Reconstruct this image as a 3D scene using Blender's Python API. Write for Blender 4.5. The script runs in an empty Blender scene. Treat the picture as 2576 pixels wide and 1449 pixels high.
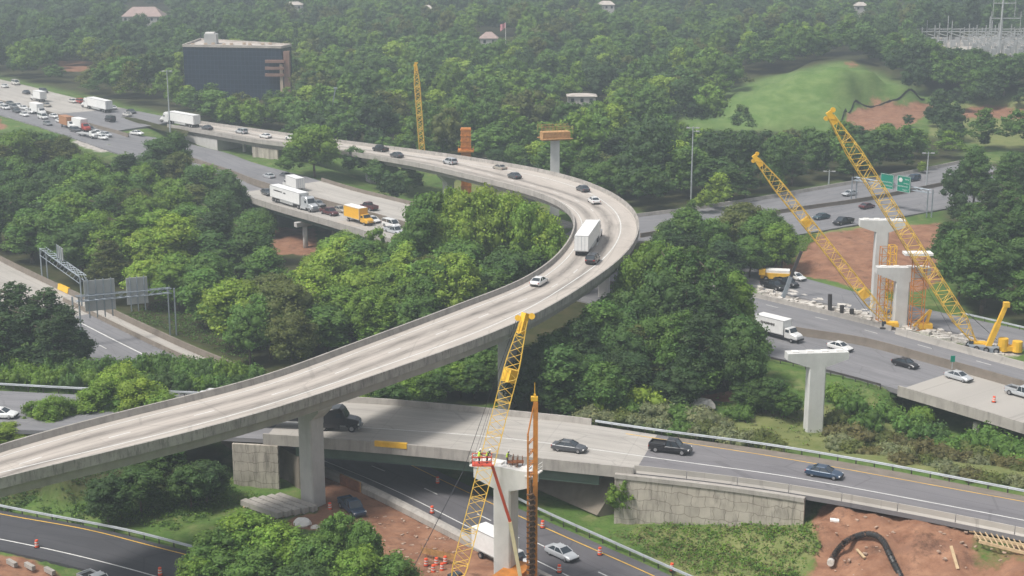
HAZE = .00050; EXPO = 0.42
import bpy, math, random
import numpy as np
from mathutils import Vector, Matrix
R = math.radians
PI = math.pi
random.seed(7)
rng = np.random.default_rng(11)
scene = bpy.context.scene
COL = scene.collection

# ------------------------------------------------------------------ camera model
CAMZ = 80.6
FPX = 3885.0
TH = math.atan(984.5 / FPX)
CT, ST = math.cos(TH), math.sin(TH)

def P(u, v, z=0.0):
    """world point seen at picture position (u, v) lying at height z"""
    a = (u - 1288.0) / FPX
    b = (724.5 - v) / FPX
    dx, dy, dz = a, CT + ST * b, -ST + CT * b
    t = (z - CAMZ) / dz
    return Vector((dx * t, dy * t, z))

def PY(u, v, y):
    """world point seen at (u, v) lying at distance y"""
    a = (u - 1288.0) / FPX
    b = (724.5 - v) / FPX
    dx, dy, dz = a, CT + ST * b, -ST + CT * b
    t = y / dy
    return Vector((dx * t, y, CAMZ + dz * t))

def proj(x, y, z):
    zz = z - CAMZ
    d = y * CT - zz * ST
    h = y * ST + zz * CT
    return 1288.0 + FPX * x / d, 724.5 - FPX * h / d, FPX / d

# ------------------------------------------------------------------ materials
MATS = {}
def new_mat(name):
    m = bpy.data.materials.new(name); m.use_nodes = True
    nt = m.node_tree; nt.nodes.clear()
    out = nt.nodes.new('ShaderNodeOutputMaterial')
    b = nt.nodes.new('ShaderNodeBsdfPrincipled')
    nt.links.new(b.outputs[0], out.inputs[0])
    MATS[name] = m
    return m, nt, b

def nd(nt, t, **kw):
    n = nt.nodes.new(t)
    for k, v in kw.items():
        if k.startswith('i_'):
            key = k[2:]
            n.inputs[int(key) if key.isdigit() else key].default_value = v
        else:
            setattr(n, k, v)
    return n

def L(nt, a, b): nt.links.new(a, b)

def mix_rgb(nt, fac, c1, c2, blend='MIX'):
    n = nt.nodes.new('ShaderNodeMix'); n.data_type = 'RGBA'; n.blend_type = blend
    for sock, val in ((n.inputs[0], fac), (n.inputs[6], c1), (n.inputs[7], c2)):
        if hasattr(val, 'is_linked'): nt.links.new(val, sock)
        elif isinstance(val, (int, float)): sock.default_value = val
        else: sock.default_value = (*val, 1) if len(val) == 3 else val
    return n.outputs[2]

def ramp(nt, src, lo, hi):
    n = nt.nodes.new('ShaderNodeMapRange'); n.clamp = True
    n.inputs[1].default_value = lo; n.inputs[2].default_value = hi
    nt.links.new(src, n.inputs[0]); return n.outputs[0]

def noise(nt, scale, detail=4, rough=.6, coord=None, vec_scale=None):
    n = nd(nt, 'ShaderNodeTexNoise'); n.inputs['Scale'].default_value = scale
    n.inputs['Detail'].default_value = detail; n.inputs['Roughness'].default_value = rough
    if coord is None:
        tc = nd(nt, 'ShaderNodeNewGeometry'); coord = tc.outputs['Position']
    if vec_scale:
        mp = nd(nt, 'ShaderNodeMapping'); mp.inputs['Scale'].default_value = vec_scale
        L(nt, coord, mp.inputs[0]); coord = mp.outputs[0]
    L(nt, coord, n.inputs['Vector']); return n.outputs['Fac']

def plain(name, col, rough=.7, metal=0., var=.15, scale=.6, spec=.3, bump=0.):
    m, nt, b = new_mat(name)
    c2 = tuple(min(1, c * (1 + var)) for c in col); c1 = tuple(c * (1 - var) for c in col)
    f = ramp(nt, noise(nt, scale), .3, .7)
    L(nt, mix_rgb(nt, f, c1, c2), b.inputs['Base Color'])
    b.inputs['Roughness'].default_value = rough; b.inputs['Metallic'].default_value = metal
    b.inputs['Specular IOR Level'].default_value = spec
    return m

def objcol(name, rough=.4, metal=0., coat=0., dirt=.12):
    """paint whose colour is the object's own colour"""
    m, nt, b = new_mat(name)
    oi = nd(nt, 'ShaderNodeObjectInfo')
    f = ramp(nt, noise(nt, 1.7), .35, .75)
    dk = mix_rgb(nt, f, (1 - dirt,) * 3, (1, 1, 1))
    L(nt, mix_rgb(nt, 1.0, oi.outputs['Color'], dk, 'MULTIPLY'), b.inputs['Base Color'])
    b.inputs['Roughness'].default_value = rough; b.inputs['Metallic'].default_value = metal
    b.inputs['Coat Weight'].default_value = coat
    return m

def road_mat(name, c1, c2, streak=.3, off=0., period=3.66, patch=0.0, lanes=None):
    """road surface; UV = (metres along, metres across)"""
    m, nt, b = new_mat(name)
    uv = nd(nt, 'ShaderNodeUVMap'); uv.uv_map = 'UVMap'
    sp = nd(nt, 'ShaderNodeSeparateXYZ'); L(nt, uv.outputs[0], sp.inputs[0])
    n1 = noise(nt, .12, 5, .65, uv.outputs[0], (.25, 1.6, 1))
    n2 = noise(nt, 1.2, 4, .7, uv.outputs[0], (.12, 1.0, 1))
    base = mix_rgb(nt, ramp(nt, n1, .3, .7), c1, c2)
    a = nd(nt, 'ShaderNodeMath', operation='ADD', i_1=off); L(nt, sp.outputs[1], a.inputs[0])
    w = nd(nt, 'ShaderNodeMath', operation='MULTIPLY', i_1=2 * PI / period); L(nt, a.outputs[0], w.inputs[0])
    c = nd(nt, 'ShaderNodeMath', operation='COSINE'); L(nt, w.outputs[0], c.inputs[0])
    f = nd(nt, 'ShaderNodeMapRange'); f.inputs[1].default_value = -.6; f.inputs[2].default_value = 1
    L(nt, c.outputs[0], f.inputs[0])
    g = nd(nt, 'ShaderNodeMath', operation='MULTIPLY'); L(nt, f.outputs[0], g.inputs[0])
    g2 = nd(nt, 'ShaderNodeMath', operation='MULTIPLY', i_1=streak)
    L(nt, ramp(nt, n2, .2, .8), g.inputs[1]); L(nt, g.outputs[0], g2.inputs[0])
    gl = g2.outputs[0]
    if lanes:
        for lo, hi in ((lanes[0] - .4, lanes[0] + .5), (lanes[1] + .4, lanes[1] - .5)):
            mr = nd(nt, 'ShaderNodeMapRange'); mr.inputs[1].default_value = lo; mr.inputs[2].default_value = hi; L(nt, sp.outputs[1], mr.inputs[0])
            gm = nd(nt, 'ShaderNodeMath', operation='MULTIPLY'); L(nt, gl, gm.inputs[0]); L(nt, mr.outputs[0], gm.inputs[1]); gl = gm.outputs[0]
    col = mix_rgb(nt, gl, base, tuple(x * .35 for x in c1))
    # longitudinal seam between lanes, dark sealed cracks, worn patches
    pp_ = nd(nt, 'ShaderNodeMath', operation='PINGPONG', i_1=period / 2); L(nt, a.outputs[0], pp_.inputs[0])
    sl = nd(nt, 'ShaderNodeMath', operation='GREATER_THAN', i_1=period / 2 - .07); L(nt, pp_.outputs[0], sl.inputs[0])
    sm_ = nd(nt, 'ShaderNodeMath', operation='MULTIPLY', i_1=.30); L(nt, sl.outputs[0], sm_.inputs[0])
    col = mix_rgb(nt, sm_.outputs[0], col, tuple(x * .3 for x in c1))
    vo = nd(nt, 'ShaderNodeTexVoronoi', feature='DISTANCE_TO_EDGE'); vo.inputs['Scale'].default_value = .13
    mpv = nd(nt, 'ShaderNodeMapping'); mpv.inputs['Scale'].default_value = (.6, 1.5, 1); L(nt, uv.outputs[0], mpv.inputs[0]); L(nt, mpv.outputs[0], vo.inputs['Vector'])
    cr = nd(nt, 'ShaderNodeMath', operation='LESS_THAN', i_1=.012); L(nt, vo.outputs['Distance'], cr.inputs[0])
    cm_ = nd(nt, 'ShaderNodeMath', operation='MULTIPLY', i_1=.25); L(nt, cr.outputs[0], cm_.inputs[0])
    col = mix_rgb(nt, cm_.outputs[0], col, tuple(x * .4 for x in c1))
    n5 = noise(nt, .05, 6, .7, uv.outputs[0], (1, 3, 1))
    pf = nd(nt, 'ShaderNodeMath', operation='MULTIPLY', i_1=.35); L(nt, ramp(nt, n5, .52, .66), pf.inputs[0])
    col = mix_rgb(nt, pf.outputs[0], col, tuple(x * .62 for x in c1))
    # transverse construction joints
    j = nd(nt, 'ShaderNodeMath', operation='PINGPONG', i_1=6.0); L(nt, sp.outputs[0], j.inputs[0])
    jl = nd(nt, 'ShaderNodeMath', operation='LESS_THAN', i_1=.09); L(nt, j.outputs[0], jl.inputs[0])
    jm = nd(nt, 'ShaderNodeMath', operation='MULTIPLY', i_1=patch); L(nt, jl.outputs[0], jm.inputs[0])
    col = mix_rgb(nt, jm.outputs[0], col, tuple(x * .3 for x in c1))
    L(nt, col, b.inputs['Base Color'])
    b.inputs['Roughness'].default_value = .85; b.inputs['Specular IOR Level'].default_value = .25
    return m

def stained(name, c1, c2, stain=(.12, .11, .10), amt=.6, vs=(.9, .9, .12), panel=0):
    """concrete face with vertical run-off stains"""
    m, nt, b = new_mat(name)
    n1 = noise(nt, .5, 5, .6)
    n2 = noise(nt, 1.3, 5, .75, None, vs)
    base = mix_rgb(nt, ramp(nt, n1, .3, .7), c1, c2)
    f = nd(nt, 'ShaderNodeMath', operation='MULTIPLY', i_1=amt)
    L(nt, ramp(nt, n2, .48, .72), f.inputs[0])
    col = mix_rgb(nt, f.outputs[0], base, stain)
    if panel:
        uv = nd(nt, 'ShaderNodeUVMap'); uv.uv_map = 'UVMap'
        nz = nd(nt, 'ShaderNodeTexNoise'); nz.inputs['Scale'].default_value = .55; nz.inputs['Detail'].default_value = 2; L(nt, uv.outputs[0], nz.inputs['Vector'])
        vs_ = nd(nt, 'ShaderNodeVectorMath', operation='SCALE'); vs_.inputs['Scale'].default_value = 1.3; L(nt, nz.outputs['Color'], vs_.inputs[0])
        va = nd(nt, 'ShaderNodeVectorMath', operation='ADD'); L(nt, uv.outputs[0], va.inputs[0]); L(nt, vs_.outputs[0], va.inputs[1])
        bk = nd(nt, 'ShaderNodeTexBrick'); bk.offset = .5; bk.squash = 1.0; bk.inputs['Scale'].default_value = 1
        bk.inputs['Color1'].default_value = (.88, .87, .85, 1); bk.inputs['Color2'].default_value = (1.12, 1.1, 1.08, 1); bk.inputs['Mortar'].default_value = (.36, .33, .29, 1)
        bk.inputs['Mortar Size'].default_value = .07; bk.inputs['Mortar Smooth'].default_value = .6; bk.inputs['Brick Width'].default_value = 1.9; bk.inputs['Row Height'].default_value = 1.45
        L(nt, va.outputs[0], bk.inputs['Vector'])
        col = mix_rgb(nt, .62, col, bk.outputs['Color'], 'MULTIPLY')
    L(nt, col, b.inputs['Base Color'])
    b.inputs['Roughness'].default_value = .9; b.inputs['Specular IOR Level'].default_value = .2
    return m

road_mat('deck_concrete', (.40, .362, .325), (.475, .432, .39), 1.2, off=-3.7, patch=.12, lanes=(1.7, 9.4))
road_mat('pale_concrete', (.34, .32, .295), (.44, .415, .38), .26, patch=.15)
road_mat('asphalt', (.175, .175, .185), (.225, .22, .23), .30, patch=0)
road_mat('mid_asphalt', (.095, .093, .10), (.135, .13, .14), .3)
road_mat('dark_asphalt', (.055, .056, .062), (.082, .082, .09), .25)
road_mat('ramp_asphalt', (.15, .145, .155), (.20, .193, .20), .22)
stained('barrier_concrete', (.31, .29, .265), (.40, .375, .345), (.14, .13, .12), .55)
stained('fascia_concrete', (.27, .25, .23), (.40, .375, .345), (.09, .085, .08), .85, (1.6, 1.6, .35))
stained('girder_concrete', (.30, .28, .255), (.36, .34, .31), (.17, .16, .145), .35, (.4, .4, .1))
stained('pier_concrete', (.42, .41, .395), (.52, .505, .485), (.30, .29, .27), .35, (.6, .6, .08))
stained('new_concrete', (.50, .50, .49), (.60, .60, .585), (.42, .41, .40), .3, (.6, .6, .05))
stained('wall_concrete', (.34, .31, .27), (.47, .435, .38), (.11, .10, .085), .8, (.9, .9, .14), panel=.42)
stained('brown_wall', (.17, .145, .12), (.22, .19, .16), (.10, .085, .07), .5, (.5, .5, .2))
plain('slope_paving', (.22, .19, .155), .95, var=.2, scale=.4)
plain('green_girder', (.085, .125, .095), .6, var=.15)
plain('rust', (.22, .085, .035), .8, var=.35, scale=1.5)
plain('orange_steel', (.52, .20, .04), .55, var=.25, scale=1.2)
plain('yellow_paint', (.72, .42, .04), .45, var=.15, scale=.8)
plain('boom_yellow', (.68, .44, .07), .5, var=.2, scale=.8)
plain('red_paint', (.62, .09, .05), .45, var=.12)
plain('beige_paint', (.60, .52, .34), .5, var=.12)
plain('orange_drum', (.75, .10, .04), .55, var=.05)
plain('white_mark', (.60, .60, .58), .7, var=.15, scale=.9)
plain('yellow_mark', (.62, .38, .06), .7, var=.2, scale=.9)
plain('galvanised', (.42, .45, .47), .45, .3, var=.15)
plain('steel_grey', (.30, .34, .38), .5, .4, var=.12)
plain('sign_back', (.44, .45, .45), .5, .2, var=.08)
plain('sign_green', (.0, .20, .13), .5, var=.05)
plain('black_rubber', (.02, .02, .022), .85, var=.2)
plain('dark_steel', (.05, .045, .045), .6, var=.2)
plain('cable', (.04, .04, .045), .6, var=.1)
plain('rim', (.35, .35, .36), .35, .6, var=.05)
plain('wood', (.48, .36, .22), .85, var=.2, scale=2)
plain('formwork', (.42, .24, .10), .85, var=.3, scale=1.5)
plain('roof_pale', (.44, .40, .365), .9, var=.2, scale=.3)
plain('brick', (.25, .15, .12), .9, var=.15)
plain('tan_block', (.50, .40, .31), .9, var=.1)
plain('house_roof', (.34, .26, .24), .9, var=.12)
plain('house_wall', (.48, .46, .44), .8, var=.08)
plain('white_wall', (.72, .70, .67), .8, var=.08)
plain('stone_brown', (.36, .26, .20), .95, var=.3, scale=1.2)
plain('rubble', (.52, .49, .45), .95, var=.3, scale=1.2)
plain('bark', (.13, .105, .08), .95, var=.3, scale=1.5)
plain('skin', (.45, .28, .2), .7, var=.05)
plain('hivis', (.55, .75, .06), .7, var=.05)
plain('trouser', (.05, .06, .09), .9, var=.1)
plain('lamp_white', (.8, .8, .78), .4, var=.03)
plain('lamp_red', (.35, .02, .02), .3, var=.03)
plain('black_plastic', (.03, .03, .03), .45, var=.2)
plain('silt_fence', (.03, .035, .04), .85, var=.2)
plain('flag_cloth', (.55, .25, .28), .8, var=.3, scale=2)
objcol('car_paint', .32, .15, .5)
objcol('box_paint', .55, 0, 0)
# glass of vehicles and curtain wall
m, nt, b = new_mat('window_glass')
b.inputs['Base Color'].default_value = (.03, .04, .05, 1); b.inputs['Roughness'].default_value = .12
b.inputs['Specular IOR Level'].default_value = .8
m, nt, b = new_mat('curtain_glass')
uv = nd(nt, 'ShaderNodeUVMap'); uv.uv_map = 'UVMap'
br = nd(nt, 'ShaderNodeTexBrick'); br.offset = 0
br.inputs['Color1'].default_value = (.008, .018, .038, 1); br.inputs['Color2'].default_value = (.014, .028, .055, 1)
br.inputs['Mortar'].default_value = (.06, .08, .105, 1); br.inputs['Scale'].default_value = 1
br.inputs['Mortar Size'].default_value = .06; br.inputs['Brick Width'].default_value = 1.5; br.inputs['Row Height'].default_value = 1.75
L(nt, uv.outputs[0], br.inputs['Vector']); L(nt, br.outputs[0], b.inputs['Base Color'])
b.inputs['Roughness'].default_value = .2; b.inputs['Specular IOR Level'].default_value = .35
# foliage: object colour times the colour stored in the mesh
def foliage(name):
    m, nt, b = new_mat(name)
    oi = nd(nt, 'ShaderNodeObjectInfo'); at = nd(nt, 'ShaderNodeAttribute', attribute_name='tint')
    c = mix_rgb(nt, 1.0, oi.outputs['Color'], at.outputs['Color'], 'MULTIPLY')
    L(nt, c, b.inputs['Base Color']); b.inputs['Roughness'].default_value = .6
    b.inputs['Specular IOR Level'].default_value = .25
    tr = nd(nt, 'ShaderNodeBsdfTranslucent')
    L(nt, mix_rgb(nt, 1.0, c, (1.15, 1.25, .5), 'MULTIPLY'), tr.inputs[0])
    ms = nd(nt, 'ShaderNodeMixShader', i_0=.34)
    L(nt, b.outputs[0], ms.inputs[1]); L(nt, tr.outputs[0], ms.inputs[2])
    out = [n for n in nt.nodes if n.type == 'OUTPUT_MATERIAL'][0]
    L(nt, ms.outputs[0], out.inputs[0])
foliage('foliage')
# ground: painted zones (R dirt, G pale rubble, B dry grass) broken up by noise
m, nt, b = new_mat('ground')
at = nd(nt, 'ShaderNodeAttribute', attribute_name='zone')
sc = nd(nt, 'ShaderNodeSeparateColor'); L(nt, at.outputs['Color'], sc.inputs[0])
n1 = noise(nt, .10, 5, .6); n2 = noise(nt, .8, 5, .7); n3 = noise(nt, .35, 6, .75); n4 = noise(nt, .5, 4, .6, None, (.25, 1.3, 1))
grass = mix_rgb(nt, ramp(nt, n1, .3, .7), (.055, .105, .026), (.100, .175, .040))
grass = mix_rgb(nt, ramp(nt, n3, .45, .75), grass, (.135, .18, .055))
n6 = noise(nt, 1.6, 6, .8)
grass = mix_rgb(nt, ramp(nt, n6, .50, .70), grass, (.035, .060, .018))
grass = mix_rgb(nt, ramp(nt, noise(nt, .22, 6, .75, None, (1, 1, 3)), .52, .66), grass, (.17, .19, .075))
dirt = mix_rgb(nt, ramp(nt, n3, .3, .7), (.155, .070, .042), (.34, .19, .12))
dirt = mix_rgb(nt, ramp(nt, n4, .50, .75), dirt, (.20, .11, .075))
dirt = mix_rgb(nt, ramp(nt, n2, .66, .85), dirt, (.47, .36, .28))
dirt = mix_rgb(nt, ramp(nt, noise(nt, .3, 6, .8), .55, .68), dirt, (.10, .055, .038))
pale = mix_rgb(nt, ramp(nt, n2, .35, .65), (.24, .215, .19), (.52, .49, .45))
dry = mix_rgb(nt, ramp(nt, n3, .3, .7), (.105, .14, .042), (.21, .215, .09))
lu = nd(nt, 'ShaderNodeAttribute', attribute_name='lush'); lc = mix_rgb(nt, ramp(nt, noise(nt, .16, 6, .75, None, (1, .5, 3)), .38, .62), (.085, .155, .038), (.15, .215, .07))
lc = mix_rgb(nt, ramp(nt, n6, .56, .72), lc, (.06, .12, .03))
grass = mix_rgb(nt, lu.outputs['Fac'], grass, lc)
def mask(ch, nz, k=.35):
    a = nd(nt, 'ShaderNodeMath', operation='MULTIPLY_ADD', i_1=k, i_2=-k * .5)
    L(nt, nz, a.inputs[0])
    s = nd(nt, 'ShaderNodeMath', operation='ADD'); L(nt, ch, s.inputs[0]); L(nt, a.outputs[0], s.inputs[1])
    return ramp(nt, s.outputs[0], .38, .62)
litter = mix_rgb(nt, ramp(nt, n3, .35, .65), (.030, .040, .014), (.065, .060, .030))
grass = mix_rgb(nt, at.outputs['Alpha'], grass, litter)
col = mix_rgb(nt, mask(sc.outputs[2], n3, .5), grass, dry)
col = mix_rgb(nt, mask(sc.outputs[0], n3, .9), col, dirt)
col = mix_rgb(nt, mask(sc.outputs[1], n3, .9), col, pale)
L(nt, col, b.inputs['Base Color']); b.inputs['Roughness'].default_value = .95; b.inputs['Specular IOR Level'].default_value = .1

# ------------------------------------------------------------------ mesh builder
class MB:
    def __init__(s): s.v = []; s.f = []; s.m = []; s.uv = None; s.mi = 0
    def add(s, vs, fs):
        o = len(s.v); s.v += [tuple(p) for p in vs]; s.f += [tuple(i + o for i in f) for f in fs]; s.m += [s.mi] * len(fs); return s
    def box(s, c, d, rz=0., M=None):
        x, y, z = d[0] / 2, d[1] / 2, d[2] / 2
        pts = [(-x, -y, -z), (x, -y, -z), (x, y, -z), (-x, y, -z), (-x, -y, z), (x, -y, z), (x, y, z), (-x, y, z)]
        cr, sr = math.cos(rz), math.sin(rz)
        pts = [(c[0] + p[0] * cr - p[1] * sr, c[1] + p[0] * sr + p[1] * cr, c[2] + p[2]) for p in pts]
        return s.add(pts, [(0, 3, 2, 1), (4, 5, 6, 7), (0, 1, 5, 4), (1, 2, 6, 5), (2, 3, 7, 6), (3, 0, 4, 7)])
    def hexa(s, b, t):
        """8 corner solid: 4 bottom points, 4 top points"""
        return s.add(list(b) + list(t), [(0, 3, 2, 1), (4, 5, 6, 7), (0, 1, 5, 4), (1, 2, 6, 5), (2, 3, 7, 6), (3, 0, 4, 7)])
    def tube(s, a, b, r0, r1=None, n=6, cap=True):
        r1 = r0 if r1 is None else r1
        a, b = Vector(a), Vector(b); d = (b - a).normalized()
        up = Vector((0, 0, 1)) if abs(d.z) < .95 else Vector((1, 0, 0))
        x = d.cross(up).normalized(); y = d.cross(x)
        vs = []
        for p, r in ((a, r0), (b, r1)):
            for i in range(n):
                t = 2 * PI * i / n; vs.append(p + x * (r * math.cos(t)) + y * (r * math.sin(t)))
        fs = [(i, (i + 1) % n, n + (i + 1) % n, n + i) for i in range(n)]
        if cap: fs += [tuple(range(n))[::-1], tuple(range(n, 2 * n))]
        return s.add(vs, fs)
    def path(s, pts, r, n=8):
        for a, b in zip(pts[:-1], pts[1:]): s.tube(a, b, r, r, n)
        return s
    def beam(s, a, b, w, h):
        a, b = Vector(a), Vector(b); d = (b - a).normalized()
        up = Vector((0, 0, 1)) if abs(d.z) < .95 else Vector((0, 1, 0))
        x = d.cross(up).normalized() * (w / 2); y = x.cross(d).normalized() * (h / 2)
        q = lambda p: [p - x - y, p + x - y, p + x + y, p - x + y]
        return s.add(q(a) + q(b), [(0, 1, 5, 4), (1, 2, 6, 5), (2, 3, 7, 6), (3, 0, 4, 7), (0, 3, 2, 1), (4, 5, 6, 7)])
    def mesh(s, name, mats, smooth=False):
        me = bpy.data.meshes.new(name)
        me.from_pydata(s.v, [], s.f)
        for mt in (mats if isinstance(mats, (list, tuple)) else [mats]): me.materials.append(MATS[mt])
        if any(s.m): me.polygons.foreach_set('material_index', s.m)
        if s.uv:
            uvl = me.uv_layers.new(name='UVMap')
            li = np.zeros(len(me.loops), dtype=np.int32); me.loops.foreach_get('vertex_index', li)
            uvl.data.foreach_set('uv', np.array(s.uv, dtype=np.float32)[li].ravel())
        if smooth: me.polygons.foreach_set('use_smooth', [True] * len(me.polygons))
        me.update(); return me
    def build(s, name, mats, parent=None, smooth=False, world=True):
        """world=True: vertices are world coordinates; they are shifted to the parent's (unrotated) origin"""
        if world and parent is not None:
            o = parent.location; s.v = [(p[0] - o[0], p[1] - o[1], p[2] - o[2]) for p in s.v]
        return put(name, s.mesh(name, mats, smooth), parent)

def put(name, me, parent=None, color=None):
    ob = bpy.data.objects.new(name, me); COL.objects.link(ob)
    if parent is not None: ob.parent = parent
    if color is not None: ob.color = (*color, 1)
    return ob

def tag(o, label=None, cat=None, group=None, kind=None):
    if label: o['label'] = label
    if cat: o['category'] = cat
    if group: o['group'] = group
    if kind: o['kind'] = kind
    return o

def thing(name, label, cat, loc=(0, 0, 0), rz=0., group=None):
    o = bpy.data.objects.new(name, None); COL.objects.link(o)
    o.location = loc; o.rotation_euler = (0, 0, rz); o.empty_display_size = .5
    return tag(o, label, cat, group)

# ------------------------------------------------------------------ curves and swept strips
def dense(pts, step=2.5):
    """Catmull-Rom through 3D points, resampled to about `step` metres"""
    p = [np.array(q, float) for q in pts]
    p = [2 * p[0] - p[1]] + p + [2 * p[-1] - p[-2]]
    out = []
    for i in range(1, len(p) - 2):
        n = max(2, int(np.linalg.norm(p[i + 1] - p[i]) / .8))
        # centripetal parametrisation
        t0 = 0; t1 = t0 + max(1e-3, np.linalg.norm(p[i] - p[i - 1])) ** .5
        t2 = t1 + max(1e-3, np.linalg.norm(p[i + 1] - p[i])) ** .5
        t3 = t2 + max(1e-3, np.linalg.norm(p[i + 2] - p[i + 1])) ** .5
        for k in range(n):
            t = t1 + (t2 - t1) * k / n
            A1 = (t1 - t) / (t1 - t0) * p[i - 1] + (t - t0) / (t1 - t0) * p[i]
            A2 = (t2 - t) / (t2 - t1) * p[i] + (t - t1) / (t2 - t1) * p[i + 1]
            A3 = (t3 - t) / (t3 - t2) * p[i + 1] + (t - t2) / (t3 - t2) * p[i + 2]
            B1 = (t2 - t) / (t2 - t0) * A1 + (t - t0) / (t2 - t0) * A2
            B2 = (t3 - t) / (t3 - t1) * A2 + (t - t1) / (t3 - t1) * A3
            out.append((t2 - t) / (t2 - t1) * B1 + (t - t1) / (t2 - t1) * B2)
    out.append(p[-2])
    out = np.array(out)
    d = np.r_[0, np.cumsum(np.linalg.norm(np.diff(out, axis=0), axis=1))]
    s = np.arange(0, d[-1], step)
    return np.stack([np.interp(s, d, out[:, k]) for k in range(3)], 1)

def smooth_line(a, it=0):
    for _ in range(it):
        b = a.copy(); b[1:-1] = (a[:-2] + 2 * a[1:-1] + a[2:]) / 4; a = b
    return a

def frames(A, B, step=2.5, sm=6):
    """pair every point of edge A with the nearest point of edge B"""
    a = smooth_line(dense(A, step), sm); b = smooth_line(dense(B, step), sm)
    qa, qb = [], []
    b0, b1 = b[:-1], b[1:]; d = b1 - b0; dd = (d[:, :2] ** 2).sum(1)
    for p in a:
        t = np.clip(((p[None, :2] - b0[:, :2]) * d[:, :2]).sum(1) / dd, 0, 1)
        q = b0 + d * t[:, None]; e = ((q[:, :2] - p[:2]) ** 2).sum(1); k = int(e.argmin())
        if (k == 0 and t[k] <= 0) or (k == len(b0) - 1 and t[k] >= 1): continue
        qa.append(p); qb.append(q[k])
    a, b = np.array(qa), smooth_line(np.array(qb), sm)
    s = np.r_[0, np.cumsum(np.linalg.norm(np.diff((a + b) / 2, axis=0), axis=1))]
    return {'a': a, 'b': b, 's': s}

def fsub(F, i0, i1): return {k: F[k][i0:i1] for k in F}

def fpoint(F, side, off, h):
    a, b = F['a'], F['b']; d = b - a; d[:, 2] = 0; w = np.linalg.norm(d, axis=1); d = d / w[:, None]
    if side == 0: p = a + d * off; z = a[:, 2] + (b[:, 2] - a[:, 2]) * off / w
    elif side == 1: p = b - d * off; z = b[:, 2] - (b[:, 2] - a[:, 2]) * off / w
    else: p = a + d * (w * side)[:, None]; z = a[:, 2] + (b[:, 2] - a[:, 2]) * side
    p = p.copy(); p[:, 2] = z + h
    return p

def sweep(F, prof, closed=True, caps=True):
    """prof: list of (side, offset, height)"""
    mb = MB(); n = len(F['s']); k = len(prof)
    rows = np.stack([fpoint(F, *q) for q in prof], 1)
    mb.v = [tuple(x) for x in rows.reshape(-1, 3)]
    wid = np.linalg.norm((F['b'] - F['a'])[:, :2], axis=1)
    mb.uv = []
    for i in range(n):
        for q in prof:
            mb.uv.append((F['s'][i], q[1] if q[0] == 0 else wid[i] - q[1]))
    kk = k if closed else k - 1
    for i in range(n - 1):
        for j in range(kk):
            j2 = (j + 1) % k
            mb.f.append((i * k + j, i * k + j2, (i + 1) * k + j2, (i + 1) * k + j))
    if closed and caps:
        mb.f.append(tuple(range(k))[::-1]); mb.f.append(tuple((n - 1) * k + j for j in range(k)))
    mb.m = [0] * len(mb.f)
    return mb

def merge(mbs):
    o = MB(); uv = []
    for m in mbs:
        uv += m.uv if m.uv else [(0, 0)] * len(m.v)
        k = len(o.v); o.v += m.v; o.f += [tuple(i + k for i in f) for f in m.f]; o.m += m.m
    o.uv = uv; return o

def ribbon(F, side, off, w=.2, h=.02, dash=None):
    """painted line; dash=(on, off) metres"""
    mb = MB(); p = fpoint(F, side, off, h); q = fpoint(F, side, off + w, h); s = F['s']
    if dash is None:
        mb.v = [tuple(x) for pair in zip(p, q) for x in pair]
        mb.f = [(2 * i, 2 * i + 1, 2 * i + 3, 2 * i + 2) for i in range(len(p) - 1)]
    else:
        on, gap = dash; t = 1.0
        while t + on < s[-1]:
            ip = lambda arr, x: np.array([np.interp(x, s, arr[:, c]) for c in range(3)])
            k = len(mb.v)
            mb.v += [tuple(ip(p, t)), tuple(ip(q, t)), tuple(ip(q, t + on)), tuple(ip(p, t + on))]
            mb.f.append((k, k + 1, k + 2, k + 3)); t += on + gap
    mb.m = [0] * len(mb.f)
    return mb

def E(pts, dz=0.):
    """picture polyline (u, v, z) -> world; dz = height of the thing whose top was read"""
    out = []
    for u, v, z in pts:
        p = P(u, v, z + dz); out.append((p.x, p.y, z))
    return out

CLEAR = []       # (u, v, y) points that must stay visible
GROUNDCTL = []   # terrain control points
FOOT = []        # (polygon xy, z arrays) at-grade road footprints
def keep(F, u0=-300, u1=2900, every=2, n=5, hs=(0., .8)):
    for i in range(0, len(F['s']), every):
        for t in np.linspace(0, 1, n):
            for h in hs:
                p = F['a'][i] * (1 - t) + F['b'][i] * t
                u, v, s = proj(p[0], p[1], p[2] + h)
                if u0 <= u <= u1 and -20 < v < 1470: CLEAR.append((u, v, p[1]))
def atgrade(F, every=2, drop=.35, outer=3.0):
    for i in range(0, len(F['s']), every):
        a, b = F['a'][i], F['b'][i]; d = (b - a); w = math.hypot(d[0], d[1]); d = d / w
        for p in (a - d * outer, a, (a + b) / 2, b, b + d * outer):
            GROUNDCTL.append((p[0], p[1], p[2] - drop))
    FOOT.append(F)
print('core ok')
# ================================================================== ROADS AND BRIDGES
def structure(name, mb, mats, smooth=False):
    return tag(mb.build(name, mats, None, smooth), kind='structure')

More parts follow.
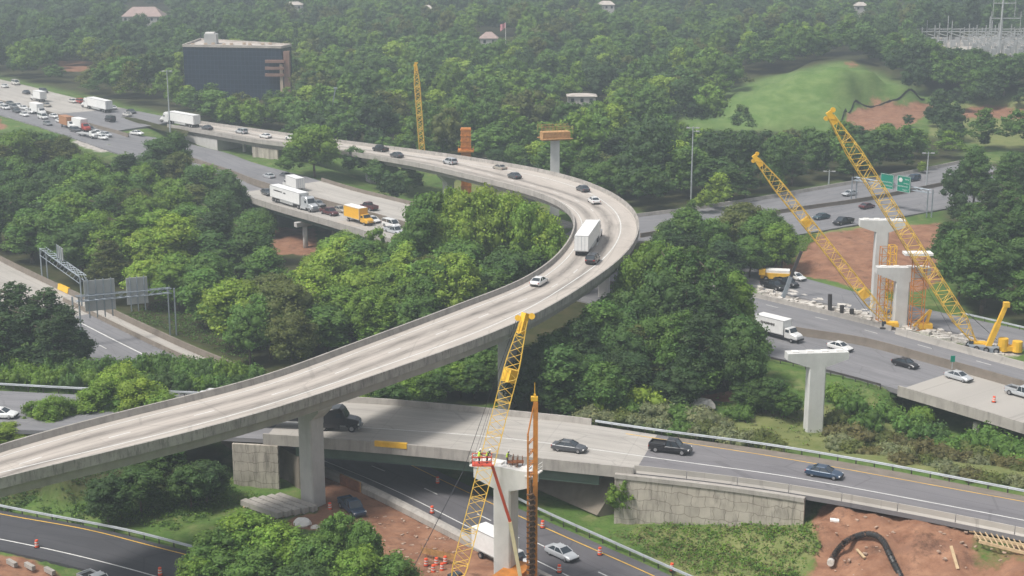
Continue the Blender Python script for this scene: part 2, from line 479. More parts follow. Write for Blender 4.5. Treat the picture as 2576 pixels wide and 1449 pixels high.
# ---- flyover (inner edge, outer edge); heights of the deck along it
fin = [(-260, 1205, 17), (0, 1116, 17), (300, 1035, 17), (644, 950, 17), (877, 866, 17), (1060, 799, 16.8), (1210, 742, 16.6), (1288, 713, 16.5), (1355, 676, 16.3), (1402, 638, 16),
       (1435, 593, 15.8), (1444, 560, 15.6), (1434, 528, 15.4), (1403, 504, 15.1), (1355, 484, 14.9), (1288, 465, 14.4), (1177, 438, 13), (1044, 408, 11.7), (924, 388, 10.8),
       (744, 362, 9.6), (644, 350, 9.1), (560, 335, 8.8), (487, 323, 8.5), (420, 312, 8.3)]
fout = [(-260, 1272, 17), (0, 1201, 17), (300, 1130, 17), (644, 1043, 17), (877, 966, 17), (1100, 889, 16.8), (1288, 818, 16.5), (1400, 762, 16.3), (1488, 705, 16), (1555, 657, 15.8), (1595, 613, 15.7),
        (1611, 565, 15.6), (1601, 531, 15.4), (1578, 507, 15.3), (1541, 483, 15.1), (1488, 459, 14.9), (1431, 441, 14.6), (1371, 426, 14.3), (1288, 411, 13.8), (1127, 386, 12.5), (964, 365, 11),
        (744, 337, 9.6), (644, 323, 9.1), (533, 308, 8.7), (420, 291, 8.3)]
FLY = frames(E(fin, .85), E(fout, .85), 2.5, 8)
keep(FLY)
nF = len(FLY['s'])
mid = (FLY['a'] + FLY['b']) / 2
fly = thing('flyover_bridge', 'long curved concrete flyover ramp crossing over the other roads', 'bridge', tuple(mid[nF // 3]))
sweep(FLY, [(0, .3, 0), (1, .3, 0), (1, .3, -.3), (0, .3, -.3)]).build('deck', 'deck_concrete', fly)
for sd, nm in ((0, 'parapet'), (1, 'parapet')):
    sweep(FLY, [(sd, 0, -.42), (sd, 0, .85), (sd, .28, .85), (sd, .48, .012), (sd, .48, -.02)]).build('parapet', 'fascia_concrete' if sd else 'barrier_concrete', fly)
sweep(FLY, [(0, 1.3, -.302), (1, .75, -.302), (1, 1.0, -1.85), (0, 1.6, -1.85)]).build('girder', 'girder_concrete', fly)
lm = merge([ribbon(FLY, 0, 1.7, .18), ribbon(FLY, 1, 3.6, .22), ribbon(FLY, 0, 5.5, .2, .02, (3, 9))])
lm.build('lane_marking', 'white_mark', fly)

def frame_at(F, u):
    m = (F['a'] + F['b']) / 2
    us = np.array([proj(*q)[0] for q in m]); return us
def fly_index(v_target, u_target):
    best = min(range(nF), key=lambda i: (proj(*mid[i])[0] - u_target) ** 2 + (proj(*mid[i])[1] - v_target) ** 2)
    return best

def pier_mesh(c, tang, zb, zt, colw, cold, capl, caph, taper, capd=None):
    """hammerhead pier; c = xy centre, tang = unit road direction"""
    t = Vector((tang[0], tang[1], 0)).normalized(); x = Vector((t.y, -t.x, 0)); capd = capd or cold
    def ring(z, w, d): return [Vector((c[0], c[1], z)) + x * sx * w / 2 + t * sy * d / 2 for sx, sy in ((-1, -1), (1, -1), (1, 1), (-1, 1))]
    z1 = zt - caph - taper; z2 = zt - caph
    col = MB(); cap = MB()
    b = .18
    def oct_(z, w, d): 
        o = []
        for sx, sy, k in ((-1, -1, 0), (1, -1, 1), (1, 1, 0), (-1, 1, 1)):
            p1 = (sx * (w / 2 - b), sy * d / 2); p2 = (sx * w / 2, sy * (d / 2 - b))
            o += ([p2, p1] if k == 0 else [p1, p2])
        return [Vector((c[0], c[1], z)) + x * p[0] + t * p[1] for p in o]
    n = 8; vs = oct_(zb, colw, cold) + oct_(z1 + .05, colw, cold)
    col.add(vs, [(i, (i + 1) % n, n + (i + 1) % n, n + i) for i in range(n)])
    cap.hexa(ring(z1, colw + .02, capd), ring(z2, capl, capd + .04)); cap.hexa(ring(z2 - .002, capl, capd + .04), ring(zt, capl, capd + .04))
    return col, cap

for (u, v, zb, cw, cd, cl) in ((785, 1010, -.6, 2.5, 2.6, 5.6), (1283, 770, -.5, 2.4, 2.5, 5.4), (1535, 600, -.5, 2.2, 2.4, 5.4), (1330, 447, -.5, 2.4, 2.4, 5.4), (1133, 405, -.5, 2.4, 2.4, 5.4),
                                (930, 375, -.5, 2.2, 2.2, 5.0)):
    i = fly_index(v, u); t = mid[min(i + 2, nF - 1)] - mid[max(i - 2, 0)]
    col, cap = pier_mesh(mid[i], t, zb, mid[i][2] - 1.86, cw, cd, cl, 1.3, 1.5)
    pr = merge([col, cap]); pr.build('pier', 'pier_concrete', fly)
i0 = fly_index(352, 690)
# three slim columns and the abutment wall under the far end
for u in (612, 630, 648, 700):
    i = fly_index(345, u); t = mid[i + 2] - mid[i - 2]; t /= np.linalg.norm(t)
    mb = MB().tube((mid[i][0], mid[i][1], 1), (mid[i][0], mid[i][1], mid[i][2] - 1.84), .55, .55, 10)
    mb.build('column', 'pier_concrete', fly)
Fa = fsub(FLY, fly_index(349, 740), fly_index(342, 655))
sweep(Fa, [(0, .9, -1.86), (0, 1.4, -1.86), (0, 1.4, -8.5), (0, .9, -8.5)]).build('abutment', 'wall_concrete', fly)
Fa = fsub(FLY, fly_index(329, 575), nF)
sweep(Fa, [(0, .9, -1.86), (1, .9, -1.86), (1, .9, -6.5), (0, .9, -6.5)]).build('abutment', 'pier_concrete', fly)

# ---- ramp C (crosses over the lower highway on green girders)
cA = [(-320, 958, 7), (-150, 962, 7), (0, 968, 7), (200, 978, 7), (450, 986, 7), (700, 992, 7), (921, 999, 7), (1144, 1017, 7), (1237, 1026, 7), (1288, 1032, 7), (1448, 1047, 7), (1498, 1054, 7), (1655, 1078, 7),
      (1932, 1115, 7), (2085, 1139, 7), (2252, 1168, 7), (2465, 1209, 7), (2576, 1230, 7), (2750, 1266, 7), (2900, 1300, 7)]
cB = [(-320, 1060, 7), (-150, 1064, 7), (0, 1068, 7), (300, 1076, 7), (500, 1084, 7), (644, 1090, 7), (907, 1109, 7), (1054, 1121, 7), (1194, 1135, 7), (1288, 1146, 7), (1430, 1160, 7), (1578, 1175, 7), (1755, 1194, 7),
      (1932, 1217, 7), (2132, 1250, 7), (2399, 1300, 7), (2576, 1336, 7), (2750, 1374, 7), (2900, 1408, 7)]
RC = frames(E(cA, .85), E(cB, .85), 2.5, 3)
keep(RC)
um = np.array([proj(*q)[0] for q in RC['b']]); ua = np.array([proj(*q)[0] for q in RC['a']])
iJ = int(np.searchsorted(um, 1574)); iL = int(np.searchsorted(um, 640)); iW = int(np.searchsorted(ua, 1500)); iB0 = int(np.searchsorted(um, 735))
structure('ramp_road', sweep(fsub(RC, 0, iL + 1), [(0, .3, 0), (1, .3, 0), (1, .3, -.6), (0, .3, -.6)]), 'asphalt')
structure('ramp_road', sweep(fsub(RC, iJ, len(RC['s'])), [(0, .3, 0), (1, .3, 0), (1, .3, -.6), (0, .3, -.6)]), 'ramp_asphalt')
cb = thing('ramp_bridge', 'low ramp bridge with green steel girders crossing the dark lower highway', 'bridge', tuple(RC['b'][iJ]))
FB = fsub(RC, iL, iJ + 1)
sweep(FB, [(0, .3, .004), (1, .3, .004), (1, .3, -.3), (0, .3, -.3)]).build('deck', 'pale_concrete', cb)
sweep(fsub(RC, iL, iW), [(0, 0, -.4), (0, 0, .85), (0, .3, .85), (0, .45, .012)]).build('parapet', 'barrier_concrete', cb)
sweep(FB, [(1, 0, -.75), (1, 0, .85), (1, .3, .85), (1, .45, .012), (1, .45, -.3), (1, .3, -.75)]).build('parapet', 'barrier_concrete', cb)
FG = fsub(RC, iB0, int(np.searchsorted(um, 1543)))
for k, o in enumerate((.9, 3.6, 6.3)):
    sweep(FG, [(1, o, -.302), (1, o + .12, -.302), (1, o + .12, -2.3), (1, o + .35, -2.3), (1, o + .35, -2.38), (1, o - .2, -2.38), (1, o - .2, -2.3), (1, o, -2.3)]).build('girder', 'green_girder', cb)
for o in (.9, 3.6):
    sweep(FG, [(0, o, -.302), (0, o + .12, -.302), (0, o + .12, -2.38), (0, o, -2.38)]).build('girder', 'green_girder', cb)
# yellow painted length of parapet
i0, i1 = int(np.searchsorted(um, 908)), int(np.searchsorted(um, 1050))
sweep(fsub(RC, i0, i1), [(1, -.09, .25), (1, -.09, 1.0), (1, .36, 1.0), (1, .40, .8), (1, .31, .86), (1, -.004, .86), (1, -.004, .25)]).build('barrier_cover', 'yellow_paint', cb)
def line_strip(pts, w):
    c = smooth_line(dense(E(pts), 2.5), 2); d = np.gradient(c, axis=0)[:, :2]; d /= np.linalg.norm(d, axis=1)[:, None]; nrm = np.stack([d[:, 1], -d[:, 0]], 1)
    a = c.copy(); b = c.copy(); a[:, :2] += nrm * w / 2; b[:, :2] -= nrm * w / 2; return {'a': a, 'b': b, 's': np.arange(len(c)) * 2.5}
structure('road_marking', ribbon(line_strip([(700, 1062, 7), (904, 1075, 7), (1100, 1088, 7), (1288, 1104, 7), (1488, 1130, 7), (1755, 1167, 7), (1932, 1191, 7), (2099, 1219, 7), (2399, 1275, 7), (2576, 1309, 7), (2800, 1354, 7)], .22), 0, 0, .22, .02), 'white_mark')
YL = [(1574, 1091, 7), (1755, 1119, 7), (1932, 1146, 7), (2132, 1181, 7), (2350, 1221, 7), (2576, 1262, 7), (2800, 1304, 7)]
structure('road_marking', ribbon(line_strip(YL, .22), 0, 0, .2, .02), 'yellow_mark')
SHF = frames([tuple(q) for q in RC['a'][iJ + 1:]], [(q[0], q[1] + .5, q[2]) for q in dense(E(YL), 3)], 2.5, 0)
structure('shoulder', sweep(SHF, [(0, .25, .012), (1, 0, .012), (1, 0, .004), (0, .25, .004)]), 'brown_wall')

# segmented concrete barrier along the near edge of the ramp past the bridge
def barrier_segments(F, i0, i1, side, off, seg, name, label, cat, mat='barrier_concrete', h=.85, group=None):
    root = thing(name, label, cat, tuple(F['b'][(i0 + i1) // 2]), 0, group)
    i = i0
    while i + seg <= i1:
        f = fsub(F, i, i + seg + 1)
        a = f['a'].copy(); b = f['b'].copy()
        sh = .04
        f = {'a': a, 'b': b, 's': f['s']}
        f['a'][-1] = a[-1] * (1 - sh) + a[-2] * sh; f['b'][-1] = b[-1] * (1 - sh) + b[-2] * sh
        sweep(f, [(side, off - .28, .005), (side, off - .1, .3), (side, off - .08, h), (side, off + .08, h), (side, off + .1, .3), (side, off + .28, .005)]).build('barrier_block', mat, root)
        i += seg
    return root
barrier_segments(RC, iJ, len(RC['s']) - 1, 1, .6, 3, 'concrete_barrier', 'row of pale concrete barrier blocks along the near edge of the asphalt ramp', 'barrier', 'pale_concrete', 1.0)

for i in range(int(np.searchsorted(um, 2075)), len(RC['s']), 2):
    a_, b_ = RC['a'][i], RC['b'][i]; d_u = (b_ - a_) / np.linalg.norm(b_ - a_)
    for q_, zz_ in ((a_, 6.3), ((a_ + b_) / 2, 6.3), (b_, 6.3), (b_ + d_u * 1.2, 6.1), (b_ + d_u * 3, 5.6)): GROUNDCTL.append((q_[0], q_[1], zz_))
# retaining walls
def wall_along(F, i0, i1, side, off, zb, name, label, cat='wall', mat='wall_concrete', cop=True, thick=.5, ztop=-.15):
    n = i1 - i0; f = fsub(F, i0, i1)
    root = thing(name, label, cat, tuple(f['b'][n // 2]))
    p = fpoint(f, side, off, ztop); q = fpoint(f, side, off + thick, ztop)
    mb = MB(); mb.uv = []
    s = f['s'] - f['s'][0]
    for i in range(n):
        z0 = zb(i / (n - 1)) if callable(zb) else zb
        for pt, zz in ((p, z0), (p, None), (q, None), (q, z0)):
            z = pt[i][2] if zz is None else zz
            mb.v.append((pt[i][0], pt[i][1], z)); mb.uv.append((s[i], z))
    for i in range(n - 1):
        for j in range(4):
            mb.f.append((i * 4 + j, i * 4 + (j + 1) % 4, (i + 1) * 4 + (j + 1) % 4, (i + 1) * 4 + j))
    mb.f += [(0, 1, 2, 3), tuple(4 * (n - 1) + k for k in (3, 2, 1, 0))]
    mb.m = [0] * len(mb.f)
    mb.build('wall_face', mat, root)
    if cop:
        sweep(f, [(side, off - .18, ztop - .5), (side, off - .18, ztop + .08), (side, off + thick + .1, ztop + .08), (side, off + thick + .1, ztop - .5)]).build('coping', 'barrier_concrete', root)
    return root
iR = int(np.searchsorted(um, 2064)); iWl = int(np.searchsorted(um, 1541))
wall_along(RC, iWl, iR, 1, -.5, lambda t: -.6 + 3.2 * t, 'retaining_wall', 'stained panelled retaining wall right of the ramp bridge above green bank')
iA0 = int(np.searchsorted(um, 556)); iA1 = int(np.searchsorted(um, 752))
wl = wall_along(RC, iA0, int(np.searchsorted(um, 702)), 1, -.3, -.6, 'abutment_wall', 'cracked panelled abutment wall left of the tall flyover pier', cop=False, ztop=-.76)

# ---- lower highway: comes down from the left, passes under ramp C, leaves at the bottom right
r4A = [(-300, 500, 1), (-120, 590, .6), (0, 656, .3), (140, 724, .1), (240, 770, 0), (333, 815, 0), (500, 892, 0), (644, 950, 0), (760, 1010, 0), (900, 1082, 0), (1050, 1160, 0), (1180, 1222, 0), (1351, 1300, 0), (1501, 1366, 0), (1638, 1425, 0), (1800, 1500, 0), (2000, 1600, 0)]
r4B = [(-300, 640, 1), (-120, 740, .6), (0, 800, .3), (120, 862, .1), (260, 930, 0), (400, 1000, 0), (540, 1070, 0), (700, 1140, 0), (814, 1185, 0), (937, 1236, 0), (1094, 1316, 0), (1207, 1375, 0), (1351, 1446, 0), (1500, 1520, 0), (1700, 1620, 0)]
RL = frames(E(r4A), E(r4B), 2.5, 6)
ulow = np.array([proj(*q)[0] for q in RL['a']])
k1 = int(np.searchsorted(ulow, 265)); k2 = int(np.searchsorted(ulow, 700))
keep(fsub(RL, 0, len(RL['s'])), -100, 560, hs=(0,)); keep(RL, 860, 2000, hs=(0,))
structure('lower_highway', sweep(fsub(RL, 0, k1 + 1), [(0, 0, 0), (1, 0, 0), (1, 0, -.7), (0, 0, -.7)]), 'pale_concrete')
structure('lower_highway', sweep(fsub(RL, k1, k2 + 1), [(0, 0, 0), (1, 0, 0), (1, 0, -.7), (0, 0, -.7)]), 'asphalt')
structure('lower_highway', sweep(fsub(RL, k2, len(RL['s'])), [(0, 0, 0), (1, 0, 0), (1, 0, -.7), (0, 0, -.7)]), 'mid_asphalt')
atgrade(RL)
Fd = fsub(RL, k2, len(RL['s']))
structure('road_marking', merge([ribbon(Fd, 1, 2.6, .18, .02), ribbon(Fd, 1, 6.2, .2, .02, (3, 9))]), 'white_mark')
structure('road_marking', ribbon(Fd, 0, 1.6, .2, .02), 'yellow_mark')
Fu = fsub(RL, k1, k2)
structure('road_marking', merge([ribbon(Fu, 0, 7.5, .3, .02), ribbon(Fu, 0, 11.2, .2, .02, (3, 9))]), 'white_mark')
# left road: parapet wall on the far side, inner barrier, yellow cover
Fu = fsub(RL, 0, k2 - 4)
rw = thing('parapet_wall', 'weathered parapet wall along the far side of the left road', 'wall', tuple(Fu['a'][len(Fu['s']) // 2]))
sweep(Fu, [(0, -.3, -1.5), (0, -.3, 1.1), (0, 0.05, 1.1), (0, .2, .01)]).build('parapet', 'brown_wall', rw)
ulf = np.array([proj(*q)[0] for q in RL['a']])
i0, i1 = int(np.searchsorted(ulf, 137)), int(np.searchsorted(ulf, 174))
sweep(fsub(RL, i0, i1), [(0, -.36, .3), (0, -.36, 1.25), (0, .1, 1.25), (0, .32, .1)]).build('barrier_cover', 'yellow_paint', rw)
Fi = fsub(RL, int(np.searchsorted(ulf, 190)), k2 - 4)
rb = thing('concrete_barrier', 'low inner concrete barrier on the left road beside its wide shoulder', 'barrier', tuple(Fi['a'][len(Fi['s']) // 2]))
sweep(Fi, [(0, 3.2, .005), (0, 3.35, .8), (0, 3.55, .8), (0, 3.7, .005)]).build('barrier_block', 'brown_wall', rb)
structure('shoulder', sweep(Fi, [(0, .22, .014), (0, 3.18, .014), (0, 3.18, .004), (0, .22, .004)]), 'pale_concrete')
# concrete barrier on the near side of the lower highway (beyond the bridge)
ulb = np.array([proj(*q)[0] for q in RL['b']])
i0, i1 = int(np.searchsorted(ulb, 800)), int(np.searchsorted(ulb, 1650))
Fb = fsub(RL, i0, i1)
nb = thing('concrete_barrier', 'wide pale concrete barrier between the dark highway and red dirt yard', 'barrier', tuple(Fb['b'][10]))
sweep(Fb, [(1, -.9, -.3), (1, -.9, .5), (1, -.5, .85), (1, .05, .85), (1, .3, .005)]).build('barrier_block', 'barrier_concrete', nb)
j0, j1 = int(np.searchsorted(ulb, 846)), int(np.searchsorted(ulb, 938))
fw = thing('formwork_panel', 'rust coloured ribbed formwork panel set on the barrier under the bridge', 'formwork', tuple(RL['b'][j0]))
sweep(fsub(RL, j0, j1), [(1, -1.15, -.2), (1, -1.15, 1.3), (1, -.95, 1.3), (1, -.95, -.2)]).build('panel', 'formwork', fw)
pA, pB = Vector(RL['b'][j0]), Vector(RL['b'][j1 - 1]); dd = (pB - pA).normalized(); nn = Vector((dd.y, -dd.x, 0)) * 1.2
if nn.y > 0: nn = -nn
mb = MB()
for k in range(16):
    q = pA + (pB - pA) * (k + .5) / 16 + nn; mb.box((q.x, q.y, .58), (.12, .12, 1.5), math.atan2(dd.y, dd.x))
mb.build('rib', 'rust', fw)

# sloped paving under the right end of the bridge
sp = MB()
b0, b1 = P(1502, 1297, .0), P(1165, 1150, .0); t0, t1 = P(1560, 1206, 4.6), P(1250, 1075, 4.6)
sp.hexa([b0, b1, t1 - Vector((0, 0, 6)), t0 - Vector((0, 0, 6))], [b0 + Vector((0, 0, .05)), b1 + Vector((0, 0, .05)), t1, t0])
structure('slope_paving', sp, 'slope_paving')
# left abutment return under the bridge
la = MB(); a0 = Vector(RC['b'][int(np.searchsorted(um, 700))]); a1 = Vector(RC['b'][int(np.searchsorted(um, 750))])
d = P(600, 1000, 0) - P(750, 1080, 0); d.z = 0; d.normalize()
e0 = a0 + Vector((.6, .4, 0)); e1 = a1 + Vector((0, .8, 0))
la.hexa([Vector((q.x, q.y, -.6)) for q in (e0, e1, e1 + d * 24, e0 + d * 24)], [Vector((q.x, q.y, 4.55)) for q in (e0, e1, e1 + d * 24, e0 + d * 24)])
structure('abutment', la, 'brown_wall')

# ---- far-left highway, upper part
s1A = [(-260, 130, 8), (-120, 166, 8), (0, 199, 8), (80, 218, 8), (133, 232, 8), (267, 263, 8), (417, 293, 8.2), (470, 303, 8.4)]
s1B = [(-260, 180, 8), (-120, 220, 8), (0, 252, 8), (93, 274, 8), (157, 291, 8), (287, 328, 7.6), (380, 348, 7), (470, 368, 6.2)]
S1 = frames(E(s1A), E(s1B), 4, 3)
keep(S1, -50, 400); 
us1 = np.array([proj(*q)[0] for q in (S1['a'] + S1['b']) / 2]); kk = int(np.searchsorted(us1, 215))
structure('highway', sweep(fsub(S1, 0, kk + 1), [(0, 0, -.05), (1, 0, -.05), (1, 0, -1), (0, 0, -1)]), 'pale_concrete')
structure('highway', sweep(fsub(S1, kk, len(S1['s'])), [(0, 0, -.05), (1, 0, -.05), (1, 0, -1), (0, 0, -1)]), 'asphalt')
structure('road_marking', merge([ribbon(S1, .42, 0, .25, -.02, (3, 9)), ribbon(S1, .27, 0, .25, -.02, (3, 9)), ribbon(S1, .75, 0, .25, -.02, (3, 9)), ribbon(S1, .88, 0, .25, -.02, (3, 9))]), 'white_mark')
atgrade(S1, 3)
mg = MB(); q = [P(296, 293, 7.9), P(340, 297, 8.0), P(402, 314, 8.2), P(475, 330, 8.3), P(470, 344, 7.2), P(402, 328, 7.7), P(340, 308, 7.9)]
mg.add([v + Vector((0, 0, .06)) for v in q], [tuple(range(7))])
structure('median_grass', mg, 'ground')
ca = mg  # zone colours default to grass

# ---- interstate: congested lanes, bridge on the left, then both carriageways to the right edge
iA = [(-260, 184, 8), (-120, 222, 8), (0, 253, 8), (93, 274, 8), (157, 291, 8), (287, 329, 7.6), (360, 341, 7), (430, 352, 5.5), (520, 372, 4), (575, 386, 4), (640, 410, 5.2), (780, 447, 6), (900, 483, 6), (1013, 510, 6), (1150, 547, 5.6),
      (1300, 585, 4.8), (1500, 637, 3.6), (1700, 688, 2.6), (1898, 739, 2), (2165, 803, 2), (2265, 830, 2), (2420, 872, 2), (2576, 914, 2), (2720, 953, 2), (2900, 1000, 2)]
iB = [(-260, 215, 8), (-120, 257, 8), (0, 289, 8), (65, 308, 8), (159, 338, 8), (205, 354, 7.6), (300, 388, 6.5), (430, 428, 5), (520, 460, 4.6), (575, 480, 4.8), (664, 514, 5.6), (800, 553, 6), (974, 605, 6), (1150, 660, 5.6), (1300, 705, 4.8),
      (1500, 768, 3.6), (1700, 828, 2.6), (1885, 884, 2), (2000, 912, 2), (2200, 962, 2), (2332, 1001, 2), (2432, 1030, 2), (2576, 1074, 2), (2720, 1118, 2), (2900, 1175, 2)]
RI = frames(E(iA, .0), E(iB, .0), 2.5, 8)
uI = np.array([proj(*q)[0] for q in RI['b']]); uIa = np.array([proj(*q)[0] for q in RI['a']])
g0 = int(np.searchsorted(uI, 590)); g1 = int(np.searchsorted(uI, 1040)); g2 = int(np.searchsorted(uI, 2235)); g00 = int(np.searchsorted(uI, 400))
nI = len(RI['s'])
keep(RI, -50, 250); keep(RI, 655, 985); keep(RI, 1905, 2700)
prof = [(0, 0, 0), (1, 0, 0), (1, 0, -.8), (0, 0, -.8)]
structure('highway', sweep(fsub(RI, 0, g0 + 1), prof), 'asphalt')
structure('highway', sweep(fsub(RI, g1, g2 + 1), prof), 'asphalt')
atgrade(fsub(RI, 0, g0 - 8), 3); atgrade(fsub(RI, g1, g2), 2)
lb = thing('highway_bridge', 'concrete highway bridge carrying trucks above a dark hollow on the left', 'bridge', tuple(RI['b'][(g0 + g1) // 2]))
FBg = fsub(RI, g0, g1 + 1)
sweep(FBg, [(0, 0, .004), (1, 0, .004), (1, 0, -.3), (0, 0, -.3)]).build('deck', 'pale_concrete', lb)
sweep(FBg, [(1, -.35, -.7), (1, -.35, .85), (1, -.02, .85), (1, .12, .02)]).build('parapet', 'barrier_concrete', lb)
sweep(FBg, [(0, -.35, -.7), (0, -.35, .85), (0, -.02, .85), (0, .12, .02)]).build('parapet', 'brown_wall', lb)
for o in (.7, 5, 10, 15, 20, 25):
    sweep(FBg, [(1, o, -.31), (1, o + .3, -.31), (1, o + .3, -1.9), (1, o, -1.9)]).build('girder', 'green_girder', lb)
for u, zb in ((742, -3.2), (900, -3)):
    i = int(np.searchsorted(uI, u)); a, b = RI['a'][i], RI['b'][i]; w = np.linalg.norm(b - a); d = (b - a) / w
    root_c = b * .93 + a * .07
    t = RI['b'][i + 1] - RI['b'][i]
    capm = MB().beam(tuple(b + d * 1.0 + [0, 0, -2.45]), tuple(a - d * .2 + [0, 0, -2.45]), 1.3, 1.1)
    capm.build('pier_cap', 'pier_concrete', lb)
    for fr in (.06, .36, .66, .94):
        q = b * (1 - fr) + a * fr
        MB().tube((q[0], q[1], zb - 1), (q[0], q[1], q[2] - 2.98), .62, .62, 14).build('column', 'pier_concrete', lb, True)
lm = merge([ribbon(FBg, .14, 0, .22, .02, (3, 9)), ribbon(FBg, .28, 0, .22, .02, (3, 9)), ribbon(FBg, .62, 0, .22, .02, (3, 9)), ribbon(FBg, .76, 0, .22, .02, (3, 9))])
lm.build('lane_marking', 'white_mark', lb)
rbz = thing('highway_bridge', 'end of a concrete bridge with green girders at the right edge, carrying the lower carriageway', 'bridge', tuple(RI['b'][g2 + 6]))
FR = fsub(RI, g2, nI)
sweep(FR, [(.38, 0, .004), (1, 0, .004), (1, 0, -.35), (.38, 0, -.35)]).build('deck', 'pale_concrete', rbz)
sweep(FR, [(1, -.35, -1.0), (1, -.35, .75), (1, -.02, .75), (1, .12, .02)]).build('parapet', 'barrier_concrete', rbz)
for o in (.6, 4, 8): sweep(fsub(FR, 10, len(FR['s'])), [(1, o, -.36), (1, o + .25, -.36), (1, o + .25, -2.2), (1, o, -2.2)]).build('girder', 'green_girder', rbz)
for uu in (2425, 2560):
    i = int(np.searchsorted(uI, uu)); q = RI['b'][min(i, nI - 1)] * .95 + RI['a'][min(i, nI - 1)] * .05
    MB().tube((q[0], q[1], -5), (q[0], q[1], -.2), .5, .5, 12).build('column', 'pier_concrete', rbz)
structure('highway', sweep(FR, [(0, 0, 0), (.379, 0, 0), (.379, 0, -.8), (0, 0, -.8)]), 'asphalt')
Fr = fsub(RI, int(np.searchsorted(uI, 1500)), nI)
structure('road_marking', merge([ribbon(Fr, 0, 1.6, .2, .022), ribbon(Fr, 0, 5.3, .2, .022, (3, 9)), ribbon(Fr, .44, 0, .2, .022), ribbon(Fr, .60, 0, .2, .022, (3, 9)), ribbon(Fr, .76, 0, .2, .022, (3, 9)), ribbon(Fr, .93, 0, .2, .022)]), 'white_mark')

def poly_barrier(pts, w, h, mat, name, label, cat='barrier', dz=0, down=.2, rail=None):
    c = smooth_line(dense(E(pts, dz), 2.5), 3)
    d = np.gradient(c, axis=0)[:, :2]; d /= np.linalg.norm(d, axis=1)[:, None]; nrm = np.stack([d[:, 1], -d[:, 0]], 1)
    a = c.copy(); b = c.copy(); a[:, :2] += nrm * w / 2; b[:, :2] -= nrm * w / 2
    s = np.r_[0, np.cumsum(np.linalg.norm(np.diff(c, axis=0), axis=1))]
    F = {'a': a, 'b': b, 's': s}
    root = thing(name, label, cat, tuple(c[len(c) // 2]))
    sweep(F, [(0, 0, -down), (0, w * .2, h * .35), (0, w * .32, h), (1, w * .32, h), (1, w * .2, h * .35), (1, 0, -down)]).build('barrier_block', mat, root)
    return root, F
poly_barrier([(400, 365, 5.8), (520, 408, 4.6), (575, 425, 4.6), (640, 450, 5.5), (783, 493, 6), (997, 551, 6), (1300, 640, 4.8), (1700, 751, 2.6), (1999, 822, 2), (2165, 846, 2), (2265, 872, 2), (2420, 914, 2), (2576, 958, 2), (2720, 1000, 2)],
             .7, 1.5, 'brown_wall', 'median_wall', 'brown stained median wall between the two interstate carriageways', 'wall', dz=1.5)
poly_barrier([(-120, 222, 8), (0, 252, 8), (93, 273, 8), (157, 290, 8), (250, 317, 7.8), (330, 338, 7.2)], .6, 1.0, 'brown_wall', 'median_barrier', 'median barrier above the jammed lanes at far left', dz=.9)
poly_barrier([(1780, 708, 2.3), (1898, 737, 2), (2165, 800, 2), (2250, 822, 2)], .5, .9, 'barrier_concrete', 'concrete_barrier', 'rubble lined concrete barrier beside the pier work zone', dz=.9)
poly_barrier([(2256, 824, 2), (2320, 842, 2), (2420, 869, 2), (2576, 911, 2), (2720, 950, 2)], 1.2, 1.15, 'pale_concrete', 'concrete_barrier', 'pale double concrete barrier at right below the tall crane booms', dz=1.15)

# ---- upper right highway
r8A = [(1395, 565, 4), (1480, 552, 4), (1611, 537, 4), (1701, 526, 4), (1761, 518, 4), (1932, 492, 4), (1999, 480, 4), (2249, 437, 4), (2432, 401, 4), (2576, 370, 4), (2750, 334, 4)]
r8B = [(1395, 600, 4), (1480, 606, 4), (1560, 618, 4), (1650, 632, 4), (1800, 622, 4), (1900, 608, 4), (2002, 591, 4), (2149, 566, 4), (2265, 545, 4), (2382, 524, 4), (2576, 487, 4), (2750, 452, 4)]
R8 = frames(E(r8A, .8), E(r8B), 2.5, 4)
keep(R8, 1612, 1690); keep(R8, 2000, 2395)
for F8 in (fsub(R8, 0, len(R8['s'])),):
    for i in range(0, len(F8['s']), 2):
        for t in (0, .2, .4):
            p = F8['a'][i] * (1 - t) + F8['b'][i] * t; u, v, s_ = proj(*p)
            if 1760 < u < 2000: CLEAR.append((u, v, p[1]))
structure('highway', sweep(R8, prof), 'asphalt'); atgrade(R8, 3)
structure('road_marking', merge([ribbon(R8, q, 0, .22, .02, (3, 9)) for q in (.12, .24, .36, .62, .74, .86)] + [ribbon(R8, .03, 0, .2, .02), ribbon(R8, .97, 0, .2, .02)]), 'white_mark')
b8 = thing('concrete_barrier', 'light concrete barrier along the far side of the upper right highway', 'barrier', tuple(R8['a'][len(R8['s']) // 2]))
sweep(R8, [(0, -.3, -.5), (0, -.3, .85), (0, 0, .85), (0, .25, .01)]).build('barrier_block', 'barrier_concrete', b8)
poly_barrier([(1611, 588, 4), (1760, 562, 4), (1878, 541, 4), (2028, 518, 4), (2178, 497, 4), (2295, 474, 4), (2430, 447, 4), (2576, 418, 4), (2740, 384, 4)], .6, 1.0, 'brown_wall', 'median_wall', 'brown median wall of the upper right highway behind the cranes', 'wall', dz=.9)

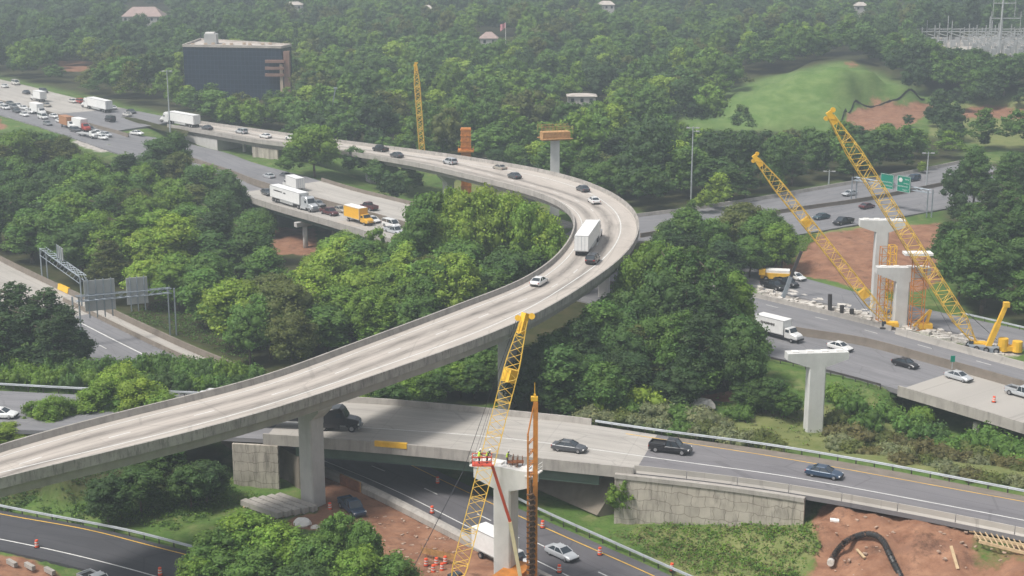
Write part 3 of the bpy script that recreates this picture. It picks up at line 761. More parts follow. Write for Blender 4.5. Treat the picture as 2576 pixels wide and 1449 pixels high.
# ---- collector road behind the work zone
r7A = [(1760, 628, 2), (1850, 653, 2), (1932, 675, 2), (2015, 697, 2), (2165, 738, 2), (2365, 785, 2), (2576, 830, 2), (2740, 866, 2)]
r7B = [(1760, 683, 2), (1850, 706, 2), (1905, 721, 2), (1999, 745, 2), (2182, 785, 2), (2332, 820, 2), (2576, 874, 2), (2740, 912, 2)]
R7 = frames(E(r7A), E(r7B), 2.5, 4)
keep(R7, 1910, 2700); structure('collector_road', sweep(R7, prof), 'asphalt'); atgrade(R7, 2)
structure('road_marking', merge([ribbon(R7, .28, 0, .2, .02, (3, 9)), ribbon(R7, .5, 0, .2, .02, (3, 9)), ribbon(R7, .74, 0, .2, .02), ribbon(R7, .06, 0, .2, .02)]), 'white_mark')

# ---- dark slip road at bottom left
r5A = [(-200, 1235, 0), (0, 1284, 0), (233, 1325, 0), (400, 1368, 0), (520, 1398, 0), (650, 1436, 0), (800, 1485, 0)]
r5B = [(-200, 1345, 0), (0, 1383, 0), (133, 1412, 0), (300, 1455, 0), (450, 1500, 0), (600, 1550, 0)]
R5 = frames(E(r5A), E(r5B), 2.0, 4)
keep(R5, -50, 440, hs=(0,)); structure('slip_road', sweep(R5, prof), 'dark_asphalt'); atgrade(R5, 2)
structure('road_marking', ribbon(R5, 0, .9, .2, .02), 'yellow_mark'); structure('road_marking', ribbon(R5, 1, 2.6, .2, .02), 'white_mark')

# ---- guard rails
def guardrail(pts, label, h=.75, mat='galvanised', dz=.7, step=2.5):
    c = smooth_line(dense(E(pts, dz), step), 2)
    root = thing('guardrail', label, 'guardrail', tuple(c[len(c) // 2]), 0, 'steel guardrails beside the roads')
    d = np.gradient(c, axis=0)[:, :2]; d /= np.linalg.norm(d, axis=1)[:, None]; nrm = np.stack([d[:, 1], -d[:, 0]], 1)
    a = c.copy(); b = c.copy(); a[:, :2] += nrm * .07; b[:, :2] -= nrm * .07
    F = {'a': a, 'b': b, 's': np.arange(len(c)) * step}
    sweep(F, [(0, 0, h - .34), (0, -.04, h - .25), (0, 0, h - .17), (0, -.04, h - .08), (0, 0, h), (1, 0, h), (1, 0, h - .34)]).build('rail', mat, root)
    posts = MB()
    for i in range(0, len(c), 1): posts.box((c[i][0], c[i][1], c[i][2] + h / 2 - .3), (.14, .14, h + .5))
    p = posts.build('post', 'dark_steel', root); p['kind'] = 'stuff'
    return root
guardrail([(1498, 1057, 7), (1655, 1080, 7), (1932, 1116, 7), (2085, 1141, 7), (2252, 1170, 7), (2465, 1211, 7), (2576, 1232, 7), (2740, 1266, 7)], 'silvery guardrail below the grey green shrubs on the far side of the asphalt ramp')
guardrail([(1300, 1250, 0), (1351, 1276, 0), (1501, 1343, 0), (1638, 1404, 0), (1740, 1449, 0), (1860, 1500, 0)], 'guardrail under the ramp bridge beside the silver sedan')
guardrail([(-120, 1243, 0), (0, 1270, 0), (163, 1301, 0), (317, 1330, 0), (517, 1382, 0), (620, 1412, 0)], 'guardrail along the dark slip road at bottom left')
guardrail([(1932, 897, 1.8), (2040, 920, 1.8), (2165, 952, 1.8), (2230, 970, 1.8)], 'dark guardrail behind the nearer pier on the right', mat='dark_steel')
guardrail([(2420, 786, 2), (2500, 804, 2), (2576, 822, 2), (2700, 850, 2)], 'guardrail at right edge in front of the dark wood')
guardrail([(-120, 958, 7), (0, 964, 7), (200, 975, 7), (450, 984, 7), (600, 992, 7)], 'guardrail in front of the long hedge at left')
guardrail([(1190, 397, 5), (1250, 397, 5), (1330, 399, 5)], 'short pale rail behind the far leg of the flyover')

# ================================================================== TERRAIN
def G(u, v, z):
    p = P(u, v, z); GROUNDCTL.append((p.x, p.y, z))
for u, v, z in ((1545, 1340, 0), (1640, 1335, .5), (1721, 1326, .9), (1800, 1324, 1.4), (1932, 1322, 2.3), (2010, 1322, 3), (2060, 1318, 3.6), (1650, 1400, .1), (1760, 1430, .3), (1850, 1430, .8), (2000, 1430, 1.6),
                (2126, 1312, 5.2), (2250, 1340, 5.2), (2400, 1375, 5.2), (2576, 1415, 5.2), (2740, 1450, 5.2), (2160, 1370, 3.6), (2300, 1400, 3.8), (2450, 1430, 4), (2300, 1460, 2.6), (2080, 1400, 2.4), (2500, 1500, 2.8), (2700, 1520, 3), (2060, 1480, 1.2),
                (0, 1180, 4), (150, 1190, 4), (300, 1195, 3.4), (450, 1200, 2.6), (0, 1245, .3), (300, 1290, .1), (500, 1300, 0), (620, 1290, 0), (560, 1262, 0), (700, 1270, 0), (800, 1300, 0), (900, 1330, -.1), (1000, 1400, -.1), (1100, 1440, -.1), (700, 1400, 0), (850, 1230, 0), (760, 1200, 0),
                (0, 1440, .1), (200, 1470, .1), (-200, 1450, 0), (-200, 1180, 4), (1250, 1470, 0), (600, 1330, 0),
                (740, 655, -3), (640, 640, -3), (850, 650, -3), (560, 560, -2), (700, 590, -2.5), (950, 660, -2.5), (500, 650, -1), (1050, 720, -1),
                (300, 600, 0), (100, 560, 0), (0, 450, 2), (200, 430, 3), (400, 520, 0), (-100, 600, 0), (100, 400, 5), (-200, 450, 2), (-200, 620, 0), (350, 700, 0), (480, 760, 0), (700, 800, 0), (900, 750, 0), (700, 900, 0), (900, 900, 0),
                (1100, 700, 0), (1200, 600, 0), (1300, 800, 0), (1500, 900, 0), (1700, 950, 0), (1600, 1000, 0), (1100, 950, 0), (1300, 1010, 0), (1800, 1000, 1), (1250, 500, 1), (1150, 480, 1), (1050, 460, 1), (900, 430, 1.5), (1400, 540, 1),
                (1950, 960, 1), (2100, 1010, .5), (2050, 1090, 0), (2300, 1050, -3), (2400, 1085, -3.4), (2520, 1110, -3.4), (2660, 1150, -3.4), (2200, 1040, -1), (2250, 1110, 0), (2450, 1150, 1), (2150, 1100, .6), (1900, 1040, 1),
                (2060, 640, 4), (2140, 620, 3.6), (2250, 600, 4), (2000, 660, 2.4), (2180, 690, 2), (2300, 700, 2.2), (2420, 600, 4), (2500, 700, 2), (2576, 650, 3), (2500, 560, 4), (1850, 640, 3), (1750, 660, 2.5),
                (1800, 480, 3), (1900, 440, 3), (2100, 400, 3), (2300, 360, 3), (1500, 440, 3), (1650, 480, 3), (1300, 380, 4), (1000, 330, 5), (800, 300, 6), (560, 270, 6), (1600, 400, 3), (2500, 330, 3), (1250, 398, 4.6),
                (0, 330, 7), (60, 345, 6), (-150, 300, 8), (-200, 330, 7),
                # grassy mound, clay pad and dry field
                (1700, 330, 1), (1850, 335, 1), (2000, 335, 2), (2120, 325, 3), (1700, 290, 2.5), (1800, 265, 5), (1880, 240, 8.5), (1950, 212, 13), (2030, 186, 17), (2110, 170, 20), (2170, 178, 18.5), (2250, 212, 13), (2310, 240, 7),
                (2000, 280, 8), (2080, 260, 10), (2150, 290, 5.4), (2200, 280, 5), (2300, 280, 5), (2360, 270, 5), (2360, 320, 5), (2250, 320, 5), (2450, 330, 5), (2576, 340, 5), (2450, 290, 7), (2576, 300, 7.5),
                (2100, 150, 15), (2250, 170, 14), (1950, 180, 9), (1800, 220, 5), (2450, 200, 11), (2576, 220, 11), (2300, 200, 12),
                (2450, 105, 14), (2576, 110, 14), (2380, 95, 14), (1280, 95, 12), (1230, 105, 12), (590, 225, 6), (480, 235, 6), (700, 225, 6), (360, 40, 14), (195, 165, 8), (1460, 250, 5)):
    G(u, v, z)
for y in range(560, 1000, 70):
    for x in range(-600, 601, 110): GROUNDCTL.append((x, y, 4 + max(0, y - 640) * .022))
for y in (1050, 1150, 1300, 1600, 2200, 3200, 4500):
    for x in range(-3200, 3201, 320): GROUNDCTL.append((x, y, 14 + min(10, (y - 1050) * .04)))
for y in (60, 100, 140, 165):
    for x in range(-400, 401, 60): GROUNDCTL.append((x, y, 0))
for y in (200, 260, 320, 400, 480):
    for x in (-2500, -1200, -600, -300, 300, 600, 1200, 2500): GROUNDCTL.append((x, y, 1))
CT_ = np.array(GROUNDCTL)
FEET = []
for F in FOOT:
    FEET.append(F)
def terr(xs, ys):
    xs, ys = np.atleast_1d(xs).astype(float), np.atleast_1d(ys).astype(float); out = np.zeros(len(xs))
    for k in range(0, len(xs), 4000):
        x = xs[k:k + 4000, None]; y = ys[k:k + 4000, None]
        d = (x - CT_[None, :, 0]) ** 2 + (y - CT_[None, :, 1]) ** 2 + 2.
        w = d ** -2.0
        out[k:k + 4000] = (w * CT_[None, :, 2]).sum(1) / w.sum(1)
    for F in FEET:
        a, b = F['a'], F['b']; m = (a + b) / 2
        x0, x1 = m[:, 0].min() - 30, m[:, 0].max() + 30; y0, y1 = m[:, 1].min() - 30, m[:, 1].max() + 30
        sel = np.where((xs > x0) & (xs < x1) & (ys > y0) & (ys < y1))[0]
        for k in range(0, len(sel), 4000):
            s = sel[k:k + 4000]
            d2 = (xs[s, None] - m[None, :, 0]) ** 2 + (ys[s, None] - m[None, :, 1]) ** 2
            j = d2.argmin(1); ab = (b - a)[j]; w = np.linalg.norm(ab[:, :2], axis=1)
            t = ((xs[s] - a[j, 0]) * ab[:, 0] + (ys[s] - a[j, 1]) * ab[:, 1]) / w
            inside = (t > -2.2) & (t < w + 2.2) & (d2[np.arange(len(s)), j] < (w / 2 + 4) ** 2)
            zr = a[j, 2] + (b - a)[j, 2] * np.clip(t / w, 0, 1) - .22
            out[s] = np.where(inside, np.minimum(out[s], zr), out[s])
    return out
def tz(x, y): return float(terr([x], [y])[0])

us = list(np.concatenate([[-26000, -12000, -7000, -4200, -2600, -1700, -1100, -800, -600], np.arange(-450, 3040, 17), [3250, 3600, 4300, 5600, 8000, 12000, 26000]]))
ys = list(np.concatenate([[-30, 20, 60, 100, 130, 150, 165], 175 * 1.0062 ** np.arange(0, 300), [1200, 1350, 1600, 2000, 2600, 3400, 4500]]))
ys = [y for i, y in enumerate(ys) if i == 0 or y > ys[i - 1] + .5]
gx, gy = [], []
for y in ys:
    for u in us:
        gx.append(max(-3000, min(3000, (u - 1288) / FPX * max(y, 120) * 1.03))); gy.append(y)
gx, gy = np.array(gx), np.array(gy)
gz = terr(gx, gy)
bump = rng.normal(0, 1, len(gx)) * .07
gz = gz + bump * (np.abs(gy - 400) < 300)
ROUGH = .35 * np.sin(gx * .55 + 2 * np.sin(gy * .13)) * np.sin(gy * .21 + gx * .3) + .22 * np.sin(gx * 1.3 + gy * .7) * np.sin(gy * .5 - gx * .4)
me = bpy.data.meshes.new('terrain')
nx = len(us)
fc = [(r * nx + c, r * nx + c + 1, (r + 1) * nx + c + 1, (r + 1) * nx + c) for r in range(len(ys) - 1) for c in range(nx - 1)]
me.from_pydata(np.stack([gx, gy, gz], 1).tolist(), [], fc)
me.polygons.foreach_set('use_smooth', [True] * len(me.polygons))

def inpoly(px, py, poly):
    px, py = np.asarray(px), np.asarray(py); c = np.zeros(px.shape, bool); n = len(poly)
    for i in range(n):
        x0, y0 = poly[i]; x1, y1 = poly[(i + 1) % n]
        c ^= ((y0 > py) != (y1 > py)) & (px < (x1 - x0) * (py - y0) / ((y1 - y0) or 1e-9) + x0)
    return c
d_ = gy * CT - (gz - CAMZ) * ST; h_ = gy * ST + (gz - CAMZ) * CT
d_ = np.maximum(d_, 1); pu = 1288 + FPX * gx / d_; pv = 724.5 - FPX * h_ / d_
zone = np.zeros((len(gx), 4), np.float32)
DIRT = [[(2066, 1262), (2300, 1300), (2576, 1352), (2800, 1400), (2800, 1700), (1900, 1700), (2020, 1449), (2075, 1380), (2040, 1330)],
        [(805, 1150), (830, 1165), (960, 1240), (1210, 1378), (1420, 1480), (1500, 1600), (900, 1600), (950, 1449), (860, 1340), (700, 1330), (740, 1300), (810, 1290), (800, 1230)],
        [(1990, 655), (2060, 588), (2180, 572), (2370, 560), (2380, 700), (2330, 730), (2200, 735), (2050, 700), (1930, 668)],
        [(2120, 325), (2128, 285), (2168, 266), (2365, 256), (2370, 270), (2250, 335)],
        [(640, 640), (700, 570), (800, 575), (800, 640)],
        [(2350, 300), (2450, 268), (2576, 275), (2700, 280), (2700, 300), (2440, 295)],
        [(-200, 305), (0, 295), (15, 318), (-30, 340)], [(2125, 155), (2160, 155), (2165, 170), (2130, 172)],
        [(1820, 985), (1900, 985), (1900, 1012), (1700, 1012)], [(150, 153), (240, 153), (240, 180), (150, 180)],
        [(-50, 1400), (60, 1400), (150, 1440), (200, 1600), (-200, 1600)]]
PALE = [[(1905, 712), (2165, 778), (2340, 816), (2576, 880), (2576, 905), (2265, 826), (2000, 765), (1905, 740)],
        [(1370, 540), (1440, 560), (1440, 575), (1380, 575)], [(2330, 92), (2576, 90), (2700, 90), (2700, 140), (2400, 135)],
        [(1190, 395), (1330, 397), (1330, 412), (1180, 405)], [(200, 345), (290, 370), (260, 385), (180, 360)]]
DRY = [[(1900, 1040), (2200, 1000), (2576, 1180), (2700, 1210), (2700, 1280), (2576, 1228), (1900, 1110), (1560, 1060)],
       [(2370, 262), (2576, 250), (2700, 250), (2700, 390), (2576, 380), (2500, 370), (2330, 340)], [(1560, 1330), (2050, 1320), (2050, 1449), (1700, 1449)],
       [(2010, 595), (2200, 560), (2200, 600), (2000, 640)], [(1130, 400), (1200, 430), (1420, 540), (1250, 500), (1120, 470)]]
WOOD = [[(-200, 330), (60, 340), (300, 410), (480, 350), (640, 450), (700, 560), (700, 640), (1000, 620), (1250, 530), (1400, 600), (1420, 660), (1300, 740), (1000, 840), (700, 960), (500, 880), (320, 800), (140, 715), (-200, 600)],
        [(1250, 900), (1250, 800), (1400, 690), (1560, 600), (1620, 600), (1990, 600), (1990, 660), (1890, 720), (1880, 1000), (1300, 1040)], [(880, 990), (1250, 850), (1250, 1020), (900, 1000)],
        [(2370, 560), (2420, 420), (2800, 380), (2800, 860), (2440, 790)], [(-200, 1140), (560, 1110), (560, 1230), (-200, 1262)],
        [(1620, 541), (1700, 524), (2249, 436), (2432, 400), (2400, 345), (2130, 335), (1700, 330), (1500, 300), (1500, 480)],
        [(-400, -100), (2900, -100), (2900, 250), (2330, 240), (2120, 150), (1850, 215), (1690, 300), (1700, 420), (2100, 345), (2340, 350), (2400, 400), (1620, 540), (1500, 480), (1000, 380), (480, 300), (0, 190), (-400, 100)]]
dmask = np.zeros(len(gx))
for pg in (DIRT[0], DIRT[2], [(1690, 310), (1860, 225), (2030, 172), (2150, 180), (2100, 250), (2060, 325)]): dmask[inpoly(pu, pv, pg)] = 1
dm_ = dmask.reshape(len(ys), nx)
for _ in range(4): dm_[1:-1, 1:-1] = (dm_[:-2, 1:-1] + dm_[2:, 1:-1] + dm_[1:-1, :-2] + dm_[1:-1, 2:] + dm_[1:-1, 1:-1]) / 5
gz = gz + ROUGH * dm_.ravel() * 1.2
co_ = np.stack([gx, gy, gz], 1).astype(np.float32); me.vertices.foreach_set('co', co_.ravel())
for ch, lst in ((0, DIRT), (1, PALE), (2, DRY), (3, WOOD)):
    for pg in lst: zone[inpoly(pu, pv, pg) & (gy < 1800), ch] = 1
zz_ = zone.reshape(len(ys), nx, 4)
for _ in range(2):
    z2 = zz_.copy(); z2[1:-1, 1:-1] = (zz_[:-2, 1:-1] + zz_[2:, 1:-1] + zz_[1:-1, :-2] + zz_[1:-1, 2:] + 2 * zz_[1:-1, 1:-1]) / 6; zz_ = z2
zone = zz_.reshape(-1, 4)
ca_ = me.color_attributes.new('zone', 'FLOAT_COLOR', 'POINT'); ca_.data.foreach_set('color', zone.ravel())
lush = np.zeros((len(gx), 4), np.float32); lm_ = inpoly(pu, pv, [(1660, 335), (1720, 280), (1860, 215), (2030, 150), (2180, 150), (2330, 240), (2290, 252), (2165, 266), (2128, 285), (2118, 330), (1900, 345)]) & (gy < 900)
lush[lm_, :3] = 1; l2 = lush.reshape(len(ys), nx, 4)
for _ in range(3): l2[1:-1, 1:-1] = (l2[:-2, 1:-1] + l2[2:, 1:-1] + l2[1:-1, :-2] + l2[1:-1, 2:] + l2[1:-1, 1:-1]) / 5
lush = l2.reshape(-1, 4); lush[:, 3] = 1
ca2 = me.color_attributes.new('lush', 'FLOAT_COLOR', 'POINT'); ca2.data.foreach_set('color', np.ascontiguousarray(lush, np.float32).ravel())
me.materials.append(MATS['ground'])
ter = put('ground', me); tag(ter, kind='structure')
# ================================================================== TREES
def leaf_cloud(centres, radii, n_each, size, rg, flat=1.0, outward=1.0, tint=.22):
    """leaf-sized faces over many lobes; returns verts, faces(4), tint per vertex"""
    V, T = [], []
    for c, r, n in zip(centres, radii, n_each):
        d = rg.normal(size=(n, 3)); d[:, 2] += .35; d /= np.linalg.norm(d, axis=1)[:, None]
        rad = r * rg.uniform(.70, 1.22, (n, 1))
        p = c + d * rad * [1, 1, flat]
        nr = d * outward * .8 + rg.normal(size=(n, 3)) * .6 + [0, 0, .45]; nr /= np.linalg.norm(nr, axis=1)[:, None]
        h = np.cross(nr, rg.normal(size=(n, 3))); h /= np.linalg.norm(h, axis=1)[:, None]; k = np.cross(nr, h)
        s = size * rg.uniform(.6, 1.35, (n, 1))
        lobe = 1 + rg.uniform(-tint, tint); hue = rg.uniform(-.10, .10)
        q = np.stack([p - h * s * .6, p - k * s * .42 + nr * s * .12, p + h * s * .6, p + k * s * .42 + nr * s * .12], 1)
        V.append(q.reshape(-1, 3))
        lt = lobe * rg.uniform(.78, 1.22, (n, 1)); t = np.concatenate([lt * (1 + hue), lt, lt * (1 - hue), np.ones((n, 1))], 1)
        T.append(np.repeat(t, 4, 0))
    V = np.concatenate(V); T = np.concatenate(T)
    return V, np.arange(len(V)).reshape(-1, 4), T

ICO = None
def ico(sub):
    import bmesh
    bm = bmesh.new(); bmesh.ops.create_icosphere(bm, subdivisions=sub, radius=1)
    v = np.array([q.co[:] for q in bm.verts]); f = np.array([[l.index for l in q.verts] for q in bm.faces]); bm.free()
    return v, f
ICO1, ICO2 = ico(1), ico(2)

def lobes(kind, rg, H, Rr, n):
    cs, rs = [], []
    if kind == 'broad':
        cz, rz = H * .60, H * .40
        for i in range(n):
            ph = i * 2.399963 + rg.uniform(-.5, .5); tt = 1 - 1.75 * (i + .5) / n
            rr = math.sqrt(max(0, 1 - tt * tt)); q = rg.uniform(.50, .86)
            cs.append([math.cos(ph) * rr * Rr * q, math.sin(ph) * rr * Rr * q, cz + tt * rz * rg.uniform(.7, .93)])
            rs.append(Rr * rg.choice([.17, .22, .27, .33, .40]) * rg.uniform(.9, 1.15))
        for _ in range(3): cs.append([rg.uniform(-.2, .2) * Rr, rg.uniform(-.2, .2) * Rr, cz + rg.uniform(-.25, .2) * rz]); rs.append(Rr * .5)
    elif kind == 'tall':
        cz, rz = H * .58, H * .43
        for i in range(n):
            tt = 1 - 1.85 * (i + .5) / n; ph = i * 2.399963 + rg.uniform(-.6, .6)
            rr = max(.15, math.sqrt(max(0, 1 - abs(tt) ** 1.6)) * (1 - .25 * tt)); q = rg.uniform(.45, .8)
            cs.append([math.cos(ph) * rr * Rr * q, math.sin(ph) * rr * Rr * q, cz + tt * rz * .92]); rs.append(Rr * rg.choice([.18, .24, .32, .42]) * rg.uniform(.9, 1.15))
        for k in range(4): cs.append([0, 0, cz + (k - 1.6) * rz * .38]); rs.append(Rr * .45)
    elif kind == 'pine':
        base = .36 * H
        for i in range(n):
            t = (i + .5) / n; z = base + (H * .96 - base) * t; ph = i * 2.4 + rg.uniform(-.6, .6)
            rr = Rr * (1.0 - .72 * t) * rg.uniform(.45, .95)
            cs.append([math.cos(ph) * rr, math.sin(ph) * rr, z]); rs.append(Rr * rg.uniform(.24, .36) * (1.1 - .45 * t))
    elif kind == 'shrub':
        for i in range(n):
            ph = i * 2.4; rr = Rr * math.sqrt((i + .3) / n) * .72
            cs.append([math.cos(ph) * rr, math.sin(ph) * rr, H * rg.uniform(.30, .62) * (1 - .35 * rr / Rr)]); rs.append(H * rg.uniform(.28, .42))
    return np.array(cs), np.array(rs)

def crown_arrays(kind, seed, H, Rr, n, per, size, core=True, sub=ICO1, ck=.82):
    rg = np.random.default_rng(seed)
    cs, rs = lobes(kind, rg, H, Rr, n)
    flat = .62 if kind == 'pine' else .85
    per_ = np.maximum(6, (per * (rs / rs.mean()) ** 2)).astype(int)
    V, F4, T = leaf_cloud(cs, rs, per_, size, rg, flat)
    cv, cf, ct = [], [], []
    if core:
        iv, if_ = sub; o = 0
        for c, r in zip(cs, rs):
            k = .66 if kind == 'pine' else ck
            q = iv * (r * k) * [1, 1, flat] * rg.uniform(.88, 1.1, (len(iv), 1)) + c
            cv.append(q); cf.append(if_ + o); o += len(iv)
        cv = np.concatenate(cv); cf = np.concatenate(cf); ct = np.full((len(cv), 4), .95); ct[:, 3] = 1
    return V, F4, T, cv, cf, ct

def np_mesh(name, V, F4, F3, T, mat='foliage'):
    me = bpy.data.meshes.new(name)
    nv = len(V); me.vertices.add(nv); me.vertices.foreach_set('co', V.astype(np.float32).ravel())
    n4, n3 = len(F4), len(F3)
    loops = np.concatenate([F4.ravel(), F3.ravel()]).astype(np.int32)
    me.loops.add(len(loops)); me.loops.foreach_set('vertex_index', loops)
    me.polygons.add(n4 + n3)
    ls = np.concatenate([np.arange(n4) * 4, n4 * 4 + np.arange(n3) * 3]).astype(np.int32)
    me.polygons.foreach_set('loop_start', ls)
    me.update(calc_edges=True)
    ca = me.color_attributes.new('tint', 'FLOAT_COLOR', 'POINT'); ca.data.foreach_set('color', T.astype(np.float32).ravel())
    me.materials.append(MATS[mat]); return me

def crown_mesh(kind, seed, H, Rr, n, per, size):
    V, F4, T, cv, cf, ct = crown_arrays(kind, seed, H, Rr, n, per, size)
    return np_mesh('crown', np.concatenate([V, cv]), F4, cf + len(V), np.concatenate([T, ct]))

def trunk_mesh(kind, seed, H, Rr):
    rg = random.Random(seed); mb = MB(); top = H * (.93 if kind == 'pine' else .62); r = H * .020
    pts = [Vector((rg.uniform(-.12, .12) * k, rg.uniform(-.12, .12) * k, -.6 + (top + .6) * k / 4)) for k in range(5)]
    for k in range(4): mb.tube(pts[k], pts[k + 1], r * (1 - .2 * k), r * (1 - .2 * (k + 1)), 7)
    for k in range(7):
        z = H * rg.uniform(.3, .6) if kind != 'pine' else H * rg.uniform(.4, .85); a = rg.uniform(0, 2 * PI)
        q = Vector((math.cos(a) * Rr * .6, math.sin(a) * Rr * .6, z + H * .12)); mb.tube((0, 0, z), q, r * .42, r * .12, 5)
    return mb.mesh('trunk', 'bark', True)

PROTO = {}
for i in range(6): PROTO[('broad', i)] = (crown_mesh('broad', 100 + i, 14, 4.8, 46, 105, .40), trunk_mesh('broad', i, 14, 4.8), 14., 4.8)
for i in range(4): PROTO[('tall', i)] = (crown_mesh('tall', 200 + i, 16, 3.9, 42, 100, .38), trunk_mesh('broad', 10 + i, 16, 3.9), 16., 3.9)
for i in range(4): PROTO[('pine', i)] = (crown_mesh('pine', 300 + i, 18, 4.3, 46, 80, .36), trunk_mesh('pine', 20 + i, 18, 4.3), 18., 4.3)
for i in range(5): PROTO[('shrub', i)] = (crown_mesh('shrub', 400 + i, 2.6, 2.6, 9, 70, .26), None, 2.6, 2.6)

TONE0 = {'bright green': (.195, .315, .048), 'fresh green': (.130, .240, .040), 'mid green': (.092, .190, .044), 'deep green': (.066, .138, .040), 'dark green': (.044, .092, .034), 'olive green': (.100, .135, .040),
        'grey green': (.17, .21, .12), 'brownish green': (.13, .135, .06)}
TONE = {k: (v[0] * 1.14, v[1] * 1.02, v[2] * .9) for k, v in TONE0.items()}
LANDMARKS = [(60, 300, 'the jammed lanes'), (240, 262, 'the white lorry at far left'), (455, 300, 'the white trailer on the far highway'), (600, 340, 'the far end of the flyover'), (590, 150, 'the dark glass office block'), (740, 500, 'the white semi truck on the highway bridge'),
             (900, 552, 'the yellow box truck'), (742, 610, 'the round bridge columns'), (150, 650, 'the sign gantry on the left'), (330, 760, 'the two grey sign backs'), (432, 790, 'the right posts of the gantry'), (300, 860, 'the left road'),
             (150, 930, 'the long hedge'), (1060, 270, 'the thin yellow far boom'), (1172, 400, 'the rust coloured column'), (1395, 420, 'the formwork topped pier'), (1133, 450, 'the far leg of the flyover'), (1470, 600, 'the white trailer on the curve'),
             (1355, 712, 'the white car on the flyover'), (1610, 570, 'the outside of the flyover bend'), (1738, 400, 'the tall lamp pole'), (1285, 950, 'the far flyover pier'), (1100, 860, 'the straight flyover deck'), (1430, 560, 'the inside of the flyover bend'),
             (1960, 700, 'the yellow truck by the dirt'), (1900, 835, 'the white box truck'), (2045, 980, 'the nearest hammerhead pier'), (2270, 740, 'the pair of pier heads'), (2080, 640, 'the red dirt cut'), (2250, 460, 'the green road signs'),
             (2330, 420, 'the right lamp pole'), (2120, 240, 'the grassy mound'), (2250, 290, 'the bare clay pad'), (2450, 320, 'the dry field'), (2500, 110, 'the substation'), (785, 1150, 'the tall flyover pier'), (650, 1170, 'the abutment wall'),
             (675, 1280, 'the stacked concrete beams'), (885, 1272, 'the dark parked pickup'), (1450, 1110, 'the ramp bridge'), (1700, 1100, 'the black pickup'), (1270, 80, 'the flagpole'), (2072, 1187, 'the dark sedan on the ramp'), (1800, 1260, 'the panelled retaining wall'),
             (200, 1360, 'the dark slip road'), (400, 1200, 'the underside of the flyover'), (2400, 1000, 'the bridge end at right'), (2500, 860, 'the yellow hydraulic boom'), (2400, 700, 'the tallest crane boom')]
TREES = []    # dicts
def tree(kind, x, y, H, W, tone, var, group, g=None):
    g = tz(x, y) if g is None else g
    u, v, s = proj(x, y, g + H * .6)
    TREES.append(dict(kind=kind, x=x, y=y, H=H, W=W, tone=tone, var=var, group=group, g=g, u=u, v=v, s=s, near=True))
def tree_at(u, v, H, W, tone, kind='broad', group='trees', fr=.97, g=None):
    """tree whose top is seen at (u, v)"""
    gg = 0 if g is None else g
    for _ in range(3):
        p = P(u, v, gg + H * fr)
        if g is None: gg = tz(p.x, p.y)
    tree(kind, p.x, p.y, H, W, tone, random.randrange(9), group, gg)

CA = None
def blocked(x, y, g, H, W):
    global CA
    if CA is None: CA = np.array(CLEAR)
    u, v, s = proj(x, y, g + H * .56)
    a = W * .92 * s; b = H * .46 * s
    m = (CA[:, 2] > y - 3) & (((CA[:, 0] - u) / a) ** 2 + ((CA[:, 1] - v) / b) ** 2 < 1)
    return bool(m.any())
def on_road(x, y, r):
    for F in FEET_ALL:
        m = (F['a'] + F['b']) / 2; w = np.linalg.norm((F['b'] - F['a'])[:, :2], axis=1) / 2
        d = np.hypot(m[:, 0] - x, m[:, 1] - y); k = int(d.argmin())
        if d[k] < w[k] + r: return True
    return False
FEET_ALL = [FLY, RC, RL, S1, RI, R8, R7, R5]

def keep_poly(poly, y, step=9):
    us_ = [q[0] for q in poly]; vs_ = [q[1] for q in poly]
    for u in np.arange(min(us_), max(us_), step):
        for v in np.arange(min(vs_), max(vs_), step * .7):
            if inpoly([u], [v], poly)[0]: CLEAR.append((u, v, y))
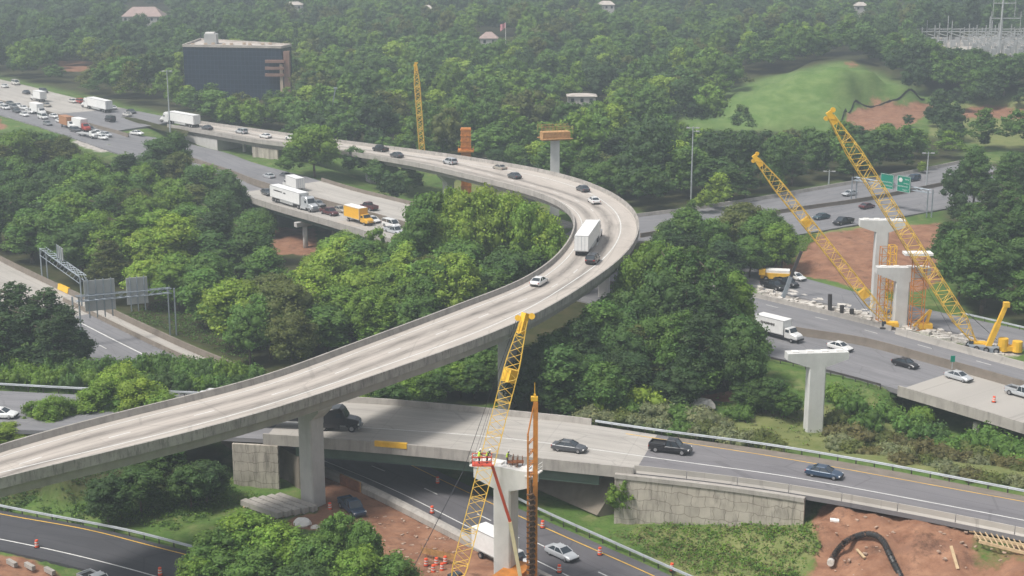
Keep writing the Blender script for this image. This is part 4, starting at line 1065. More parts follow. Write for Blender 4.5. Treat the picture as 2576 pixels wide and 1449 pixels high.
# things that must not be hidden by trees (picture outline, distance)
for poly, y in (([(462, 100), (725, 118), (725, 195), (690, 215), (600, 226), (530, 205), (466, 214)], 575),
                ([(1700, 300), (1900, 215), (2060, 170), (2180, 180), (2300, 236), (2130, 262), (2100, 315), (1850, 322)], 520),
                ([(2140, 310), (2125, 280), (2170, 258), (2360, 250), (2350, 285), (2290, 312)], 500), ([(2370, 272), (2576, 268), (2576, 340), (2440, 345), (2400, 320), (2350, 300)], 470),
                ([(2336, 95), (2576, 85), (2576, 132), (2450, 120)], 800), ([(315, 18), (410, 18), (400, 34), (318, 34)], 960), ([(1215, 80), (1245, 80), (1245, 105), (1215, 105)], 780), ([(1262, 60), (1282, 60), (1282, 95), (1262, 95)], 780),
                ([(1435, 236), (1493, 236), (1493, 252), (1435, 252)], 560), ([(158, 155), (230, 160), (230, 176), (160, 176)], 700),
                ([(1390, 360), (1405, 360), (1405, 520), (1388, 520)], 395), ([(1355, 320), (1430, 320), (1430, 352), (1355, 352)], 395), ([(1162, 322), (1186, 322), (1186, 385), (1162, 385)], 420), ([(1045, 158), (1068, 380), (1058, 380), (1040, 158)], 440),
                ([(1730, 315), (1745, 315), (1745, 480), (1730, 480)], 330), ([(605, 362), (720, 378), (700, 412), (640, 400)], 410),
                ([(735, 545), (760, 545), (760, 648), (735, 648)], 300), ([(640, 580), (735, 580), (735, 635), (640, 635)], 290), ([(760, 590), (790, 590), (790, 620), (760, 620)], 290),
                ([(1245, 880), (1303, 880), (1303, 1020), (1245, 1020)], 240), ([(1300, 480), (1345, 485), (1345, 530), (1300, 520)], 345), ([(1110, 445), (1160, 450), (1160, 480), (1115, 470)], 380), ([(1160, 450), (1200, 455), (1200, 475), (1160, 475)], 380),
                ([(1195, 462), (1300, 478), (1400, 520), (1432, 560), (1405, 580), (1380, 540), (1250, 478)], 330),
                ([(1990, 650), (2060, 590), (2185, 572), (2220, 700), (2050, 695), (1935, 665)], 320), ([(2230, 580), (2360, 565), (2350, 690), (2230, 690)], 300), ([(2020, 920), (2070, 920), (2070, 1080), (2020, 1080)], 228), ([(1970, 878), (2125, 878), (2125, 912), (1970, 912)], 230),
                ([(100, 640), (210, 700), (215, 720), (100, 650)], 240), ([(212, 700), (372, 695), (372, 770), (290, 785), (212, 782)], 238), ([(380, 720), (437, 720), (437, 848), (425, 848), (425, 750), (380, 745)], 230),
                ([(556, 1105), (748, 1110), (748, 1250), (660, 1240), (575, 1200)], 190), ([(2080, 1395), (2100, 1340), (2280, 1345), (2290, 1449), (2070, 1430)], 180), ([(1555, 1200), (2060, 1255), (2060, 1305), (1600, 1310)], 190)):
    keep_poly(poly, y)

def fill(poly, H, W, tones, group, kinds=('broad', 'tall'), du=7.0, dv=3.5, gskip=True, far=1., seed=0):
    """plant a stand so that its crowns cover the picture outline `poly`"""
    rg = random.Random(seed); vs_ = [q[1] for q in poly]; us_ = [q[0] for q in poly]; v = min(vs_); row = 0; n = 0
    while v < max(vs_):
        p = P((min(us_) + max(us_)) / 2, v, H * .6); s = proj(p.x, p.y, p.z)[2]
        u = min(us_) + (row % 2) * du * s * .5
        while u < max(us_):
            uu = u + rg.uniform(-.3, .3) * du * s; vv = v + rg.uniform(-.42, .42) * dv * s
            u += du * s
            if not inpoly([uu], [vv], poly)[0]: continue
            h = H * rg.uniform(.78, 1.18); wd = W * rg.uniform(.82, 1.2)
            g = 0
            for _ in range(2):
                p = P(uu, vv, g + h * .62); g = tz(p.x, p.y)
            k = 0
            while k < 3 and blocked(p.x, p.y, g, h, wd): h *= .8; wd *= .85; k += 1
            if k == 3 or on_road(p.x, p.y, wd * .35 if far == 1 else 3): continue
            tn = tones(uu, vv, rg) if callable(tones) else rg.choice(tones)
            kd = rg.choice(kinds); kd = 'pine' if (tn == 'dark green' and 'pine' in kinds) else kd
            tree(kd, p.x, p.y, h, wd, tn, rg.randrange(12), group, g); n += 1
        v += dv * s; row += 1
    return n

def tone_left(u, v, rg):
    dark = (u > 240 and v < 430) or u > 520 or (u < 180 and 430 < v < 640)
    if v > 590 and 320 < u < 530: return 'bright green'
    return rg.choice(['dark green', 'deep green', 'deep green', 'mid green']) if dark else rg.choice(['mid green', 'fresh green', 'fresh green', 'deep green', 'olive green'])
def tone_grove(u, v, rg):
    if 1100 < u < 1400 and v < 620: return rg.choice(['bright green', 'bright green', 'fresh green'])
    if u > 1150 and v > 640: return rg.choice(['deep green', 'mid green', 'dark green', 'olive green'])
    return rg.choice(['bright green', 'fresh green', 'fresh green', 'mid green', 'mid green', 'olive green'])
def tone_right(u, v, rg):
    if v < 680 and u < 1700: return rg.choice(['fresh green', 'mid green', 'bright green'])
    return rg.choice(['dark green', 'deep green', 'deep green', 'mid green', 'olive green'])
def tone_far(u, v, rg):
    return rg.choice(['deep green', 'mid green', 'mid green', 'fresh green', 'dark green', 'olive green', 'deep green'])

fill([(-90, 330), (60, 335), (165, 345), (200, 385), (300, 400), (420, 350), (480, 345), (560, 395), (632, 440), (672, 520), (690, 570), (650, 640), (520, 640), (430, 640), (330, 660), (200, 735), (110, 690), (-20, 655), (-90, 640)],
     13.5, 5.6, tone_left, 'trees of the wood on the left between the highways', ('broad', 'broad', 'tall', 'pine'), seed=1)
fill([(330, 700), (420, 640), (560, 640), (700, 680), (790, 640), (800, 590), (900, 560), (1000, 520), (1100, 520), (1220, 500), (1330, 540), (1400, 590), (1400, 650), (1290, 700), (1150, 760), (1020, 810), (900, 840), (840, 870), (700, 900), (640, 900), (560, 860), (480, 850), (420, 800), (330, 760)],
     12, 5.0, tone_grove, 'trees of the grove inside the flyover bend', ('broad', 'broad', 'tall'), seed=2)
fill([(1500, 740), (1580, 660), (1640, 600), (1720, 540), (1800, 560), (1930, 570), (1980, 600), (1900, 660), (1880, 760), (1890, 860), (1870, 930), (1700, 900), (1560, 900), (1400, 960), (1360, 930), (1400, 800)],
     12.5, 4.6, tone_right, 'trees of the tall grove outside the flyover bend', ('broad', 'tall', 'pine'), seed=3)
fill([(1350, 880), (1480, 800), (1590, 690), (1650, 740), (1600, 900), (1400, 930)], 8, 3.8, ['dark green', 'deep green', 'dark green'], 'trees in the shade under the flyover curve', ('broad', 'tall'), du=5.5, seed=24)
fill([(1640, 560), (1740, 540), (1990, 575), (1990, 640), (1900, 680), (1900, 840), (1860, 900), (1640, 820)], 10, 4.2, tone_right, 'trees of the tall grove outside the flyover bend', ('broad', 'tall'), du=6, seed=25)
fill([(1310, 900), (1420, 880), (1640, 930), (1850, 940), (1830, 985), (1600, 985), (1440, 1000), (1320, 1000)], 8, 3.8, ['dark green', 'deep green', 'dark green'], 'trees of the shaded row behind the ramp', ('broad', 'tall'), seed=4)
fill([(960, 960), (1050, 900), (1240, 830), (1245, 980), (1000, 985)], 8, 3.6, ['mid green', 'deep green', 'fresh green'], 'trees of the shaded row behind the ramp', ('broad',), seed=5)
fill([(2400, 400), (2480, 400), (2600, 430), (2640, 800), (2500, 780), (2420, 740), (2370, 700), (2370, 560), (2400, 490)], 14, 4.8, ['deep green', 'dark green', 'mid green', 'deep green'], 'trees of the dark wood at the right edge', ('broad', 'tall', 'pine'), seed=6)
fill([(-60, 1200), (150, 1170), (330, 1140), (540, 1110), (560, 1180), (500, 1230), (300, 1250), (100, 1240), (-60, 1240)], 6.5, 3.4, ['dark green', 'deep green', 'deep green'], 'trees below the flyover at left', ('broad', 'broad'), seed=7)
fill([(900, 400), (1080, 470), (1060, 490), (960, 480), (830, 440), (760, 440), (720, 410), (800, 420)], 8, 4.2, ['deep green', 'dark green', 'mid green'], 'trees between the flyover and the highway bridge', ('broad',), seed=8)
# single trees
for a in ((788, 312, 15, 7.5, 'fresh green', 'broad'), (735, 372, 9, 4.4, 'mid green', 'broad'), (890, 372, 9.5, 4.2, 'deep green', 'broad'), (960, 400, 9, 4.6, 'deep green', 'broad'), (1030, 420, 8.5, 4.4, 'deep green', 'broad')):
    tree_at(a[0], a[1], a[2], a[3], a[4], a[5], 'trees between the flyover and the highway bridge')
for a in ((35, 712, 15, 5.6, 'dark green', 'pine'), (110, 728, 14, 5.4, 'dark green', 'pine'), (165, 770, 12, 4.4, 'dark green', 'pine'), (-30, 735, 14, 5, 'dark green', 'pine'), (70, 770, 12, 5.2, 'dark green', 'pine'), (130, 800, 11, 5, 'dark green', 'pine'), (200, 838, 7, 2.8, 'dark green', 'pine'), (0, 790, 12, 5, 'dark green', 'pine')):
    tree_at(a[0], a[1], a[2], a[3], a[4], a[5], 'pines in front of the left road', g=1.)
for a in ((620, 1300, 9, 4.2, 'fresh green'), (545, 1345, 8, 3.8, 'mid green'), (700, 1325, 9, 4.0, 'fresh green'), (790, 1360, 8, 3.2, 'mid green'), (850, 1292, 8.5, 2.6, 'mid green'), (915, 1318, 8, 2.4, 'mid green'), (900, 1385, 7.5, 3.2, 'fresh green'), (985, 1400, 6.5, 2.9, 'mid green'), (500, 1400, 6, 3.0, 'fresh green'),
          (640, 1390, 8, 3.6, 'mid green'), (760, 1420, 7.5, 3.4, 'deep green')):
    tree_at(a[0], a[1], a[2], a[3], a[4], 'broad', 'trees along the bottom edge')
for a in ((300, 920, 9, 3.4, 'bright green'), (350, 955, 8, 3.6, 'bright green'), (250, 960, 7.5, 3.6, 'fresh green'), (400, 985, 6.5, 3.0, 'fresh green'), (130, 1000, 6.5, 2.9, 'fresh green'), (80, 1012, 5.5, 2.2, 'fresh green'), (190, 1010, 5, 2.7, 'fresh green'), (10, 1066, 4, 3.0, 'bright green'), (60, 1072, 3.4, 2.6, 'bright green'), (300, 1000, 5, 3.2, 'mid green'), (360, 890, 6.5, 1.6, 'mid green')):
    tree_at(a[0], a[1], a[2], a[3], a[4], 'broad', 'bright bushes on the bank between the ramp and the flyover', g=3.6 if a[1] > 950 else 3)
for a in ((1740, 505, 11, 2.9, 'mid green', 'tall'), (1808, 440, 9.5, 3.8, 'bright green', 'broad'), (1775, 482, 6, 2.6, 'bright green', 'broad'), (1870, 515, 10, 5, 'olive green', 'broad'), (1930, 545, 9, 4.4, 'mid green', 'broad'), (2400, 425, 11, 3.6, 'dark green', 'pine'), (2440, 395, 11, 3.6, 'dark green', 'pine'),
          (1480, 375, 12, 4.4, 'mid green', 'broad'), (1565, 390, 12, 5, 'mid green', 'broad'), (2140, 408, 5, 2.5, 'bright green', 'broad'), (2320, 408, 3.6, 1.8, 'bright green', 'broad'), (2400, 310, 9, 4.6, 'deep green', 'broad'), (2478, 335, 5, 2.4, 'dark green', 'broad'), (2285, 292, 4.6, 2, 'dark green', 'broad'),
          (2350, 262, 8, 3.6, 'dark green', 'broad'), (1566, 1208, 6.2, 1.9, 'fresh green', 'broad'), (1930, 950, 6, 3.6, 'deep green', 'broad'), (1975, 985, 4.4, 2.6, 'mid green', 'broad'), (1880, 965, 4.5, 3, 'deep green', 'broad')):
    tree_at(a[0], a[1], a[2], a[3], a[4], a[5], 'single trees beside the roads', g=(.05 if a[0] == 1566 else None))

fill([(1640, 500), (1750, 490), (2250, 408), (2420, 372), (2420, 345), (2250, 378), (1750, 458), (1640, 474)], 10, 4.0, ['dark green', 'deep green', 'dark green'], 'dark front row of the forest above the upper right highway', ('tall', 'pine'), dv=2.4, du=5.5, seed=31)
fill([(480, 285), (740, 322), (1100, 372), (1300, 398), (1450, 434), (1600, 492), (1600, 465), (1450, 405), (1300, 368), (1100, 343), (740, 293), (480, 258)], 9, 4.2, ['deep green', 'dark green', 'mid green'], 'front row of the forest behind the far flyover leg', ('broad', 'tall'), dv=2.4, du=6, seed=32)
fill([(2190, 150), (2330, 130), (2450, 150), (2620, 160), (2620, 205), (2480, 208), (2330, 200), (2230, 186)], 12, 5.4, ['dark green', 'deep green', 'dark green', 'mid green'], 'dark trees right of the grassy mound', ('broad', 'pine'), seed=33)
for u, v, H, W in ((2365, 236, 9, 4), (2410, 222, 8, 4.6), (2470, 205, 8, 4.8), (2530, 200, 8, 5), (2580, 198, 8, 5), (2345, 268, 5, 2.6), (2385, 262, 6, 3)):
    tree_at(u, v, H, W, 'dark green', 'broad', 'dark trees right of the grassy mound')
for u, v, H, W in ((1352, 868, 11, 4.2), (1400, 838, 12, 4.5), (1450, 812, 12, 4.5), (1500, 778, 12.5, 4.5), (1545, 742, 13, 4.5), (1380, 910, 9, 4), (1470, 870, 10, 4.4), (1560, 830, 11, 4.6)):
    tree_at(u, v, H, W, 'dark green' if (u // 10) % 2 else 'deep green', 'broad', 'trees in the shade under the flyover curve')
for k in range(10):
    tree_at(905 + k * 36, 955 - k * 8 + (k % 3) * 12, 6.5, 3.3, ['mid green', 'fresh green', 'deep green'][k % 3], 'broad', 'trees of the shaded row behind the ramp')
for k in range(9):
    tree_at(1330 + k * 62, 905 - (k % 3) * 35 + k * 4, 9.5 if k < 5 else 7.5, 4.2, ['dark green', 'deep green', 'dark green', 'mid green'][k % 4], 'broad', 'trees of the shaded row behind the ramp')
for k in range(7):
    tree_at(1560 + k * 52, 800 - (k % 2) * 40, 12, 4.6, ['deep green', 'dark green', 'mid green'][k % 3], 'tall' if k % 2 else 'broad', 'trees of the tall grove outside the flyover bend')
for u, v, H, W, tn, kd in ((1058, 528, 17, 4.2, 'mid green', 'broad'), (1075, 500, 19, 5.2, 'mid green', 'broad'), (1125, 492, 20, 5.0, 'fresh green', 'broad'), (1175, 482, 20, 5.4, 'bright green', 'broad'), (1225, 482, 20, 5.4, 'bright green', 'broad'), (1275, 492, 19, 5.0, 'bright green', 'broad'),
                           (1322, 515, 18, 4.8, 'fresh green', 'broad'), (1362, 540, 16, 4.4, 'bright green', 'broad'), (1392, 572, 14, 3.8, 'fresh green', 'broad'), (1060, 560, 17, 4.8, 'mid green', 'tall'), (1150, 545, 17, 5, 'fresh green', 'broad'), (1250, 550, 17, 5, 'fresh green', 'broad'), (945, 592, 12, 3.2, 'fresh green', 'tall'), (860, 600, 13, 4.8, 'bright green', 'broad'), (800, 640, 11, 4.4, 'bright green', 'broad'),
                           (1085, 668, 13, 5.4, 'mid green', 'broad'), (580, 712, 13, 6.2, 'bright green', 'broad'), (710, 715, 14, 6.0, 'olive green', 'broad'), (455, 578, 12, 4.8, 'bright green', 'broad'), (370, 600, 11, 4.0, 'bright green', 'tall'), (960, 715, 11, 5, 'fresh green', 'broad')):
    tree_at(u, v, H, W, tn, kd, 'trees of the grove inside the flyover bend')
for u, v, H, W, tn, kd in ((1600, 655, 15, 4.2, 'fresh green', 'broad'), (1645, 612, 18, 5.0, 'fresh green', 'broad'), (1700, 640, 19, 4.6, 'mid green', 'pine'), (1752, 628, 20, 4.6, 'deep green', 'pine'), (1800, 660, 20, 4.6, 'deep green', 'pine'), (1850, 700, 15, 4.0, 'fresh green', 'tall'), (1665, 705, 16, 5, 'deep green', 'broad'), (1730, 720, 16, 5, 'dark green', 'pine'), (1800, 745, 15, 4.6, 'dark green', 'pine'), (1590, 740, 14, 4.8, 'deep green', 'broad')):
    tree_at(u, v, H, W, tn, kd, 'trees of the tall grove outside the flyover bend')
for u, v, H, W, tn, kd in ((1690, 560, 11, 4.2, 'deep green', 'broad'), (1790, 552, 12, 4.8, 'mid green', 'broad'), (1850, 540, 12, 4.8, 'olive green', 'broad'), (1905, 548, 12, 4.6, 'mid green', 'broad'), (1955, 565, 11, 4.4, 'fresh green', 'broad'), (1740, 590, 10, 4.6, 'dark green', 'pine'), (1890, 600, 9, 4.2, 'mid green', 'broad')):
    tree_at(u, v, H, W, tn, kd, 'trees between the upper right highway and the interstate')
# far forest: candidates over the whole plain behind the roads
rg = random.Random(5); cand = []
y = 345.
while y < 1330:
    x = -y * .40 + rg.uniform(0, 6)
    stepx = 10.5 if y < 800 else 12.5
    while x < y * .40:
        xx = x + rg.uniform(-2.2, 2.2); yy = y + rg.uniform(-5, 5); x += stepx
        cand.append((xx, yy, rg.uniform(10, 18) * (1 if y < 700 else 1.1), rg.uniform(4.8, 7.6), rg.randrange(12), rg.random()))
    y += 13 if y < 800 else 20
ga = terr([c[0] for c in cand], [c[1] for c in cand])
NOZONE = [([(1690, 330), (1800, 262), (1880, 215), (2000, 175), (2110, 150), (2200, 165), (2330, 240), (2380, 245), (2480, 262), (2620, 250), (2620, 385), (2480, 372), (2380, 350), (2330, 345), (2130, 335)], 400, 700)]
far = []
for c, g in zip(cand, ga):
    u, v, s = proj(c[0], c[1], g)
    if not (-160 < u < 2740) or v < -140: continue
    # the wood starts behind the flyover's far leg and the upper right highway
    if u < 480 and c[1] < 430: continue
    if abs(c[0] + 105) < 26 and 566 < c[1] < 625: continue
    if inpoly([u], [v], [(-200, 150), (470, 320), (600, 352), (1100, 415), (1420, 490), (1600, 545), (1620, 560), (1700, 530), (2250, 446), (2600, 376), (2800, 334), (2800, 1000), (-200, 1000)])[0]: continue
    if inpoly([u], [v], NOZONE[0][0])[0]: continue
    if on_road(c[0], c[1], 4): continue
    h, wd, k = c[2], c[3], 0
    if u > 1400 and c[1] < 470 and c[5] < .45: h *= 1.1
    while k < 3 and blocked(c[0], c[1], g, h, wd): h *= .78; wd *= .85; k += 1
    if k == 3: continue
    dk = (u > 1500 and c[1] < 430) or (u > 2300 and v < 320) or (u < 640 and v < 200)
    tn = (['dark green', 'deep green', 'dark green', 'deep green', 'mid green'] if dk else ['deep green', 'mid green', 'mid green', 'fresh green', 'dark green', 'olive green', 'deep green', 'fresh green', 'mid green'])[int(c[5] * 997) % (5 if dk else 9)]
    if c[4] == 3 and v > 160: tn = 'bright green'
    far.append((c[1], c[0], c[1], h, wd, tn, c[4], g))
far.sort()
big = [t for t in TREES if t['kind'] != 'shrub']
if len(big) > 300:
    big.sort(key=lambda t: -t['W'] * t['s'])
    for t in big[300:]:
        TREES.remove(t); far.append((t['y'], t['x'], t['y'], t['H'], t['W'], t['tone'], t['var'], t['g']))

n_near = 0
print('near trees', len(TREES), 'far candidates', len(far))
for f in far[:n_near]:
    tree('pine' if f[5] == 'dark green' and f[6] % 2 else ('tall' if f[6] % 3 == 0 else 'broad'), f[1], f[2], f[3], f[4], f[5], f[6], 'front trees of the forest behind the roads', f[7])
rest = far[n_near:]
LOW = {}
for i in range(5): LOW[i] = crown_arrays('broad' if i < 3 else ('tall' if i == 3 else 'pine'), 500 + i, 14, 4.8, 20, 52, .56, ck=.80)
VV, F4s, F3s, TT = [], [], [], []; off = 0
rg2 = np.random.default_rng(3)
for f in rest:
    V, f4, T, cv, cf, ct = LOW[f[6] % 5]
    a = rg2.uniform(0, 2 * PI); ca, sa = math.cos(a), math.sin(a); k, kz = f[4] / 4.8, f[3] / 14
    Rm = np.array([[ca * k, -sa * k, 0], [sa * k, ca * k, 0], [0, 0, kz]])
    allv = np.concatenate([V, cv]) @ Rm.T + [f[1], f[2], f[7]]
    col = np.array([*TONE[f[5]], 1]) * np.array([rg2.uniform(.85, 1.15)] * 3 + [1]); 
    VV.append(allv); TT.append(np.concatenate([T, ct]) * col); F4s.append(f4 + off); F3s.append(cf + len(V) + off); off += len(allv)
fm = np_mesh('forest', np.concatenate(VV), np.concatenate(F4s), np.concatenate(F3s), np.concatenate(TT))
fo = put('forest', fm); fo.color = (1, 1, 1, 1); tag(fo, kind='stuff')
print('forest trees', len(rest), 'faces', len(fm.polygons))

# ---- shrubs
def shrub(u, v, H, W, tone, g, group):
    p = P(u, v, g + H * .5); tree('shrub', p.x, p.y, H, W, tone, random.randrange(10), group, g if g is not None else None)
rs = random.Random(12)
for k in range(22):   # long hedge
    u = -20 + k * 31; v = 905 + 22 * (k / 21) + rs.uniform(-10, 10); shrub(u, v, rs.uniform(3.4, 5.0), rs.uniform(2.6, 3.6), rs.choice(['mid green', 'fresh green', 'mid green', 'deep green']), 2.4, 'bushes of the long hedge at left')
for k in range(18):
    u = 0 + k * 36; v = 938 + 18 * (k / 17) + rs.uniform(-7, 7); shrub(u, v, rs.uniform(3.0, 4.2), rs.uniform(2.4, 3.2), rs.choice(['mid green', 'deep green', 'fresh green']), 4.6, 'bushes of the long hedge at left')
def rowpts(pts, n):
    d = [0]
    for a, b in zip(pts[:-1], pts[1:]): d.append(d[-1] + math.hypot(b[0] - a[0], b[1] - a[1]))
    for k in range(n):
        t = d[-1] * (k + .5) / n; i = max(j for j in range(len(d) - 1) if d[j] <= t); f = (t - d[i]) / (d[i + 1] - d[i]); yield tuple(pts[i][c] + (pts[i + 1][c] - pts[i][c]) * f for c in range(2))
for (pts, n, h, tn) in (([(1460, 1030), (1600, 1050), (1800, 1085), (1960, 1106)], 15, 2.6, ['grey green', 'grey green', 'mid green', 'olive green']), ([(1500, 1010), (1650, 1020), (1850, 1062)], 9, 2.6, ['grey green', 'mid green', 'grey green']),
                        ([(2090, 1110), (2250, 1140), (2450, 1185), (2600, 1215)], 12, 2.4, ['grey green', 'olive green', 'grey green', 'brownish green']), ([(2080, 1075), (2250, 1100), (2420, 1140), (2600, 1180)], 10, 2.8, ['olive green', 'mid green', 'grey green', 'brownish green']),
                        ([(1480, 985), (1560, 990), (1640, 985)], 4, 4.6, ['fresh green', 'bright green'])):
    for u, v in rowpts(pts, n):
        p = P(u, v, 5); g = max(tz(p.x, p.y), 2.); H = h * rs.uniform(.75, 1.25)
        shrub(u + rs.uniform(-12, 12), v + rs.uniform(-8, 8), H, H * rs.uniform(.85, 1.1), rs.choice(tn), g, 'shrubs on the bank above the ramp at right')
for u, v, h, wd, tn in ((2140, 1010, 4.5, 3.4, 'mid green'), (2220, 1030, 4, 3.4, 'mid green'), (2180, 1050, 4.4, 3.6, 'mid green'), (2290, 1060, 4.4, 3.8, 'mid green'), (2350, 1080, 3.8, 3.4, 'deep green'), (2400, 1110, 4.2, 3.6, 'mid green'), (2480, 1095, 4.6, 3.8, 'mid green'), (2550, 1120, 4.6, 4, 'mid green'),
                        (2100, 1045, 3, 2.6, 'olive green'), (2450, 1130, 3.8, 3.2, 'olive green'), (2250, 985, 2.4, 2, 'deep green'), (2600, 1160, 4, 3.4, 'mid green'), (1980, 1010, 4, 3.2, 'mid green'), (1920, 1000, 4.4, 3.6, 'deep green'), (2110, 985, 3.4, 2.6, 'fresh green'), (2160, 1085, 3, 2.8, 'mid green'), (2320, 1035, 2.6, 2.4, 'fresh green'), (2200, 1000, 2.6, 2.4, 'olive green'), (1860, 1030, 3, 2.8, 'mid green')):
    p = P(u, v, 1.5); g = tz(p.x, p.y); shrub(u, v, h, wd, tn, g, 'bushes between the ramp and the interstate')

ORD = ['leftmost', 'second from left', 'third from left', 'fourth from left', 'fifth from left', 'sixth from left', 'seventh from left', 'eighth from left', 'ninth from left', 'tenth from left']
def tree_labels():
    by = {}
    for t in TREES:
        best = min(LANDMARKS, key=lambda l: ((l[0] - t['u']) / 1.2) ** 2 + (l[1] - t['v']) ** 2)
        dx, dy = t['u'] - best[0], t['v'] - best[1]
        dirn = ('right of' if dx > 0 else 'left of') if abs(dx) > abs(dy) * 1.3 else ('below' if dy > 0 else 'above')
        if dirn == 'above': dirn = 'behind'
        if dirn == 'below': dirn = 'in front of'
        far_ = math.hypot(dx, dy) > 110
        sz = '' if t['kind'] == 'shrub' else ('big ' if t['W'] > 5 else ('small ' if t['W'] < 3.4 else ''))
        kn = {'broad': 'leafy tree', 'tall': 'narrow tree', 'pine': 'pine', 'shrub': 'bush'}[t['kind']]
        t['base'] = f"{sz}{t['tone']} {kn} {dirn} {best[2]}"
        by.setdefault(t['base'], []).append(t)
    for b, ts in by.items():
        if len(ts) == 1: ts[0]['label'] = b; continue
        ts.sort(key=lambda t: t['u'])
        for i, t in enumerate(ts): t['label'] = f"{ORD[i] if i < 10 else 'number ' + str(i + 1)} {b}"
tree_labels()
for t in TREES:
    if len(t['label'].split()) > 16: t['label'] = t['label'].replace('leafy ', '').replace('narrow ', 'slim ')
    if len(t['label'].split()) > 16: t['label'] = t['label'].replace(' from left', '')
rt = random.Random(77)
for t in TREES:
    kinds = [k for k in PROTO if k[0] == t['kind']]; cm, tm, H0, W0 = PROTO[(t['kind'], t['var'] % len(kinds))]
    nm = {'broad': 'tree', 'tall': 'tree', 'pine': 'pine_tree', 'shrub': 'bush'}[t['kind']]
    c = TONE[t['tone']]; f = rt.uniform(.86, 1.16)
    if t['kind'] == 'shrub':
        o = put(nm, cm); tag(o, t['label'], 'bush', t['group']); o.location = (t['x'], t['y'], t['g'] - .1); o.rotation_euler = (0, 0, rt.uniform(0, 6.28))
        o.scale = (t['W'] / W0, t['W'] / W0, t['H'] / H0); o.color = (c[0] * f, c[1] * f, c[2] * f, 1); continue
    r = thing(nm, t['label'], 'tree', (t['x'], t['y'], t['g'] - .1), rt.uniform(0, 6.28), t['group'])
    r.scale = (t['W'] / W0, t['W'] / W0, t['H'] / H0)
    put('crown', cm, r, (c[0] * f, c[1] * f, c[2] * f)); put('trunk', tm, r)

# ---- weeds and long grass: one uncountable cover
def weeds(polys, n, size, seed):
    rg = np.random.default_rng(seed); V, T = [], []
    for poly, tone in polys:
        us_ = [q[0] for q in poly]; vs_ = [q[1] for q in poly]
        uu = rg.uniform(min(us_), max(us_), n); vv = rg.uniform(min(vs_), max(vs_), n); m = inpoly(uu, vv, poly); uu, vv = uu[m], vv[m]
        z = np.zeros(len(uu))
        for _ in range(2):
            pts = [P(a, b_, c) for a, b_, c in zip(uu, vv, z)]; xs = np.array([p.x for p in pts]); ys_ = np.array([p.y for p in pts]); z = terr(xs, ys_)
        ok = np.array([not on_road(a, b_, .4) for a, b_ in zip(xs, ys_)]); xs, ys_, z = xs[ok], ys_[ok], z[ok]
        k = 7
        c = np.repeat(np.stack([xs, ys_, z], 1), k, 0); m = len(c)
        clump = np.repeat(rg.uniform(.5, 1.4, len(xs)), k)[:, None]
        p = c + rg.normal(size=(m, 3)) * [.35, .35, .0] * clump + [0, 0, 1] * clump * rg.uniform(.05, .45, (m, 1))
        nr = rg.normal(size=(m, 3)) + [0, 0, 1.2]; nr /= np.linalg.norm(nr, axis=1)[:, None]
        h = np.cross(nr, rg.normal(size=(m, 3))); h /= np.linalg.norm(h, axis=1)[:, None]; kk = np.cross(nr, h); s = size * rg.uniform(.6, 1.4, (m, 1))
        V.append(np.stack([p - h * s * .6, p - kk * s * .4, p + h * s * .6, p + kk * s * .4], 1).reshape(-1, 3))
        base = np.array([TONE[q] for q in tone])[rg.integers(0, len(tone), len(xs))]; base = np.repeat(base, k, 0) * rg.uniform(.75, 1.25, (m, 1))
        T.append(np.repeat(np.c_[base, np.ones(m)], 4, 0))
    V = np.concatenate(V); T = np.concatenate(T)
    return np_mesh('weeds', V, np.arange(len(V)).reshape(-1, 4), np.zeros((0, 3), int), T)
wm = weeds([([(1540, 1345), (1640, 1325), (1750, 1312), (2050, 1312), (2060, 1340), (2020, 1449), (1760, 1449), (1640, 1400)], ['fresh green', 'mid green', 'mid green', 'brownish green', 'fresh green']),
            ([(100, 1260), (300, 1260), (520, 1210), (740, 1270), (700, 1330), (560, 1375), (300, 1310)], ['mid green', 'fresh green', 'deep green']),
            ([(-20, 1200), (350, 1180), (560, 1190), (540, 1240), (200, 1270), (-20, 1250)], ['dark green', 'deep green']),
            ([(1440, 1030), (1900, 960), (2180, 965), (2576, 1110), (2576, 1220), (2000, 1118), (1500, 1050)], ['olive green', 'mid green', 'grey green', 'brownish green', 'fresh green']),
            ([(-20, 960), (640, 975), (640, 930), (-20, 900)], ['mid green', 'fresh green']), ([(0, 1072), (300, 1040), (520, 985), (0, 1030)], ['bright green', 'fresh green']),
            ([(300, 800), (420, 830), (640, 920), (640, 880), (400, 760)], ['mid green', 'deep green']), ([(2000, 650), (2060, 590), (1990, 590), (1900, 650)], ['fresh green', 'mid green']),
            ([(1130, 480), (1250, 490), (1400, 545), (1400, 580), (1150, 560)], ['fresh green', 'bright green', 'olive green'])], 1500, .26, 9)
wo = put('weeds', wm); wo.color = (1, 1, 1, 1); tag(wo, kind='stuff')
# ================================================================== VEHICLES
def wheel_mesh(r, w):
    mb = MB(); mb.mi = 0; mb.tube((0, -w / 2, 0), (0, w / 2, 0), r, r, 16); mb.mi = 1
    mb.tube((0, -w / 2 - .012, 0), (0, w / 2 + .012, 0), r * .58, r * .58, 12); return mb.mesh('wheel', ['black_rubber', 'rim'])
WH = {k: wheel_mesh(*k) for k in ((.33, .22), (.42, .28), (.52, .32))}

